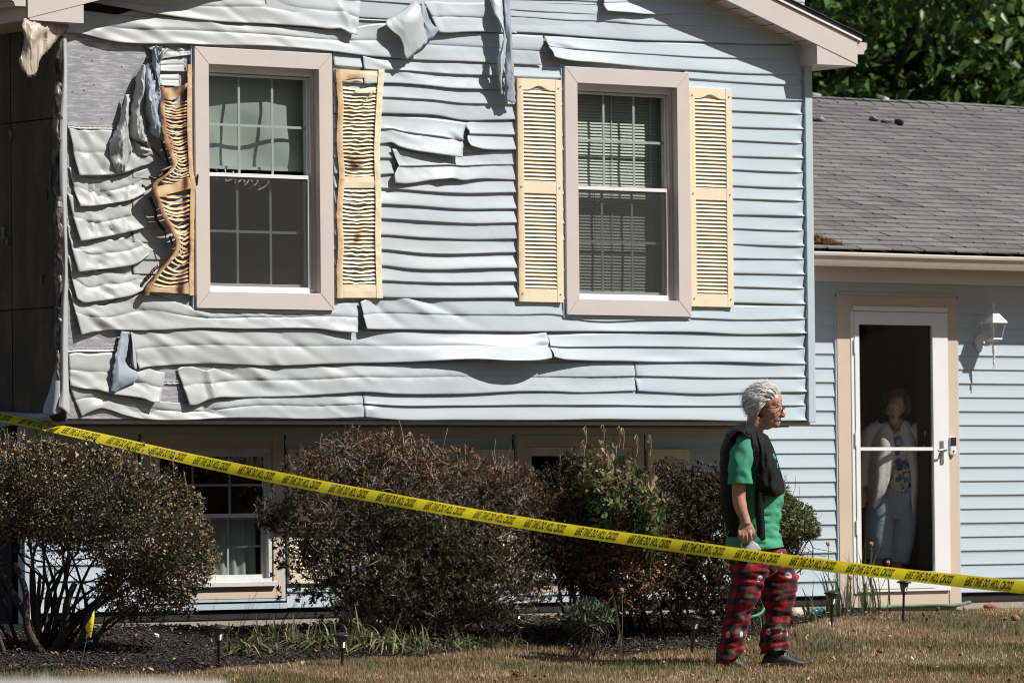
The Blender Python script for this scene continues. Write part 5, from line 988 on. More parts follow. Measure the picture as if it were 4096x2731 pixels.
# B4, B5
D5 = 36.2
bush('scorched_bush', 'brown scorched azalea directly behind the walking man', GP(2800, 2470), [blob(2760, 2010, D5, 280, 175), blob(2880, 2050, D5, 210, 190), blob(2700, 2190, D5, 260, 190), blob(2850, 2280, D5, 230, 180), blob(2650, 1950, D5, 150, 110)], 26000, .034, .012, L_rd, 17, whorl=7, stem_tips=40, r0=.010, twigs=12, inner=.4, thr=-.1, outw=.9, spread=.2, gap=1.6)
D6 = 36.4
bush('green_azalea_bush', 'greener azalea in front of the hose reel, right of the walking man', GP(3110, 2455), [blob(3070, 2020, D6, 120, 120), blob(3140, 2090, D6, 140, 110), blob(3080, 2170, D6, 130, 110), blob(3225, 2110, D6, 75, 50)], 9000, .036, .013, L_gr, 19, stem_tips=26, r0=.009, twigs=8, inner=.35, thr=-.1, outw=.9, rfun=lambda p, d, rn, r: np.clip(rn*1.15-.05, 0, 1))
bush('sage_plant', 'small grey-green sage plant low in front of the rust-brown bush', GP(2350, 2560), [blob(2350, 2470, 34.7, 110, 75)], 1500, .060, .016, L_sg, 23, stem_tips=24, r0=.004, inner=.2, up=.7, thr=-.4, outw=1.2)
b = MB(); 
pink = simple('pink_blossom', (.55, .16, .35), .5)
r = np.random.default_rng(5)
# strap-leaved clumps
blade_m = attrmat('strap_leaf', [(0, (.07, .10, .04)), (.5, (.15, .175, .08)), (.8, (.28, .27, .15)), (1, (.45, .36, .22))], .5, .25)
def clump(px, py, n, ln, w, spread, label, seed, bend=.6, name='daylily_clump', group='strap-leaved clumps along the bed', cat='plant', rmax=1.0):
    g = GP(px, py); r = np.random.default_rng(seed); V = []; F = []; R = []
    for i in range(n):
        a = r.uniform(0, 2*pi); b0 = g+np.array([r.normal(0, spread*.35), r.normal(0, spread*.25), -.01]); Ln = ln*r.uniform(.55, 1.15); bd = bend*r.uniform(.2, 1.6); kink = r.random() < .3
        h = 7; tt = np.linspace(0, 1, h); out = np.array([cos(a), sin(a)*.7, 0]); side = np.array([-sin(a), cos(a), 0])*.6+np.array([.4, 0, 0]); sd = unit(side); 
        k0 = len(V); rv = r.random()*rmax
        for t in tt:
            hgt = Ln*(t-.5*bd*t*t*1.4); o_ = Ln*bd*t*t*.75
            if kink and t > .6: hgt -= Ln*(t-.6)*1.6; o_ += Ln*(t-.6)*.5
            c = b0+out*o_+np.array([0, 0, max(.012, hgt)]); ww = w*(1-t**2.2)*.5+.0006; V += [c-sd*ww, c+np.array([0, 0, -.0015]), c+sd*ww]; R += [rv]*3
        for j in range(h-1):
            q = k0+3*j; F += [(q, q+1, q+4, q+3), (q+1, q+2, q+5, q+4)]
    o = mesh_obj(fast_mesh(name, V, F, blade_m, R), name); return tag(o, label, cat, group)
for i, (px, py, n, ln, w, sp, lab) in enumerate(((990, 2650, 46, .30, .011, .16, 'wilted strap-leaved clump right beside the leftmost solar light'), (1130, 2630, 40, .26, .010, .18, 'flattened strap-leaved clump between the two left solar lights'), (1290, 2640, 54, .30, .011, .2, 'sprawling strap-leaved clump at the foot of the second solar light'),
        (1500, 2600, 60, .36, .012, .22, 'tallest strap-leaved clump right of the second solar light, under the largest azalea'), (1640, 2620, 40, .28, .010, .2, 'low dried strap-leaved clump under the middle of the tape'), (1830, 2600, 34, .30, .009, .2, 'broken strap-leaved clump left of the third solar light'), (1990, 2590, 60, .20, .004, .22, 'fine grassy tuft touching the third solar light'))):
    clump(px, py, int(n*2.0), ln*1.0, w*1.3, sp*1.2, lab, 40+i, bend=1.0)
clump(2480, 2560, 5, .46, .010, .03, 'single upright strap leaf with a dry seed stalk beside the sage plant', 60, bend=.12)
clump(3060, 2520, 16, .40, .010, .12, 'thin green clump between the legs of the walking man', 61, bend=.5, rmax=.6)
clump(3345, 2480, 26, .50, .012, .14, 'upright green iris clump beside the solar light left of the door', 62, bend=.35, rmax=.5)
clump(3480, 2480, 30, .62, .012, .16, 'tall green iris clump with seed stalks before the storm door', 63, bend=.28, rmax=.45)
clump(3240, 2490, 14, .34, .012, .10, 'green iris clump at the foot of the hose reel', 64, bend=.5, rmax=.5)
# seed stalks
for px, y0, y1 in ((3305, 2440, 2175), (3478, 2470, 2175), (3545, 2440, 2250), (3395, 2450, 2310), (2480, 2560, 2360)):
    g = GP(px, max(y0, 2470)); D = float((g-CP)@CD); e = at_D(px+8, y1, D); b = MB(); b.tube(curve([g, (g+e)/2+[.01, 0, 0], e], 10), .0028, 5, a=None); st = b.obj('seed_stalk', M['burn_st'] if 'burn_st' in M else simple('stalk'+str(px), (.12, .15, .06), .6), None)
    q = MB(); q.ball(e, (.014, .012, .018), 7, 5); q.ball(e+np.array([-.012, 0, .006]), (.01, .01, .012), 6, 4); q.obj('seed_head', simple('seed_head_brown'+str(px), (.33, .19, .11), .7), st)
    tag(st, {3305: 'dry hooked seed stalk beside the hose reel', 3478: 'tallest dry seed stalk, standing in front of the storm door glass', 3545: 'leaning seed stalk in front of the woman\'s feet', 3395: 'short dry seed stalk at the left edge of the storm door', 2480: 'thin dry seed stalk in front of the rust-brown bush'}[px], 'stalk')
# grass, litter
def grass():
    r = np.random.default_rng(8); n = 210000; X = r.uniform(-2.5, 10.5, n); Y = r.uniform(-8.0, .45, n)
    be = np.array([bed_edge(x) for x in X]); keep = (Y < be-.02+r.normal(0, .05, n)) | ((X > 6.95) & (Y < .40)); 
    P = np.stack([X, Y, gz(X, Y)], 1); v = P-CP; dd = v@CD; sx_ = 2048+FPX*(v@CR)/dd; sy_ = 1365.5-FPX*(v@CU)/dd; keep &= (sx_ > -150) & (sx_ < 4250) & (sy_ < 2860)
    X, Y = X[keep], Y[keep]; n = len(X)
    nz_ = np.array([mnoise.noise((x*.9, y*.9, 4)) + .6*mnoise.noise((x*2.6, y*2.6, 9)) for x, y in zip(X, Y)]); h = .024+.022*r.random(n)+.012*np.clip(nz_, -1, 1); z = gz(X, Y)-.004
    a = r.uniform(0, 2*pi, n); ln = r.normal(0, .55, n); ax = np.stack([np.cos(a), np.sin(a), 0*a], 1); lean = np.stack([np.cos(a+1.3), np.sin(a+1.3), 0*a], 1)
    B = np.stack([X, Y, z], 1); w = .0017*r.uniform(.7, 1.4, n)[:, None]; hv = np.array([0, 0, 1.])
    mid = B+hv*h[:, None]*.55+lean*(ln*h*.35)[:, None]; tip = B+hv*(h*(1-.25*np.abs(ln)))[:, None]+lean*(ln*h)[:, None]
    V = np.stack([B-ax*w, B+ax*w, mid+ax*w*.8, mid-ax*w*.8, tip], 1); i = (np.arange(n)*5)[:, None]
    F = np.concatenate([i+np.array([[0, 1, 2]]), i+np.array([[0, 2, 3]]), i+np.array([[3, 2, 4]])]); rn = np.clip(.58-nz_*.62+r.normal(0, .24, n), 0, 1)
    gm = attrmat('dry_grass', [(0, (.045, .08, .022)), (.3, (.12, .145, .05)), (.5, (.27, .165, .075)), (.75, (.36, .205, .095)), (1, (.62, .46, .28))], .7, .2)
    o = mesh_obj(fast_mesh('grass', V.reshape(-1, 3), F, gm, np.repeat(rn, 5)), 'grass', None, 'stuff')
grass()
def litter(name, n, rng_xy, size, mat, seed, kind='stuff', flat=.35, zoff=.02, cond=None):
    r = np.random.default_rng(seed); X = r.uniform(rng_xy[0], rng_xy[1], n); Y = r.uniform(rng_xy[2], rng_xy[3], n); k = np.array([cond(x, y) for x, y in zip(X, Y)]) if cond else np.ones(n, bool); X, Y = X[k], Y[k]; n = len(X)
    C = np.stack([X, Y, gz(X, Y)+zoff+r.uniform(-.008, .022, n)], 1); A = r.normal(size=(n, 3)); A[:, 2] *= flat; A = unit(A); B = unit(np.cross(A, r.normal(size=(n, 3))*np.array([.3, .3, 1]))); N = np.cross(A, B)
    L = size[0]*r.uniform(.4, 1.4, n)[:, None]; W = size[1]*r.uniform(.5, 1.4, n)[:, None]; T = .003
    V = np.stack([C-A*L-B*W, C+A*L-B*W*.7, C+A*L*.9+B*W, C-A*L+B*W*.8, C-A*L*.9-B*W*.9-N*T, C+A*L-B*W*.7-N*T, C+A*L+B*W-N*T, C-A*L+B*W-N*T], 1)
    i = (np.arange(n)*8)[:, None]; F = np.concatenate([i+np.array([q]) for q in ([0, 1, 2, 3], [7, 6, 5, 4], [0, 4, 5, 1], [1, 5, 6, 2], [2, 6, 7, 3], [3, 7, 4, 0])])
    return mesh_obj(fast_mesh(name, V.reshape(-1, 3), F, mat, np.repeat(r.random(n), 8)), name, None, kind)
mulch_m = attrmat('bark_chip', [(0, (.012, .009, .008)), (.6, (.042, .031, .025)), (.9, (.10, .07, .052)), (1, (.26, .18, .13))], .85)
litter('mulch_chips', 60000, (-2.5, 8.4, -2.6, .58), (.0115, .004), mulch_m, 3, cond=lambda x, y: y > bed_edge(x)-.06 and x < 6.98)
dead_m = attrmat('fallen_leaf', [(0, (.16, .08, .04)), (.6, (.30, .17, .09)), (1, (.50, .38, .24))], .7)
litter('fallen_leaves', 900, (-2.5, 9, -6.5, .5), (.014, .009), dead_m, 6, flat=.8, zoff=.03, cond=lambda x, y: y > bed_edge(x)-.5 or (x*7.3+y*11.1) % 1 < .35)
# trees behind the wing
def tree(base, H, R, n, L, W, label, seed, crown_z, dens=1.0, copies=True):
    t = empty('tree', base, label, 'tree', 'leafy trees behind the wing roof'); r = np.random.default_rng(seed)
    p = []; dirs = []; c0 = np.array(base)+[0, 0, crown_z]; rel = []
    K = 46; cc = unit(r.normal(size=(K, 3)))*r.uniform(.25, .95, K)[:, None]*R
    for c in cc:
        m = n//K; v = unit(r.normal(size=(m, 3))); s = r.uniform(.3, 1, m)**.5*R.mean()*.30; q = c+v*s[:, None]*np.array([1, 1, .72]); p.append(q+c0); dirs.append(v)
    p = np.concatenate(p); d = np.concatenate(dirs); V, F, Rn = leaves(p, L, W, r.random(len(p)), -.3, d, .3, .9, .45, seed)
    me = fast_mesh('crown', V, F, L_tr, Rn); mesh_obj(me, 'crown', t, 'stuff')
    b = MB(); b.tube(curve([np.array(base)-[0, 0, .2], np.array(base)+[.1, 0, H*.3], np.array(base)+[0, .1, H*.7]], 14), np.linspace(R.mean()*.07, .08, 14), 10)
    for c in cc[::2]: b.tube(curve([np.array(base)+[0, 0, H*r.uniform(.2, .5)], c0+c*.5+[0, 0, -.2], c0+c], 8), np.linspace(.09, .02, 8), 5)
    b.obj('trunk', bark, t, smooth=True); return t
def gpt(px, D): q = VP(px, 1900, D); return (float(q[0]), float(q[1]), float(gz(q[0], q[1]))-.1)
tr1 = tree(gpt(3420, 56), 8, np.array([3.3, 3.0, 3.9]), 34000, .17, .10, 'broad leafy tree directly behind the right end of the eave gutter', 31, 4.6)
tr2 = tree(gpt(4050, 57), 8, np.array([3.5, 3.0, 3.9]), 34000, .175, .105, 'broad leafy tree behind the wing ridge at the right edge', 32, 4.7)
def copy_tree(o, loc, label, rz, sc=1, grp=None):
    c = o.copy(); COL.objects.link(c); c.location = loc; c.rotation_euler.z = rz; c.scale = (sc,)*3; c['label'] = label
    if grp: c['group'] = grp
    for ch in list(o.children):
        k = ch.copy(); COL.objects.link(k); pi_ = ch.matrix_parent_inverse.copy(); k.parent = c; k.matrix_parent_inverse = pi_
copy_tree(tr1, gpt(3750, 62), 'darker tree seen in the gap between the two broad leafy trees', 2.2, 1.15)
copy_tree(tr2, gpt(3050, 63), 'leafy tree mostly hidden behind the gable roof', 1.2, 1.1)
copy_tree(tr1, gpt(4500, 63), 'leafy tree just past the right edge behind the wing roof', .7, 1.15)
copy_tree(tr2, gpt(3550, 70), 'farthest tree filling the background above the ridge', 4.1, 1.4); copy_tree(tr1, gpt(4250, 70), 'farthest tree behind the right-hand broad tree', 3.1, 1.4)
# trees across the street, behind the photographer: they shade and show in the window glass
for k, (x, y) in enumerate(((-62, -40), (-50, -50), (-38, -56), (-25, -60), (-12, -60), (0, -58), (12, -58), (24, -57), (36, -58), (48, -56))):
    copy_tree((tr1, tr2)[k % 2], (x, y, -1.8), ('tallest' if k == 3 else 'leafy')+' tree across the street behind the photographer, '+('at its far left end', 'second from its left end', 'third from its left end', 'in the left middle of the row', 'left of the row\'s centre', 'at the centre of the row', 'right of the row\'s centre', 'third from its right end', 'second from its right end', 'at its far right end')[k], x*.3, 3.1 if k == 3 else 2.8, 'trees across the street')
# ================================================================ SMALL THINGS
# caution tape
TP = [(-420, 1585), (-150, 1638), (0, 1668), (310, 1732), (700, 1822), (1100, 1908), (1689, 2019), (2200, 2107), (2689, 2179), (3300, 2260), (4096, 2348), (4700, 2402), (5300, 2440)]
def tape():
    t = empty('caution_tape', VP(2048, 2080, 31.6), 'yellow fire line tape stretched across the whole front of the house', 'tape')
    xs = np.linspace(-420, 5300, 420); ys = curve(TP, 900); ys = np.interp(xs, ys[:, 0], ys[:, 1]); inv = 1/34.7 + (1/29.4-1/34.7)*np.clip(xs, -420, 6000)/4096; D = 1/inv
    C = VP(xs, ys, D); up_ = np.array([0, 0, 1.0]); W_ = .080
    tw = np.interp(xs, [-420, 0, 180, 330, 500, 800, 5300], [1.15, .95, .85, .8, .72, .62, .60]) + .08*np.sin(xs*.004)+.04*np.sin(xs*.011)
    T = np.gradient(C, axis=0); T = unit(T); B = unit(np.cross(T, np.cross(up_, T))); B = B*np.sign(B[:, 2:3]); N = unit(np.cross(T, B)); N = N*np.sign((N@(CP-C.mean(0)))[:, None])
    U_ = B*np.cos(tw)[:, None] + N*np.sin(tw)[:, None]*-1
    U_ = unit(U_); Nn = unit(np.cross(T, U_)); Nn = Nn*np.sign((Nn@(CP-C.mean(0)))[:, None])
    def P_(x, v, off=0.0):    # v in -.5 .. .5
        i = np.interp(x, xs, np.arange(len(xs))); f = lambda A: np.stack([np.interp(i, np.arange(len(xs)), A[:, k]) for k in range(3)], -1)
        bow = .0035*(1-4*v*v)
        return f(C)+f(U_)*(np.asarray(v)*W_)[..., None]+f(Nn)*(bow+off)[..., None]
    vs = np.linspace(-.5, .5, 7); G = np.array([P_(xs, np.full(len(xs), v)) for v in vs])
    ym, n, b = nodemat('tape_yellow'); b.inputs['Base Color'].default_value = (.95, .80, .02, 1); b.inputs['Roughness'].default_value = .33
    bump(n, b, noisetex(n, texco(n, (3, 3, 3)), 9, 4, .6), .003, .3)
    out = n.nodes['Material Output']; tr = n.nodes.new('ShaderNodeBsdfTranslucent'); tr.inputs[0].default_value = (.9, .72, .02, 1); mx = n.nodes.new('ShaderNodeMixShader'); mx.inputs[0].default_value = .22; n.links.new(b.outputs[0], mx.inputs[1]); n.links.new(tr.outputs[0], mx.inputs[2]); n.links.new(mx.outputs[0], out.inputs[0])
    M['tape'] = ym; MB().grid(G).obj('tape_band', ym, t, smooth=True)
    fc = bpy.data.curves.new('fire_text', 'FONT'); fc.body = 'FIRE LINE DO NOT CROSS'; fc.offset = .028; fc.space_character = 1.12; fc.space_word = 1.2; fc.resolution_u = 3
    fo = bpy.data.objects.new('fire_text', fc); COL.objects.link(fo); dg = bpy.context.evaluated_depsgraph_get(); dg.update(); me = bpy.data.meshes.new_from_object(fo.evaluated_get(dg)); bpy.data.objects.remove(fo)
    bm = bmesh.new(); bm.from_mesh(me); bmesh.ops.triangulate(bm, faces=bm.faces); bmesh.ops.subdivide_edges(bm, edges=[e for e in bm.edges if e.calc_length() > .4], cuts=2); bmesh.ops.triangulate(bm, faces=bm.faces)
    V = np.array([v.co[:] for v in bm.verts]); F = [tuple(v.index for v in f.verts) for f in bm.faces]; bm.free()
    u = (V[:, 0]-V[:, 0].min())/np.ptp(V[:, 0]); v = (V[:, 1]-V[:, 1].min())/np.ptp(V[:, 1])
    st = [-95, 83, 255, 434, 606, 780, 958, 1136, 1322, 1512, 1703, 1901, 2103, 2307, 2517, 2730, 2945, 3165, 3392, 3627, 3865, 4106, 4350, 4600, 4850, 5100]
    ink = simple('tape_ink', (.008, .008, .007), .4, .1)
    for i, s0 in enumerate(st):
        wd = ((st[i+1] if i+1 < len(st) else s0+250)-s0)*.775
        q = P_(s0+u*wd + (v-.5)*-1.0, (.5-v)*.70+.01, .0012)
        MB().add(q, F).obj('lettering', ink, t)
    # wooden stake that holds the far end, beyond the frame
    e = C[-1]; MB().box(e[0]-.02, e[0]+.02, e[1]-.02, e[1]+.02, float(gz(e[0], e[1]))-.1, e[2]+.08).obj('stake', simple('stake_wood', (.35, .24, .13), .8), t)
tape()
# solar lights
def solar(px, ytop, ybot, scale, label, tilt=0):
    g = GP(px, ybot); D = float((g-CP)@CD); h = (ybot-ytop)*D/FPX; t = empty('solar_light', g, label, 'garden light', 'solar path lights along the bed')
    k = h/.27; s = scale
    MB().lathe([(0, h), (.012*s, h-.001), (.030*s, h-.006), (.046*s, h-.013*s), (.057*s, h-.021*s), (.060*s, h-.026*s), (.057*s, h-.030*s), (.030*s, h-.030*s)], tuple(g), 24).obj('cap', M['black'], t, smooth=True, bevel=0)
    pr = []; 
    for i in range(13): zz = h-.031*s-i*.0052*s; rr_ = (.036-.0011*i)*s; pr += [(rr_, zz), (rr_+.0014*s, zz-.0026*s)]
    pr += [(.018*s, h-.104*s), (0, h-.106*s)]
    lens, n, b = nodemat('ribbed_lens'+str(px)); b.inputs['Base Color'].default_value = (.20, .20, .18, 1); b.inputs['Roughness'].default_value = .2; b.inputs['Transmission Weight'].default_value = .5
    MB().lathe(pr, tuple(g), 20).obj('lens', lens, t)
    MB().lathe([(.018*s, h-.10*s), (.014*s, h-.115*s), (.0095*s, h-.12*s), (.0085*s, -.02), (0, -.05)], tuple(g), 10).obj('stake', M['black'], t, smooth=True)
    t.rotation_euler = (0, tilt, 0); return t
for a_ in ((876, 2495, 2669, 1.0, 'leftmost solar path light, standing in the dark mulch'), (1368, 2463, 2600, 1.0, 'solar path light among strap leaves in front of the largest azalea'), (2070, 2418, 2580, .95, 'solar path light at the lawn edge right of the largest azalea'), (2766, 2380, 2545, .95, 'tilted solar path light behind the walking man\'s back', .12), (3326, 2358, 2505, 1.0, 'solar path light in the green iris leaves left of the door', .05), (3612, 2292, 2467, .9, 'solar path light in front of the storm door, its cap behind the tape', .05)): solar(*a_)
# marking flag
def flag():
    g = GP(318, 2690); D = 33.0; t = empty('marking_flag', g, 'small yellow marking flag on a wire stake in the shade of the boxwood', 'flag'); D = float((g-CP)@CD)
    a = VP(350, 2540, D); e = VP(378, 2440, D); MB().tube([g, a, e], .0018, 6).obj('wire_stake', M['metal'], t)
    rows = [[(378, 2438, 0), (377, 2470, 6), (372, 2510, 10), (364, 2549, 4)], [(370, 2450, 14), (366, 2480, 24), (362, 2510, 22), (360, 2545, 10)], [(362, 2470, 10), (352, 2488, 22), (350, 2506, 20), (354, 2540, 8)], [(352, 2486, 4), (345, 2496, 10), (342, 2506, 8), (350, 2530, 4)]]
    G = np.array([curve(r_, 14) for r_ in rows]); G = np.array([curve(G[:, i], 10) for i in range(14)]).transpose(1, 0, 2); P = VP(G[..., 0], G[..., 1], D-G[..., 2]/1000)
    f = MB().grid(P).obj('pennant', M['tape'], t, smooth=True); b = MB(); r = random.Random(2)
    for i in range(3):
        for j in range(9):
            if r.random() < .15: continue
            x, y = 356+i*5+j*.9, 2488+j*5.6; q = VP(np.array([x, x+3.4, x+3.4, x]), np.array([y, y+.5, y+3.2, y+2.6]), D-.030); b.add(q, [(0, 3, 2, 1)])
    b.obj('print', M['black'], f)
flag()
# wall lantern
def lantern():
    y = LY-.145; wx, wz = [float(v) for v in WP(3974, 1290, y)[[0, 2]]]; t = empty('wall_lantern', (wx, LY, wz), 'white carriage lantern on the siding right of the storm door', 'lantern'); W_ = M['white']; px = 1/548
    z = lambda yy: float(WP(3974, yy, y)[2])
    zp = z(1368); b = MB(); n = 8; 
    b2 = MB(); b2.v = []; b2.lathe([(0, -.018), (.035, -.018), (.05, -.012), (.052, 0), (0, 0)], (0, 0, 0), 8, 'y'); b2.v = [(wx-.02+v[0]*.9, LY-.01+v[1], zp+v[2]*1.35) for v in b2.v]; b2.obj('wall_plate', W_, t)
    MB().tube(curve([(wx-.01, LY-.02, zp-.01), (wx-.005, LY-.08, zp-.02), (wx, y, zp+.008), (wx, y, z(1357))], 12), .009, 8).obj('arm', W_, t, smooth=True)
    def fr(h0, z0, h1, z1, b=None): b = b or MB(); return b.add([(wx+sx*h, y+sy*h, zz) for h, zz in ((h0, z0), (h1, z1)) for sx, sy in ((-1, -1), (1, -1), (1, 1), (-1, 1))], [(0, 1, 2, 3)[::-1], (4, 5, 6, 7), (0, 1, 5, 4), (1, 2, 6, 5), (2, 3, 7, 6), (3, 0, 4, 7)])
    b = fr(.074, z(1292), .070, z(1286)); fr(.070, z(1286), .040, z(1262), b); fr(.040, z(1262), .034, z(1257), b); fr(.034, z(1257), .012, z(1242), b); b.obj('roof', W_, t, bevel=.001)
    MB().lathe([(.010, z(1242)), (.014, z(1236)), (.007, z(1230)), (.010, z(1222)), (0, z(1207))], (wx, y, 0), 10).obj('finial', W_, t, smooth=True)
    b = fr(.046, z(1358), .044, z(1352)); fr(.030, z(1366), .034, z(1358), b); b.obj('base', W_, t, bevel=.001)
    b = MB()
    for sx, sy in ((-1, -1), (1, -1), (1, 1), (-1, 1)): b.tube([(wx+sx*.041, y+sy*.041, z(1352)), (wx+sx*.062, y+sy*.062, z(1292))], .0045, 4)
    b.obj('cage', W_, t)
    for k in range(4):
        c = [(-1, -1), (1, -1), (1, 1), (-1, 1)]; a, e = c[k], c[(k+1) % 4]
        MB().add([(wx+a[0]*.039, y+a[1]*.039, z(1351)), (wx+e[0]*.039, y+e[1]*.039, z(1351)), (wx+e[0]*.060, y+e[1]*.060, z(1293)), (wx+a[0]*.060, y+a[1]*.060, z(1293))], [(0, 1, 2, 3)]).obj('pane', M['door_glass'], t)
    b = MB(); b.ball((wx, y, z(1306)), (.024, .024, .030), 12, 8); b.tube([(wx, y, z(1322)), (wx, y, z(1350))], .012, 8); b.obj('bulb', simple('bulb_white', (.75, .72, .62), .3), t, smooth=True)
    MB().lathe([(.005, z(1374)), (.012, z(1380)), (.0125, z(1400)), (.007, z(1436)), (.006, z(1446)), (.011, z(1452)), (.005, z(1457)), (.004, z(1470)), (0, z(1478))], (wx, y, 0), 10).obj('tail_spindle', W_, t, smooth=True)
lantern()
def bell():
    x0, x1, z0, z1 = R4(3799, 1745, 3825, 1820, LY-.05); t = empty('doorbell', (x0, LY-.03, z0), 'white and black video doorbell beside the storm door handle', 'doorbell')
    MB().box(x0, x1, LY-.056, LY-.0265, z0, z1).obj('body', M['white'], t, bevel=.012)
    MB().box(x0+.006, x1-.006, LY-.0585, LY-.056, (z0+z1)/2-.0, z1-.006).obj('camera_panel', M['black'], t, bevel=.006)
    MB().lathe([(0, -.004), (.008, -.003), (.010, 0)], ((x0+x1)/2, LY-.0565, z0+.028), 14, 'y').obj('button', M['black'], t, smooth=True)
bell()
# hose reel
def reel():
    g = GP(3150, 2455); D = float((g-CP)@CD); c = VP(3150, 2325, D); be = simple('reel_plastic', (.50, .43, .37), .45, .06); bl = M['black']
    t = empty('hose_reel', g, 'black and beige garden hose reel against the siding behind the greener azalea', 'hose reel')
    ax = unit(np.array([-.35, -1, 0.])); a1 = unit(np.cross(ax, [0, 0, 1.])); a2 = np.array([0, 0, 1.])
    def ring(R, r_, off, n=40): th_ = np.linspace(0, 2*pi, n); return [c+ax*off+a1*R*cos(q)+a2*R*sin(q) for q in th_]
    for off in (.10, -.12): MB().tube(ring(.235, 0, off), .014, 8, caps=False).obj('rim', be, t, smooth=True)
    for off in (.10, -.12):
        b = MB(); 
        for k in range(6): q = k*pi/3+.2; b.tube([c+ax*off, c+ax*off+a1*.23*cos(q)+a2*.23*sin(q)], .010, 6)
        b.obj('spoke', bl, t)
    b = MB(); r = random.Random(1)
    for k in range(11): b.tube(ring(.155+.02*(k % 3), 0, .085-.019*k), .011, 6, caps=False)
    b.obj('wound_hose', simple('dark_hose', (.022, .024, .022), .5), t, smooth=True)
    b = MB(); b.tube([c+ax*.12, c+ax*-.14], .03, 10); b.obj('hub', bl, t)
    for sx_ in (-1, 1):
        for off in (.125, -.145): MB().tube([c+ax*off, c+ax*off*1.1+a1*sx_*.20+a2*(g[2]-c[2]+.02)], .016, 8).obj('leg', be, t)
    for off in (.14, -.16): MB().tube([c+ax*off-a1*.20+a2*(g[2]-c[2]+.02), c+ax*off+a1*.20+a2*(g[2]-c[2]+.02)], .02, 8).obj('foot_bar', be, t)
    g2_ = GP(3200, 2478); pt = MB(); pt.tube([g2_+[-.10, 0, .045], g2_+[.06, .03, .045]], .045, 14); tag(pt.obj('plastic_pot', simple('beige_pot', (.50, .42, .34), .5, .05), None, smooth=True), 'beige plastic tube lying at the foot of the hose reel', 'pot')
    g3_ = GP(3258, 2470); b = MB(); b.tube(curve([g3_+[-.08, -.05, .02], g3_+[-.02, -.05, .05], g3_+[.05, -.02, .045], g3_+[.09, 0, .02]], 12), [.02]*5+[.026]*4+[.014]*3, 9); tag(b.obj('hose_nozzle', simple('blue_nozzle', (.02, .22, .36), .35), None, smooth=True), 'blue hose nozzle lying beside the hose reel', 'nozzle')
reel()
gh = simple('green_hose_plastic', (.03, .22, .12), .38, .1)
def hose(pts, r, label, D=None):
    P = [VP(x, y, d) for x, y, d in pts]; o = MB().tube(curve(P, 60), r, 8).obj('garden_hose', gh, None, smooth=True); tag(o, label, 'hose')
hose([(2680, 2350, 37.0), (2760, 2335, 37.0), (2850, 2350, 37.1), (2930, 2370, 37.1), (3030, 2360, 37.0), (3060, 2400, 36.9), (3045, 2450, 36.8), (2990, 2470, 36.7)], .012, 'bright green garden hose looping low behind the walking man\'s legs')
q = [GP(x, y) for x, y in ((3520, 2462), (3600, 2456), (3700, 2455), (3790, 2456), (3880, 2452))]; 
hp = [p_+np.array([0, .0, .06]) for p_ in q]; o = MB().tube(curve(hp, 40), .013, 8).obj('garden_hose', simple('faded_green_hose', (.09, .19, .11), .6, .2), None, smooth=True); tag(o, 'faded green garden hose lying on the step below the storm door', 'hose')
# red stones
st_m = simple('red_stone', (.33, .13, .095), .85, .2, 30, bd=.004)
for px, py, rx, ry, lb in ((3962, 2440, 30, 17, 'larger reddish stone at the foot of the right-hand siding'), (4062, 2448, 20, 11, 'smaller reddish stone near the right edge of the photo'), (4015, 2448, 16, 8, 'brown lump between the two reddish stones')):
    g = GP(px, py+8); k = 540; b = MB(); b.ball((g[0], g[1], g[2]+ry/k*.8), (rx/k, rx/k*.8, ry/k), 14, 10); b.v = [tuple(np.array(v)+.012*np.array([mnoise.noise((v[0]*20, v[1]*20, v[2]*20+j)) for j in range(3)])) for v in b.v]; tag(b.obj('stone', st_m, None, smooth=False), lb, 'stone', 'stones along the wall')
# things on the wing roof
def RPt(px, py):
    v = RAY(px, py); 
    t_ = (z0r - CP[2] + (CP[1]-y0r)*RP)/(v[2]-v[1]*RP); return CP+v*t_
dm = simple('ash_flake', (.30, .30, .31), .8, .3, 20); dk = simple('char_flake', (.03, .03, .03), .8, .3)
for i, (px, py, rx, ry, m_, lb) in enumerate(((3500, 484, 16, 7, dm, 'leftmost pale flake of ash on the wing roof'), (3545, 490, 26, 9, dm, 'largest pale flake of ash on the wing roof'), (3590, 493, 18, 13, dk, 'black charred lump beside the pale flakes on the roof'), (3285, 482, 24, 12, dm, 'pale curled flake on the roof next to the gable wall'), (3262, 484, 12, 8, dk, 'small charred scrap on the roof next to the gable wall'))):
    c = RPt(px, py+ry)+np.array([0, 0, .03]); b = MB(); b.ball((c[0], c[1], c[2]), (rx/540, .05, ry/540), 10, 7); b.v = [tuple(np.array(v)+.03*np.array([mnoise.noise((v[0]*14, v[1]*14, v[2]*14+j*5)) for j in range(3)])) for v in b.v]; tag(b.obj('debris', m_, None), lb, 'debris', 'fire debris on the wing roof')
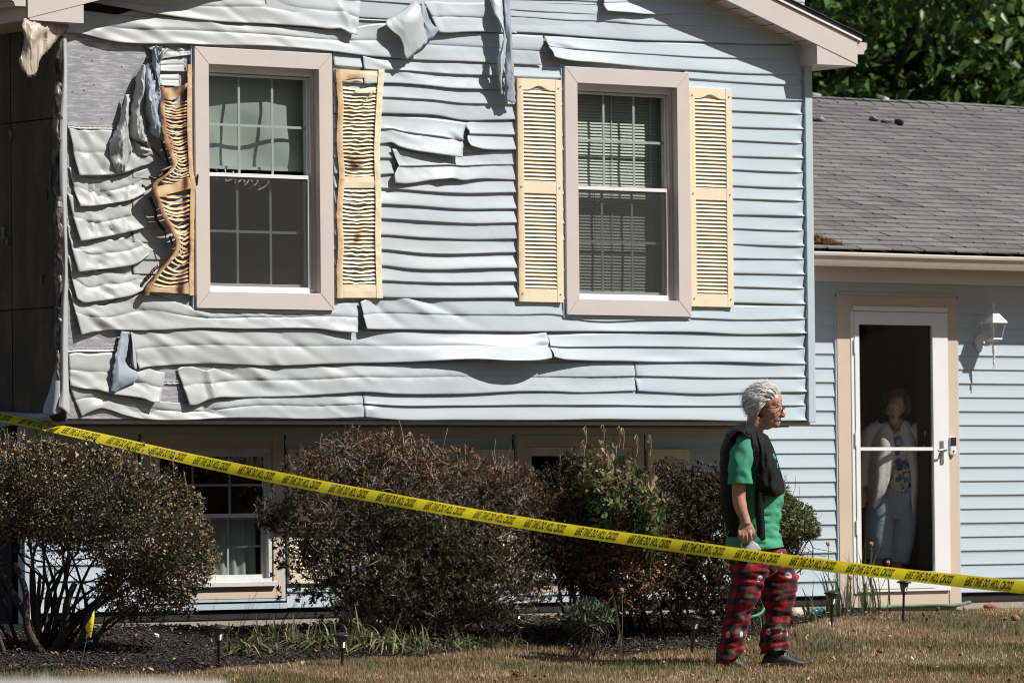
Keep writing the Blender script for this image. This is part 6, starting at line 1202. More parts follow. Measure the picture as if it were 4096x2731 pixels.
def needles():
    r = np.random.default_rng(3); n = 1500; px = 3250+np.abs(r.normal(0, 55, n)); py = 985-r.random(n)*(1-(px-3250)/150).clip(.05, 1)*38+(px-3250)*.06
    C = np.array([RPt(a, b_) for a, b_ in zip(px, py)])+np.array([0, 0, .015]); d = r.normal(size=(n, 3))*np.array([1, .7, .25]); d = unit(d)*.035; w_ = np.cross(d, [0, 0, 1.]); w_ = unit(w_)*.0016
    V = np.stack([C-d-w_, C-d+w_, C+d+w_, C+d-w_], 1).reshape(-1, 3); F = (np.arange(n)*4)[:, None]+np.array([[0, 1, 2, 3]])
    mesh_obj(fast_mesh('pine_needles', V, F, simple('needle_brown', (.26, .12, .04), .9), None), 'pine_needles', None, 'stuff')
    m = 260; px = r.uniform(3260, 4090, m); py = r.uniform(440, 1000, m); C = np.array([RPt(a, b_) for a, b_ in zip(px, py)])+[0, 0, .012]; s_ = r.uniform(.004, .011, m)[:, None]; e1 = np.array([1, 0, 0.]); e2 = np.array([0, .5, .5]); V = np.stack([C-e1*s_-e2*s_, C+e1*s_-e2*s_, C+e1*s_+e2*s_, C-e1*s_+e2*s_], 1).reshape(-1, 3); F = (np.arange(m)*4)[:, None]+np.array([[0, 1, 2, 3]])
    mesh_obj(fast_mesh('roof_litter', V, F, attrmat('roof_litter', [(0, (.04, .035, .03)), (.5, (.3, .2, .12)), (1, (.6, .6, .6))]), np.repeat(r.random(m), 4)), 'roof_litter', None, 'stuff')
needles()
# scraps on the lawn and bed
for px, py, L_, W_, a_, lb in ((3650, 2648, .030, .007, .6, 'small white scrap lying on the lawn below the storm door'), (628, 2540, .018, .012, .1, 'small white scrap on the mulch behind the leftmost solar light')):
    g = GP(px, py)+[0, 0, .03]; u_ = np.array([cos(a_), sin(a_), -.2])*L_; w_ = np.array([0, .2, 1])*W_; MBq = MB().add([g-u_-w_, g+u_-w_, g+u_+w_, g-u_+w_, g-u_*.9-w_+[0, .01, 0], g+u_-w_+[0, .01, 0], g+u_+w_+[0, .01, 0], g-u_+w_+[0, .01, 0]], [(0, 1, 2, 3), (7, 6, 5, 4), (0, 4, 5, 1), (2, 6, 7, 3), (1, 5, 6, 2), (0, 3, 7, 4)]); tag(MBq.obj('scrap', M['white'], None), lb, 'litter')
for px, py, lb in ((2060, 2716, 'curled brown dead leaf on the lawn at the bottom edge'), (3510, 2625, 'dead leaf on the lawn right of the walking man')):
    g = GP(px, py)+[0, 0, .03]; r = np.random.default_rng(px); V, F, R_ = leaves(g+r.normal(0, .015, (7, 3)), .05, .035, np.full(7, .2), .2, None, .8, 0, 0, px); tag(mesh_obj(fast_mesh('dead_leaf', V, F, dead_m, R_), 'dead_leaf'), lb, 'leaf')
# large dry leaf caught in the boxwood
c = VP(290, 1810, 33.1); V, F, R_ = leaves(np.array([c, c+[.02, 0, .01], c+[-.02, 0, -.02]]), .13, .06, np.array([.5, .7, .3]), 2.0, None, .6, 0, 0, 5); tag(mesh_obj(fast_mesh('curled_leaf', V, F, dead_m, R_), 'curled_leaf'), 'large curled dry leaf sticking up from the boxwood', 'leaf')
# pale rail out of focus close to the camera
def rail():
    D = 9.2; t = empty('garden_rail', tuple(VP(500, 2740, D)[:2])+(-1.7,), 'out-of-focus white rail with rounded post tops at the bottom left', 'fence'); m_ = simple('pale_plastic', (.70, .69, .67), .5, .05)
    a, b_ = VP(-700, 2762, D), VP(900, 2780, D); MB().tube(curve([a, VP(300, 2768, D), VP(600, 2766, D), b_], 20), .018, 10).obj('rail', m_, t, smooth=True)
    for px, top in ((165, 2698), (850, 2718), (-500, 2700)):
        q = VP(px, top+20, D); MB().lathe([(0, .0), (.009, -.002), (.014, -.008), (.016, -.02), (.016, -1.7-q[2])], (q[0], q[1], q[2]), 14).obj('post', m_, t, smooth=True)
rail()
# ================================================================ PEOPLE
def skinmat(name, c, dark, rough=.5):
    m, n, b = nodemat(name); g = noisetex(n, texco(n), 22, 6, .7); h = noisetex(n, texco(n), 90, 4, .7)
    col = ramp(n, g, [(.3, dark), (.7, c)]); n.links.new(col, b.inputs['Base Color']); b.inputs['Roughness'].default_value = rough; b.inputs['Subsurface Weight'].default_value = .12; b.inputs['Subsurface Radius'].default_value = (.012, .005, .003); bump(n, b, h, .0012, .5); return m
skin = skinmat('ruddy_skin', (.56, .31, .23), (.42, .195, .14), .42); skin_w = skinmat('pale_skin', (.60, .36, .27), (.50, .26, .18))
def remesh(b, name, mat, parent, vox=.004, sm=4, label=None):
    me = b.mesh(name+'_raw'); o = bpy.data.objects.new(name+'_raw', me); COL.objects.link(o); md = o.modifiers.new('r', 'REMESH'); md.mode = 'VOXEL'; md.voxel_size = vox; md.use_smooth_shade = True
    s2 = o.modifiers.new('s', 'SMOOTH'); s2.factor = .5; s2.iterations = sm
    dg = bpy.context.evaluated_depsgraph_get(); dg.update(); m2 = bpy.data.meshes.new_from_object(o.evaluated_get(dg)); m2.name = name; bpy.data.objects.remove(o); m2.materials.clear(); m2.materials.append(mat); m2.polygons.foreach_set('use_smooth', [True]*len(m2.polygons))
    r = bpy.data.objects.new(name, m2); COL.objects.link(r); attach(r, parent); return tag(r, label)
def fabric(name, c, rough=.85, var=.12, bs=45, bd=.003, sc=(1, 1, 1)):
    m, n, b = nodemat(name); g = noisetex(n, texco(n, sc), 6, 5, .6); col = ramp(n, g, [(.3, tuple(x*(1-var) for x in c)), (.7, tuple(min(1, x*(1+var)) for x in c))]); n.links.new(col, b.inputs['Base Color']); b.inputs['Roughness'].default_value = rough
    b.inputs['Sheen Weight'].default_value = 0; b.inputs['Specular IOR Level'].default_value = .2; w1 = noisetex(n, texco(n, (sc[0]*1, sc[1]*1, sc[2]*2.2)), 9, 5, .65, 1.2); p = bump(n, b, w1, bd*4, .5); bump(n, b, noisetex(n, texco(n), 400, 2, .5), .0005, .4, p); return m
def rings(R, D0, n=40, wr=6, seed=0, sq=2.3, th0=0, th1=2*pi, closed=True, uvs=None, dens=6, wsc=9, fold=1.0):
    """R rows: (y, x_back, x_front, dp, half_depth[, tilt_px]) -> surface; dp metres towards the camera"""
    R = np.array([list(r_)+[0]*(6-len(r_)) for r_ in R], float); K = np.array(curve(R, (len(R)-1)*dens+1)) if False else np.stack([np.interp(np.linspace(0, len(R)-1, (len(R)-1)*dens+1), np.arange(len(R)), R[:, k]) for k in range(6)], 1)
    for k in range(1, 6):
        a = K[:, k].copy()
        for _ in range(dens): a[1:-1] = (a[:-2]+2*a[1:-1]+a[2:])/4
        K[:, k] = a
    th_ = np.linspace(th0, th1, n, endpoint=not closed); G = []
    for (y, xb, xf, dp, hd, tp) in K:
        cx, hw = (xb+xf)/2, (xf-xb)/2; c, s = np.cos(th_), np.sin(th_); e = 2/sq; ce = np.sign(c)*np.abs(c)**e; se = np.sign(s)*np.abs(s)**e
        G.append(np.stack([cx+hw*ce, np.full(n, y)+tp*ce, dp+hd*se], 1))
    G = np.array(G); P = VP(G[..., 0], G[..., 1], D0-G[..., 2]); ctr = P.mean(1, keepdims=True)
    nn = nz(P*np.array([wsc, wsc, wsc*1.6]), seed=seed)+.5*nz(P*np.array([wsc*2.2, wsc*2.2, wsc*2.2]), seed=seed+3); rd = 1-np.abs(nz(P*np.array([wsc*.9, wsc*.9, wsc*1.9])+P[..., 2:3]*2, seed=seed+6))*2.4
    P += unit(P-ctr)*((nn+rd.clip(-.4, 1)*fold)*wr/1000)[..., None]
    return P
def cloth(P, name, mat, parent, solid=.003, label=None, closed=True, uv=None):
    b = MB(); b.grid(P, closed_u=closed); o = b.obj(name, mat, parent, smooth=True, solid=solid, label=label)
    if uv:
        nv, nu = P.shape[:2]; L = np.r_[0, np.cumsum(np.linalg.norm(np.diff(P.mean(1), axis=0), axis=1))]; me = o.data; ul = me.uv_layers.new(name='UVMap'); circ = uv; k = 0
        for poly in me.polygons:
            i0 = poly.index % (nu if closed else nu-1); j0 = poly.index // (nu if closed else nu-1)
            for li in poly.loop_indices:
                vi = me.loops[li].vertex_index; j, i = divmod(vi, nu)
                if closed and i == 0 and i0 == nu-1: i = nu
                ul.data[li].uv = (i/nu*circ, L[j])
    return o
DM = 34.0
def V3(px, py, dp=0.0, D=DM): return VP(px, py, D-dp)
mo = GP(2960, 2672); man = empty('person', mo, 'white-haired man in green T-shirt and red plaid pajama pants walking right, holding a white mug', 'person')
# body -------------------------------------------------------------
b = MB(); S_ = 1/641
def eb(px, py, dp, rx, rz, ry, n=18, m=14, yaw=0, b_=None):       # ellipsoid in view axes (px units for rx, rz)
    bb = b_ or b; c = V3(px, py, dp); q = MB(); q.ball((0, 0, 0), (rx*S_, ry, rz*S_), n, m); R0, U0, F0 = CR, CU, -CD
    bb.add([c+v[0]*R0+v[1]*F0+v[2]*U0 for v in q.v], q.f)
def et(pts, r, n=12): b.tube(curve([V3(*p) for p in pts], 12), np.interp(np.linspace(0, 1, 12), np.linspace(0, 1, len(r)), r), n)
k0 = 0
eb(3056, 1604, 0, 68, 60, .077); eb(3092, 1604, 0, 39, 40, .062); eb(3085, 1644, 0, 43, 46, .065); eb(3074, 1678, 0, 40, 30, .056); eb(3102, 1695, 0, 19, 17, .030); eb(3094, 1672, 0, 29, 24, .046)
et([(3121, 1626, 0), (3131, 1644, 0), (3138, 1660, 0)], (.008, .0115, .015)); eb(3132, 1662, 0, 11, 9, .019)
b.tube([V3(3121, 1620, k) for k in (-.042, -.02, 0, .02, .042)], [.007, .010, .009, .010, .007], 8)
eb(3117, 1679, 0, 9, 5, .024); eb(3115, 1690, 0, 9, 5, .022); eb(3098, 1656, .042, 16, 15, .018); eb(3098, 1656, -.042, 16, 15, .018)
for sgn in (1, -1): eb(3036, 1651, .077*sgn, 9, 18, .010); eb(3033, 1640, .079*sgn, 9, 9, .010)
et([(3086, 1700, 0), (3060, 1706, .03), (3035, 1690, .05)], (.018, .02, .02)); et([(3086, 1700, 0), (3060, 1706, -.03), (3035, 1690, -.05)], (.018, .02, .02))
HN = len(b.v); hc = V3(3050, 1640, 0)
ya_ = radians(-14); Rz = Matrix.Rotation(ya_, 3, 'Z'); rot = lambda p: hc + np.array(Rz @ Vector(list(np.array(p)-hc)))
b.v = [tuple(rot(v)) for v in b.v]
et([(3032, 1665, 0), (3016, 1715, 0), (3005, 1765, 0)], (.062, .060, .075), 16)
Rt = [(1758, 2960, 3060, 0, .10), (1790, 2925, 3072, 0, .165), (1860, 2915, 3088, 0, .16), (1950, 2915, 3108, 0, .145), (2050, 2918, 3105, 0, .14), (2150, 2922, 3098, 0, .145), (2240, 2930, 3090, 0, .15), (2280, 2945, 3080, 0, .13)]
Pt = rings(Rt, DM, 24, 0); q0 = len(b.v); b.grid(Pt, closed_u=True); b.f.append(tuple(q0+i for i in range(24))[::-1]); b.f.append(tuple(len(b.v)-24+i for i in range(24)))
for sgn in (1, -1):
    et([(2985, 1755, .08*sgn), (2975, 1790, .165*sgn), (2958, 1900, .205*sgn), (2955, 1985, .215*sgn)], (.06, .062, .05, .043)); 
et([(2955, 1985, .215), (2964, 2035, .228), (2980, 2075, .236), (2985, 2098, .24)], (.043, .042, .033, .031), 14)
et([(2955, 1985, -.215), (2980, 2050, -.225), (3010, 2110, -.22)], (.043, .036, .03), 12); eb(3020, 2135, -.22, 26, 30, .02)
et([(3010, 2255, .08), (2985, 2360, .085), (2950, 2470, .085), (2922, 2600, .085)], (.085, .06, .05, .036)); et([(3050, 2255, -.08), (3110, 2350, -.085), (3105, 2470, -.085), (3100, 2600, -.085)], (.085, .06, .05, .036))
# right hand, back of it to the camera, fingers hooked through the mug handle
eb(2984, 2113, .242, 30, 30, .017); eb(2970, 2126, .246, 20, 16, .016); eb(2995, 2128, .246, 18, 15, .016)
fing = []
for i, (x0, y0, x1, y1, x2, y2) in enumerate(((3001, 2132, 3004, 2156, 2998, 2163), (2986, 2137, 2988, 2162, 2985, 2167), (2971, 2135, 2972, 2158, 2974, 2165), (2957, 2128, 2958, 2147, 2964, 2155))):
    et([(x0, y0-10, .250), (x0, y0+4, .258), (x1, y1, .252), (x2, y2, .232), (x2+3, y2-10, .214)], (.0105, .0108, .0098, .009, .008), 9)
et([(3005, 2108, .240), (3014, 2128, .236), (3015, 2146, .228), (3012, 2164, .222)], (.014, .0125, .0105, .0085), 10)
body = remesh(b, 'body', skin, man, .0042, 3)
# face details
ew = simple('eye_white', (.6, .55, .5), .2); ed = simple('iris', (.03, .03, .035), .2); lipm = simple('lips', (.33, .12, .10), .5); browm = simple('brow_hair', (.42, .38, .34), .8)
for sgn in (1, -1):
    q = MB(); c = rot(V3(3119, 1640, .031*sgn)); q.ball(c, .0085, 10, 8); q.obj('eye', ew, man, smooth=True); q = MB(); c = rot(V3(3124, 1640, .033*sgn)); q.ball(c, .004, 8, 6); q.obj('iris', ed, man, smooth=True)
    q = MB(); 
    for k in range(14): a = rot(V3(3122-k*.6, 1621+k*.25, (.014+.0025*k)*sgn)); q.tube([a, a+CR*.006-CU*.002-CD*.001], .0016, 4)
    q.obj('eyebrow', browm, man)
q = MB(); q.tube([rot(V3(3123.5-abs(k)*260, 1684.5+abs(k)*60, k)) for k in (-.021, -.01, 0, .01, .021)], [.001, .0022, .0026, .0022, .001], 6); q.obj('mouth', simple('mouth_line', (.12, .03, .025), .6), man)
# glasses
q = MB()
for sgn in (1, -1):
    pts = [rot(V3(3133+dx, 1640+dy, (.033+dd)*sgn)) for dx, dy, dd in ((0, -9, -.020), (0, -9, .018), (-5, 0, .022), (0, 10, .016), (0, 11, -.014), (1, 2, -.022), (0, -9, -.020))]
    q.tube(curve(pts, 28), .0021, 5, caps=False); q.tube(curve([rot(V3(3128, 1634, .056*sgn)), rot(V3(3090, 1630, .076*sgn)), rot(V3(3046, 1628, .083*sgn)), rot(V3(3030, 1644, .082*sgn))], 16), .0026, 5)
q.tube([rot(V3(3133, 1636, -.012)), rot(V3(3135, 1634, 0)), rot(V3(3133, 1636, .012))], .0013, 5); q.obj('glasses', M['black'], man, smooth=True)
# hair: cap + strands
hm, n_, b_ = nodemat('white_hair'); hi_ = n_.nodes.new('ShaderNodeAttribute'); hi_.attribute_name = 'rnd'; n_.links.new(ramp(n_, hi_.outputs['Fac'], [(0, (.36, .33, .30)), (.4, (.68, .65, .61)), (1, (.92, .90, .86))]), b_.inputs['Base Color']); b_.inputs['Roughness'].default_value = .42; b_.inputs['Specular IOR Level'].default_value = .6
def hairdo(parent, centre, rx, rz, ry, region, flow, D, n, ln, seed, mat, lift=.012, w=.0016, rotf=None, scale=S_, puff=1.0, curly=0):
    r = np.random.default_rng(seed); V, F, R = [], [], []; cnt = 0; f_ = rotf or (lambda p: p)
    while cnt < n:
        d = unit(r.normal(size=3)); X, Y_, Z = d[0]*rx, d[1]*ry, d[2]*rz
        if not region(centre[0]+X, centre[1]-Z, Y_): continue
        cnt += 1; base = np.array([X*scale, Y_, Z*scale]); nrm = unit(base/np.array([rx*scale, ry, rz*scale])**2); g = np.array(flow(X, Z, Y_, r)); pts = []; p = base*1.0; L = ln*r.uniform(.5, 1.2); k = 6
        lf = lift*r.uniform(.2, 1.0)*puff
        for j in range(k):
            t = j/(k-1); nr = unit(p/np.array([rx*scale, ry, rz*scale])**2); gg = g-nr*(g@nr); 
            if curly: gg = gg+r.normal(0, curly, 3)
            p = p+unit(gg)*L/k; p = p/np.linalg.norm(p/np.array([rx*scale, ry, rz*scale])); off = lf*(sin(min(1, t*1.3)*pi*.5))+.002; pts.append(p+nr*off)
        pts = np.array(pts); sd = unit(np.cross(np.gradient(pts, axis=0), unit(pts))); ww = w*r.uniform(.6, 1.5)*np.array([.7, 1, 1, .9, .6, .15])
        Lp, Rp = pts-sd*ww[:, None], pts+sd*ww[:, None]; c0 = len(V); rv = np.clip(r.normal(.55, .25), 0, 1)
        for a, e in zip(Lp, Rp): V += [a, e]; R += [rv, rv]
        for j in range(k-1): q_ = c0+2*j; F.append((q_, q_+1, q_+3, q_+2))
    V = np.array(V); C_ = VP(centre[0], centre[1], D); W3 = C_+V[:, :1]*CR+V[:, 1:2]*(-CD)+V[:, 2:3]*CU
    W3 = np.array([f_(p) for p in W3]); return mesh_obj(fast_mesh('hair', W3, F, mat, R, True), 'hair', parent)
def reg(px, py, dy):
    if px > 3060: return py < 1606-(px-3081)*.62 or (abs(dy) < .05 and py < 1596-(px-3081)*.45)
    if px > 3040: return py < 1632
    return py < 1678 and not (px > 3022 and py > 1636 and abs(dy) > .06)
def flo(X, Z, Y_, r): return (-1.0+.22*sin(Z*.13+Y_*60), .25*sin(X*.12+Z*.05), (-.30 if Z > 10 else -1.0)+(.45 if X > 30 else 0)+.3*sin(X*.1+Y_*50)+r.normal(0, .08))
hairdo(man, (3056, 1604), 71, 63, .081, reg, flo, DM, 2600, .115, 3, hm, .030, .0030, rotf=rot, curly=.0)
hairdo(man, (3056, 1604), 71, 63, .081, reg, flo, DM, 900, .07, 8, hm, .052, .0008, rotf=rot, curly=.25)
hairdo(man, (3056, 1604), 69.5, 61.5, .079, reg, flo, DM, 2600, .05, 4, hm, .003, .003, rotf=rot)
# clothes ----------------------------------------------------------
tee = fabric('green_jersey', (.065, .31, .185), .85, .1, bd=.002)
RS = [(1738, 2982, 3056, 0, .075), (1752, 2955, 3064, 0, .13), (1775, 2928, 3076, 0, .185), (1830, 2908, 3098, 0, .185), (1900, 2902, 3119, 0, .18), (1975, 2901, 3127, 0, .178), (2050, 2903, 3121, 0, .176), (2115, 2907, 3111, 0, .178), (2160, 2911, 3122, 0, .182), (2203, 2914, 3131, 0, .186, -16)]
cloth(rings(RS, DM, 84, 8, 1, fold=1.3, wsc=10, dens=9), 't_shirt', tee, man)
def limb(pts, n=32, wr=4, seed=0, wsc=10, k=26, sx=1.0, fold=1.0):     # pts (px,py,dp,r)
    Q = curve([tuple(V3(*p[:3]))+(p[3],) for p in pts], k); b2 = MB(); b2.tube(Q[:, :3], Q[:, 3], n, caps=False, sx=sx); P = np.array(b2.v).reshape(k, n, 3); ctr = P.mean(1, keepdims=True)
    nn = nz(P*wsc, seed=seed)+.5*nz(P*wsc*2.3, seed=seed+2); rd = (1-2.4*np.abs(nz(P*np.array([wsc, wsc, wsc*.6]), seed=seed+5))).clip(-.3, 1)*fold; return P+unit(P-ctr)*((nn+rd)*wr/1000)[..., None]
cloth(limb([(3008, 1762, .08, .050), (2990, 1764, .135, .064), (2974, 1795, .175, .067), (2964, 1860, .205, .068), (2961, 1900, .215, .069), (2961, 1937, .22, .070)], seed=2, fold=1.4, wr=6, n=44, k=40, wsc=13), 'sleeve', tee, man)
cloth(limb([(2995, 1750, -.10, .060), (2980, 1790, -.16, .072), (2966, 1840, -.20, .072), (2961, 1937, -.22, .070)], seed=3), 'sleeve', tee, man)
# pants
def plaid():
    m, n, b = nodemat('red_plaid_flannel'); uv = n.nodes.new('ShaderNodeUVMap'); sep = n.nodes.new('ShaderNodeSeparateXYZ'); n.links.new(uv.outputs[0], sep.inputs[0])
    def band(o, f): return math_(n, 'GREATER_THAN', math_(n, 'FRACT', math_(n, 'MULTIPLY', o, f)), .5)
    s = math_(n, 'ADD', band(sep.outputs[0], 11.5), band(sep.outputs[1], 11.5)); c = ramp(n, math_(n, 'MULTIPLY', s, .5), [(0, (.33, .012, .018)), (.34, (.33, .012, .018)), (.36, (.12, .010, .018)), (.64, (.12, .010, .018)), (.66, (.012, .010, .014)), (1, (.012, .010, .014))])
    def spots(scale, rad, col, off, c, stretch=(1, 1)):
        mp = n.nodes.new('ShaderNodeMapping'); mp.inputs['Location'].default_value = (off, off*1.7, 0); mp.inputs['Scale'].default_value = (stretch[0], stretch[1], 1); n.links.new(uv.outputs[0], mp.inputs[0]); v = n.nodes.new('ShaderNodeTexVoronoi'); v.inputs['Scale'].default_value = scale; v.inputs['Randomness'].default_value = .45; n.links.new(mp.outputs[0], v.inputs['Vector'])
        nn = noisetex(n, mp.outputs[0], scale*4, 3, .7); d = math_(n, 'ADD', v.outputs['Distance'], math_(n, 'MULTIPLY', math_(n, 'SUBTRACT', nn, .5), .14)); f = math_(n, 'LESS_THAN', d, rad)
        cc = mix(n, noisetex(n, uv.outputs[0], 260, 3, .8), tuple(x*.55 for x in col), tuple(min(1, x*1.35) for x in col)); return mix(n, f, c, cc)
    c = spots(10.0, .22, (.14, .085, .065), .31, c, (1, .6)); c = spots(10, .19, (.02, .16, .09), .12, c, (1, 1.4)); c = spots(10.5, .185, (.60, .58, .56), .77, c, (1.2, .8)); c = spots(10.5, .07, (.34, .15, .10), .77, c, (1.2, .8))
    n.links.new(c, b.inputs['Base Color']); b.inputs['Roughness'].default_value = .9; bump(n, b, noisetex(n, texco(n), 14, 5, .65, 1.0), .008, .4); return m
pl = plaid()
cloth(rings([(2178, 2925, 3110, 0, .165), (2215, 2920, 3140, 0, .175), (2250, 2925, 3130, 0, .17), (2285, 2940, 3110, 0, .14), (2310, 2990, 3070, 0, .08)], DM, 48, 4, 5), 'pants_seat', pl, man, uv=1.0)
RN = [(2200, 2921, 3085, .075, .10), (2262, 2927, 3078, .088, .100), (2310, 2930, 3062, .09, .095), (2358, 2927, 3044, .09, .09), (2398, 2916, 3024, .09, .085), (2450, 2903, 3004, .09, .078), (2501, 2896, 2991, .09, .074), (2541, 2894, 2977, .09, .072), (2575, 2881, 2970, .09, .072), (2605, 2872, 2962, .09, .074), (2632, 2868, 2955, .09, .074, -14), (2648, 2868, 2948, .09, .072, -24)]
cloth(rings(RN, DM, 64, 12, 6, wsc=9, dens=8), 'pant_leg', pl, man, uv=.52)
RF = [(2195, 2980, 3134, -.07, .10), (2240, 2990, 3160, -.08, .10), (2280, 3010, 3174, -.085, .095), (2326, 3030, 3190, -.09, .09), (2360, 3046, 3187, -.09, .086), (2400, 3058, 3174, -.09, .082), (2440, 3068, 3160, -.09, .078), (2485, 3062, 3147, -.09, .074), (2520, 3052, 3140, -.09, .072), (2555, 3046, 3146, -.09, .074), (2585, 3048, 3154, -.09, .074, -6), (2604, 3052, 3150, -.09, .072, -10)]
cloth(rings(RF, DM, 64, 12, 7, wsc=9, dens=8), 'pant_leg', pl, man, uv=.52)
# shoes
def shoe(x0, x1, ys, dp, heel_lift, nm, seed):
    prof = [(0, 20, 26, .030), (.06, 4, 48, .038), (.2, 0, 74, .041), (.34, 0, 78, .041), (.46, 0, 66, .043), (.6, 0, 48, .048), (.75, 0, 36, .050), (.88, 0, 28, .045), (.96, 3, 20, .033), (1, 8, 12, .018)]
    rows = []
    for t, lo, hi, hw in prof:
        x = x0+(x1-x0)*t; yb = ys-lo-heel_lift*(1-t); ring = []
        for a in np.linspace(0, 2*pi, 20, endpoint=False):
            c_, s_ = cos(a), sin(a); hh = (hi-lo)/2; yy = yb-hh-hh*s_ if s_ > 0 else yb-hh-hh*(-(abs(s_)**.4)); ring.append(tuple(VP(x, yy, DM-dp-hw*c_*(1 if s_ < 0 else (1-.45*s_)))))
        rows.append(ring)
    up_ = MB().grid(np.array(rows), closed_u=True).obj('shoe', M['shoe'], man, smooth=True)
    so = []
    for t, lo, hi, hw in prof:
        x = x0-3+(x1-x0+6)*t; yb = ys-heel_lift*(1-t)-lo*.3; so.append([tuple(VP(x, yb-h, DM-dp-w_)) for h, w_ in ((0, -hw*1.08), (15, -hw*1.12), (15, hw*1.12), (0, hw*1.08))])
    MB().grid(np.array(so), closed_u=True).obj('sole', M['sole'], up_, bevel=.003)
    b2 = MB()
    for k in range(5):
        t = .36+.07*k; x = x0+(x1-x0)*t; h = np.interp(t, [p[0] for p in prof], [p[2] for p in prof]); yb = ys-h-heel_lift*(1-t)+3; b2.tube([VP(x-4, yb+10, DM-dp-.036), VP(x, yb-2, DM-dp-.02), VP(x+3, yb-4, DM-dp), VP(x+5, yb+5, DM-dp+.03)], .0028, 5)
    b2.obj('laces', M['sole'], up_)
M['shoe'] = simple('black_shoe', (.022, .021, .021), .5, .3, 30, bd=.002); M['sole'] = simple('grey_sole', (.05, .05, .05), .6, .2, 30)
shoe(2868, 3027, 2688, .09, 8, 'r', 1); shoe(3048, 3232, 2664, -.09, 0, 'l', 2)
for xx, yy, dp_ in ((2925, 2625, .09), (3098, 2600, -.09)): MB().tube([V3(xx, yy-20, dp_), V3(xx+2, yy+16, dp_)], .042, 14).obj('sock', M['shoe'], man, smooth=True)
# black sweater slung over the shoulders
sw = fabric('black_knit', (.007, .007, .008), .75, .2, bd=.003)
P = rings([(1700, 2962, 3040, 0, .075), (1718, 2925, 3045, 0, .13), (1745, 2903, 3040, 0, .19), (1800, 2887, 3040, 0, .21), (1860, 2885, 3040, 0, .205), (1927, 2890, 3040, 0, .20), (1991, 2883, 3040, 0, .20), (2040, 2893, 3040, 0, .195), (2090, 2906, 3040, 0, .19), (2145, 2912, 3040, 0, .185)], DM, 40, 9, 11, th0=pi*.60, th1=pi*1.45, closed=False, wsc=8)
cloth(P, 'sweater_back', sw, man, closed=False, solid=.005)
def drape(rows, name, nu=26, nv=30, wr=7, seed=0, wsc=11, mat=sw, D=DM):
    K = np.array([curve(r_, nu) for r_ in rows]); G = np.array([curve(K[:, i], nv) for i in range(nu)]).transpose(1, 0, 2); P = VP(G[..., 0], G[..., 1], D-G[..., 2]); nn = nz(P*np.array([wsc*1.4, wsc, wsc*.7]), seed=seed); rd = (1-2.6*np.abs(nz(P*np.array([wsc*2, wsc, wsc*.55]), seed=seed+5))).clip(-.3, 1); P = P-CD*((nn+rd)*wr/1000)[..., None]
    b2 = MB(); b2.grid(P); return b2.obj(name, mat, man if D == DM else woman, smooth=True, solid=.005)
drape([[(2948, 1700, .02), (2985, 1690, .08), (3015, 1700, .085), (3040, 1722, .075)], [(2905, 1738, .10), (2950, 1712, .18), (3010, 1730, .17), (3052, 1738, .10)], [(2918, 1760, .20), (2960, 1722, .245), (3000, 1752, .225), (3064, 1752, .10)]], 'sweater_shoulder', 26, 20, 8, 21)
drape([[(2984, 1722, .215), (3010, 1722, .19), (3044, 1726, .15), (3072, 1742, .03)], [(3008, 1790, .23), (3038, 1790, .225), (3072, 1795, .18), (3098, 1800, .02)], [(3022, 1850, .235), (3054, 1855, .235), (3092, 1860, .19), (3116, 1860, .02)], [(3026, 1910, .235), (3064, 1915, .24), (3108, 1920, .19), (3133, 1920, .02)], [(3022, 1955, .23), (3064, 1965, .24), (3112, 1972, .19), (3138, 1962, .02)], [(3020, 1972, .22), (3062, 1982, .23), (3108, 1984, .18), (3134, 1974, .02)]], 'sweater_front', 34, 40, 10, 23)
drape([[(3018, 1960, .222), (3030, 1960, .235), (3045, 1960, .235), (3060, 1960, .222)], [(3019, 2039, .222), (3030, 2039, .24), (3045, 2039, .24), (3057, 2039, .222)], [(3026, 2110, .222), (3036, 2110, .24), (3050, 2110, .24), (3060, 2110, .222)], [(3028, 2142, .222), (3036, 2150, .236), (3048, 2162, .236), (3062, 2156, .222)]], 'sweater_sleeve', 16, 34, 4, 25)
# mug -------------------------------------------------------------
mc = V3(3027, 2180, .232); axv = unit(-CR*.72-CU*.66+(-CD)*.18); s1v = unit(np.cross(axv, CD)); s2v = np.cross(axv, s1v); q = MB()
prof = [(.0385, 0), (.040, .001), (.0405, .006), (.0405, .09), (.037, .096), (0, .096), (0, .090), (.036, .088), (.0375, .006), (.0385, 0)]
q.grid(np.array([[mc+axv*h+(s1v*cos(t)+s2v*sin(t))*r_ for t in np.linspace(0, 2*pi, 30, endpoint=False)] for r_, h in prof]), closed_u=True)
mug = empty('mug', mc, 'white mug dangling by its handle from the walking man\'s right hand', 'mug'); mw = simple('mug_ceramic', (.66, .65, .66), .18, .02); q.obj('cup', mw, mug, smooth=True)
up2 = unit(CU*.70-CR*.66); h0 = mc+axv*.020+up2*.040; h1 = mc+axv*.078+up2*.040; MB().tube(curve([h0, h0+up2*.022+axv*.004, (h0+h1)/2+up2*.034, h1+up2*.022-axv*.004, h1], 20), .005, 8).obj('handle', mw, mug, smooth=True)
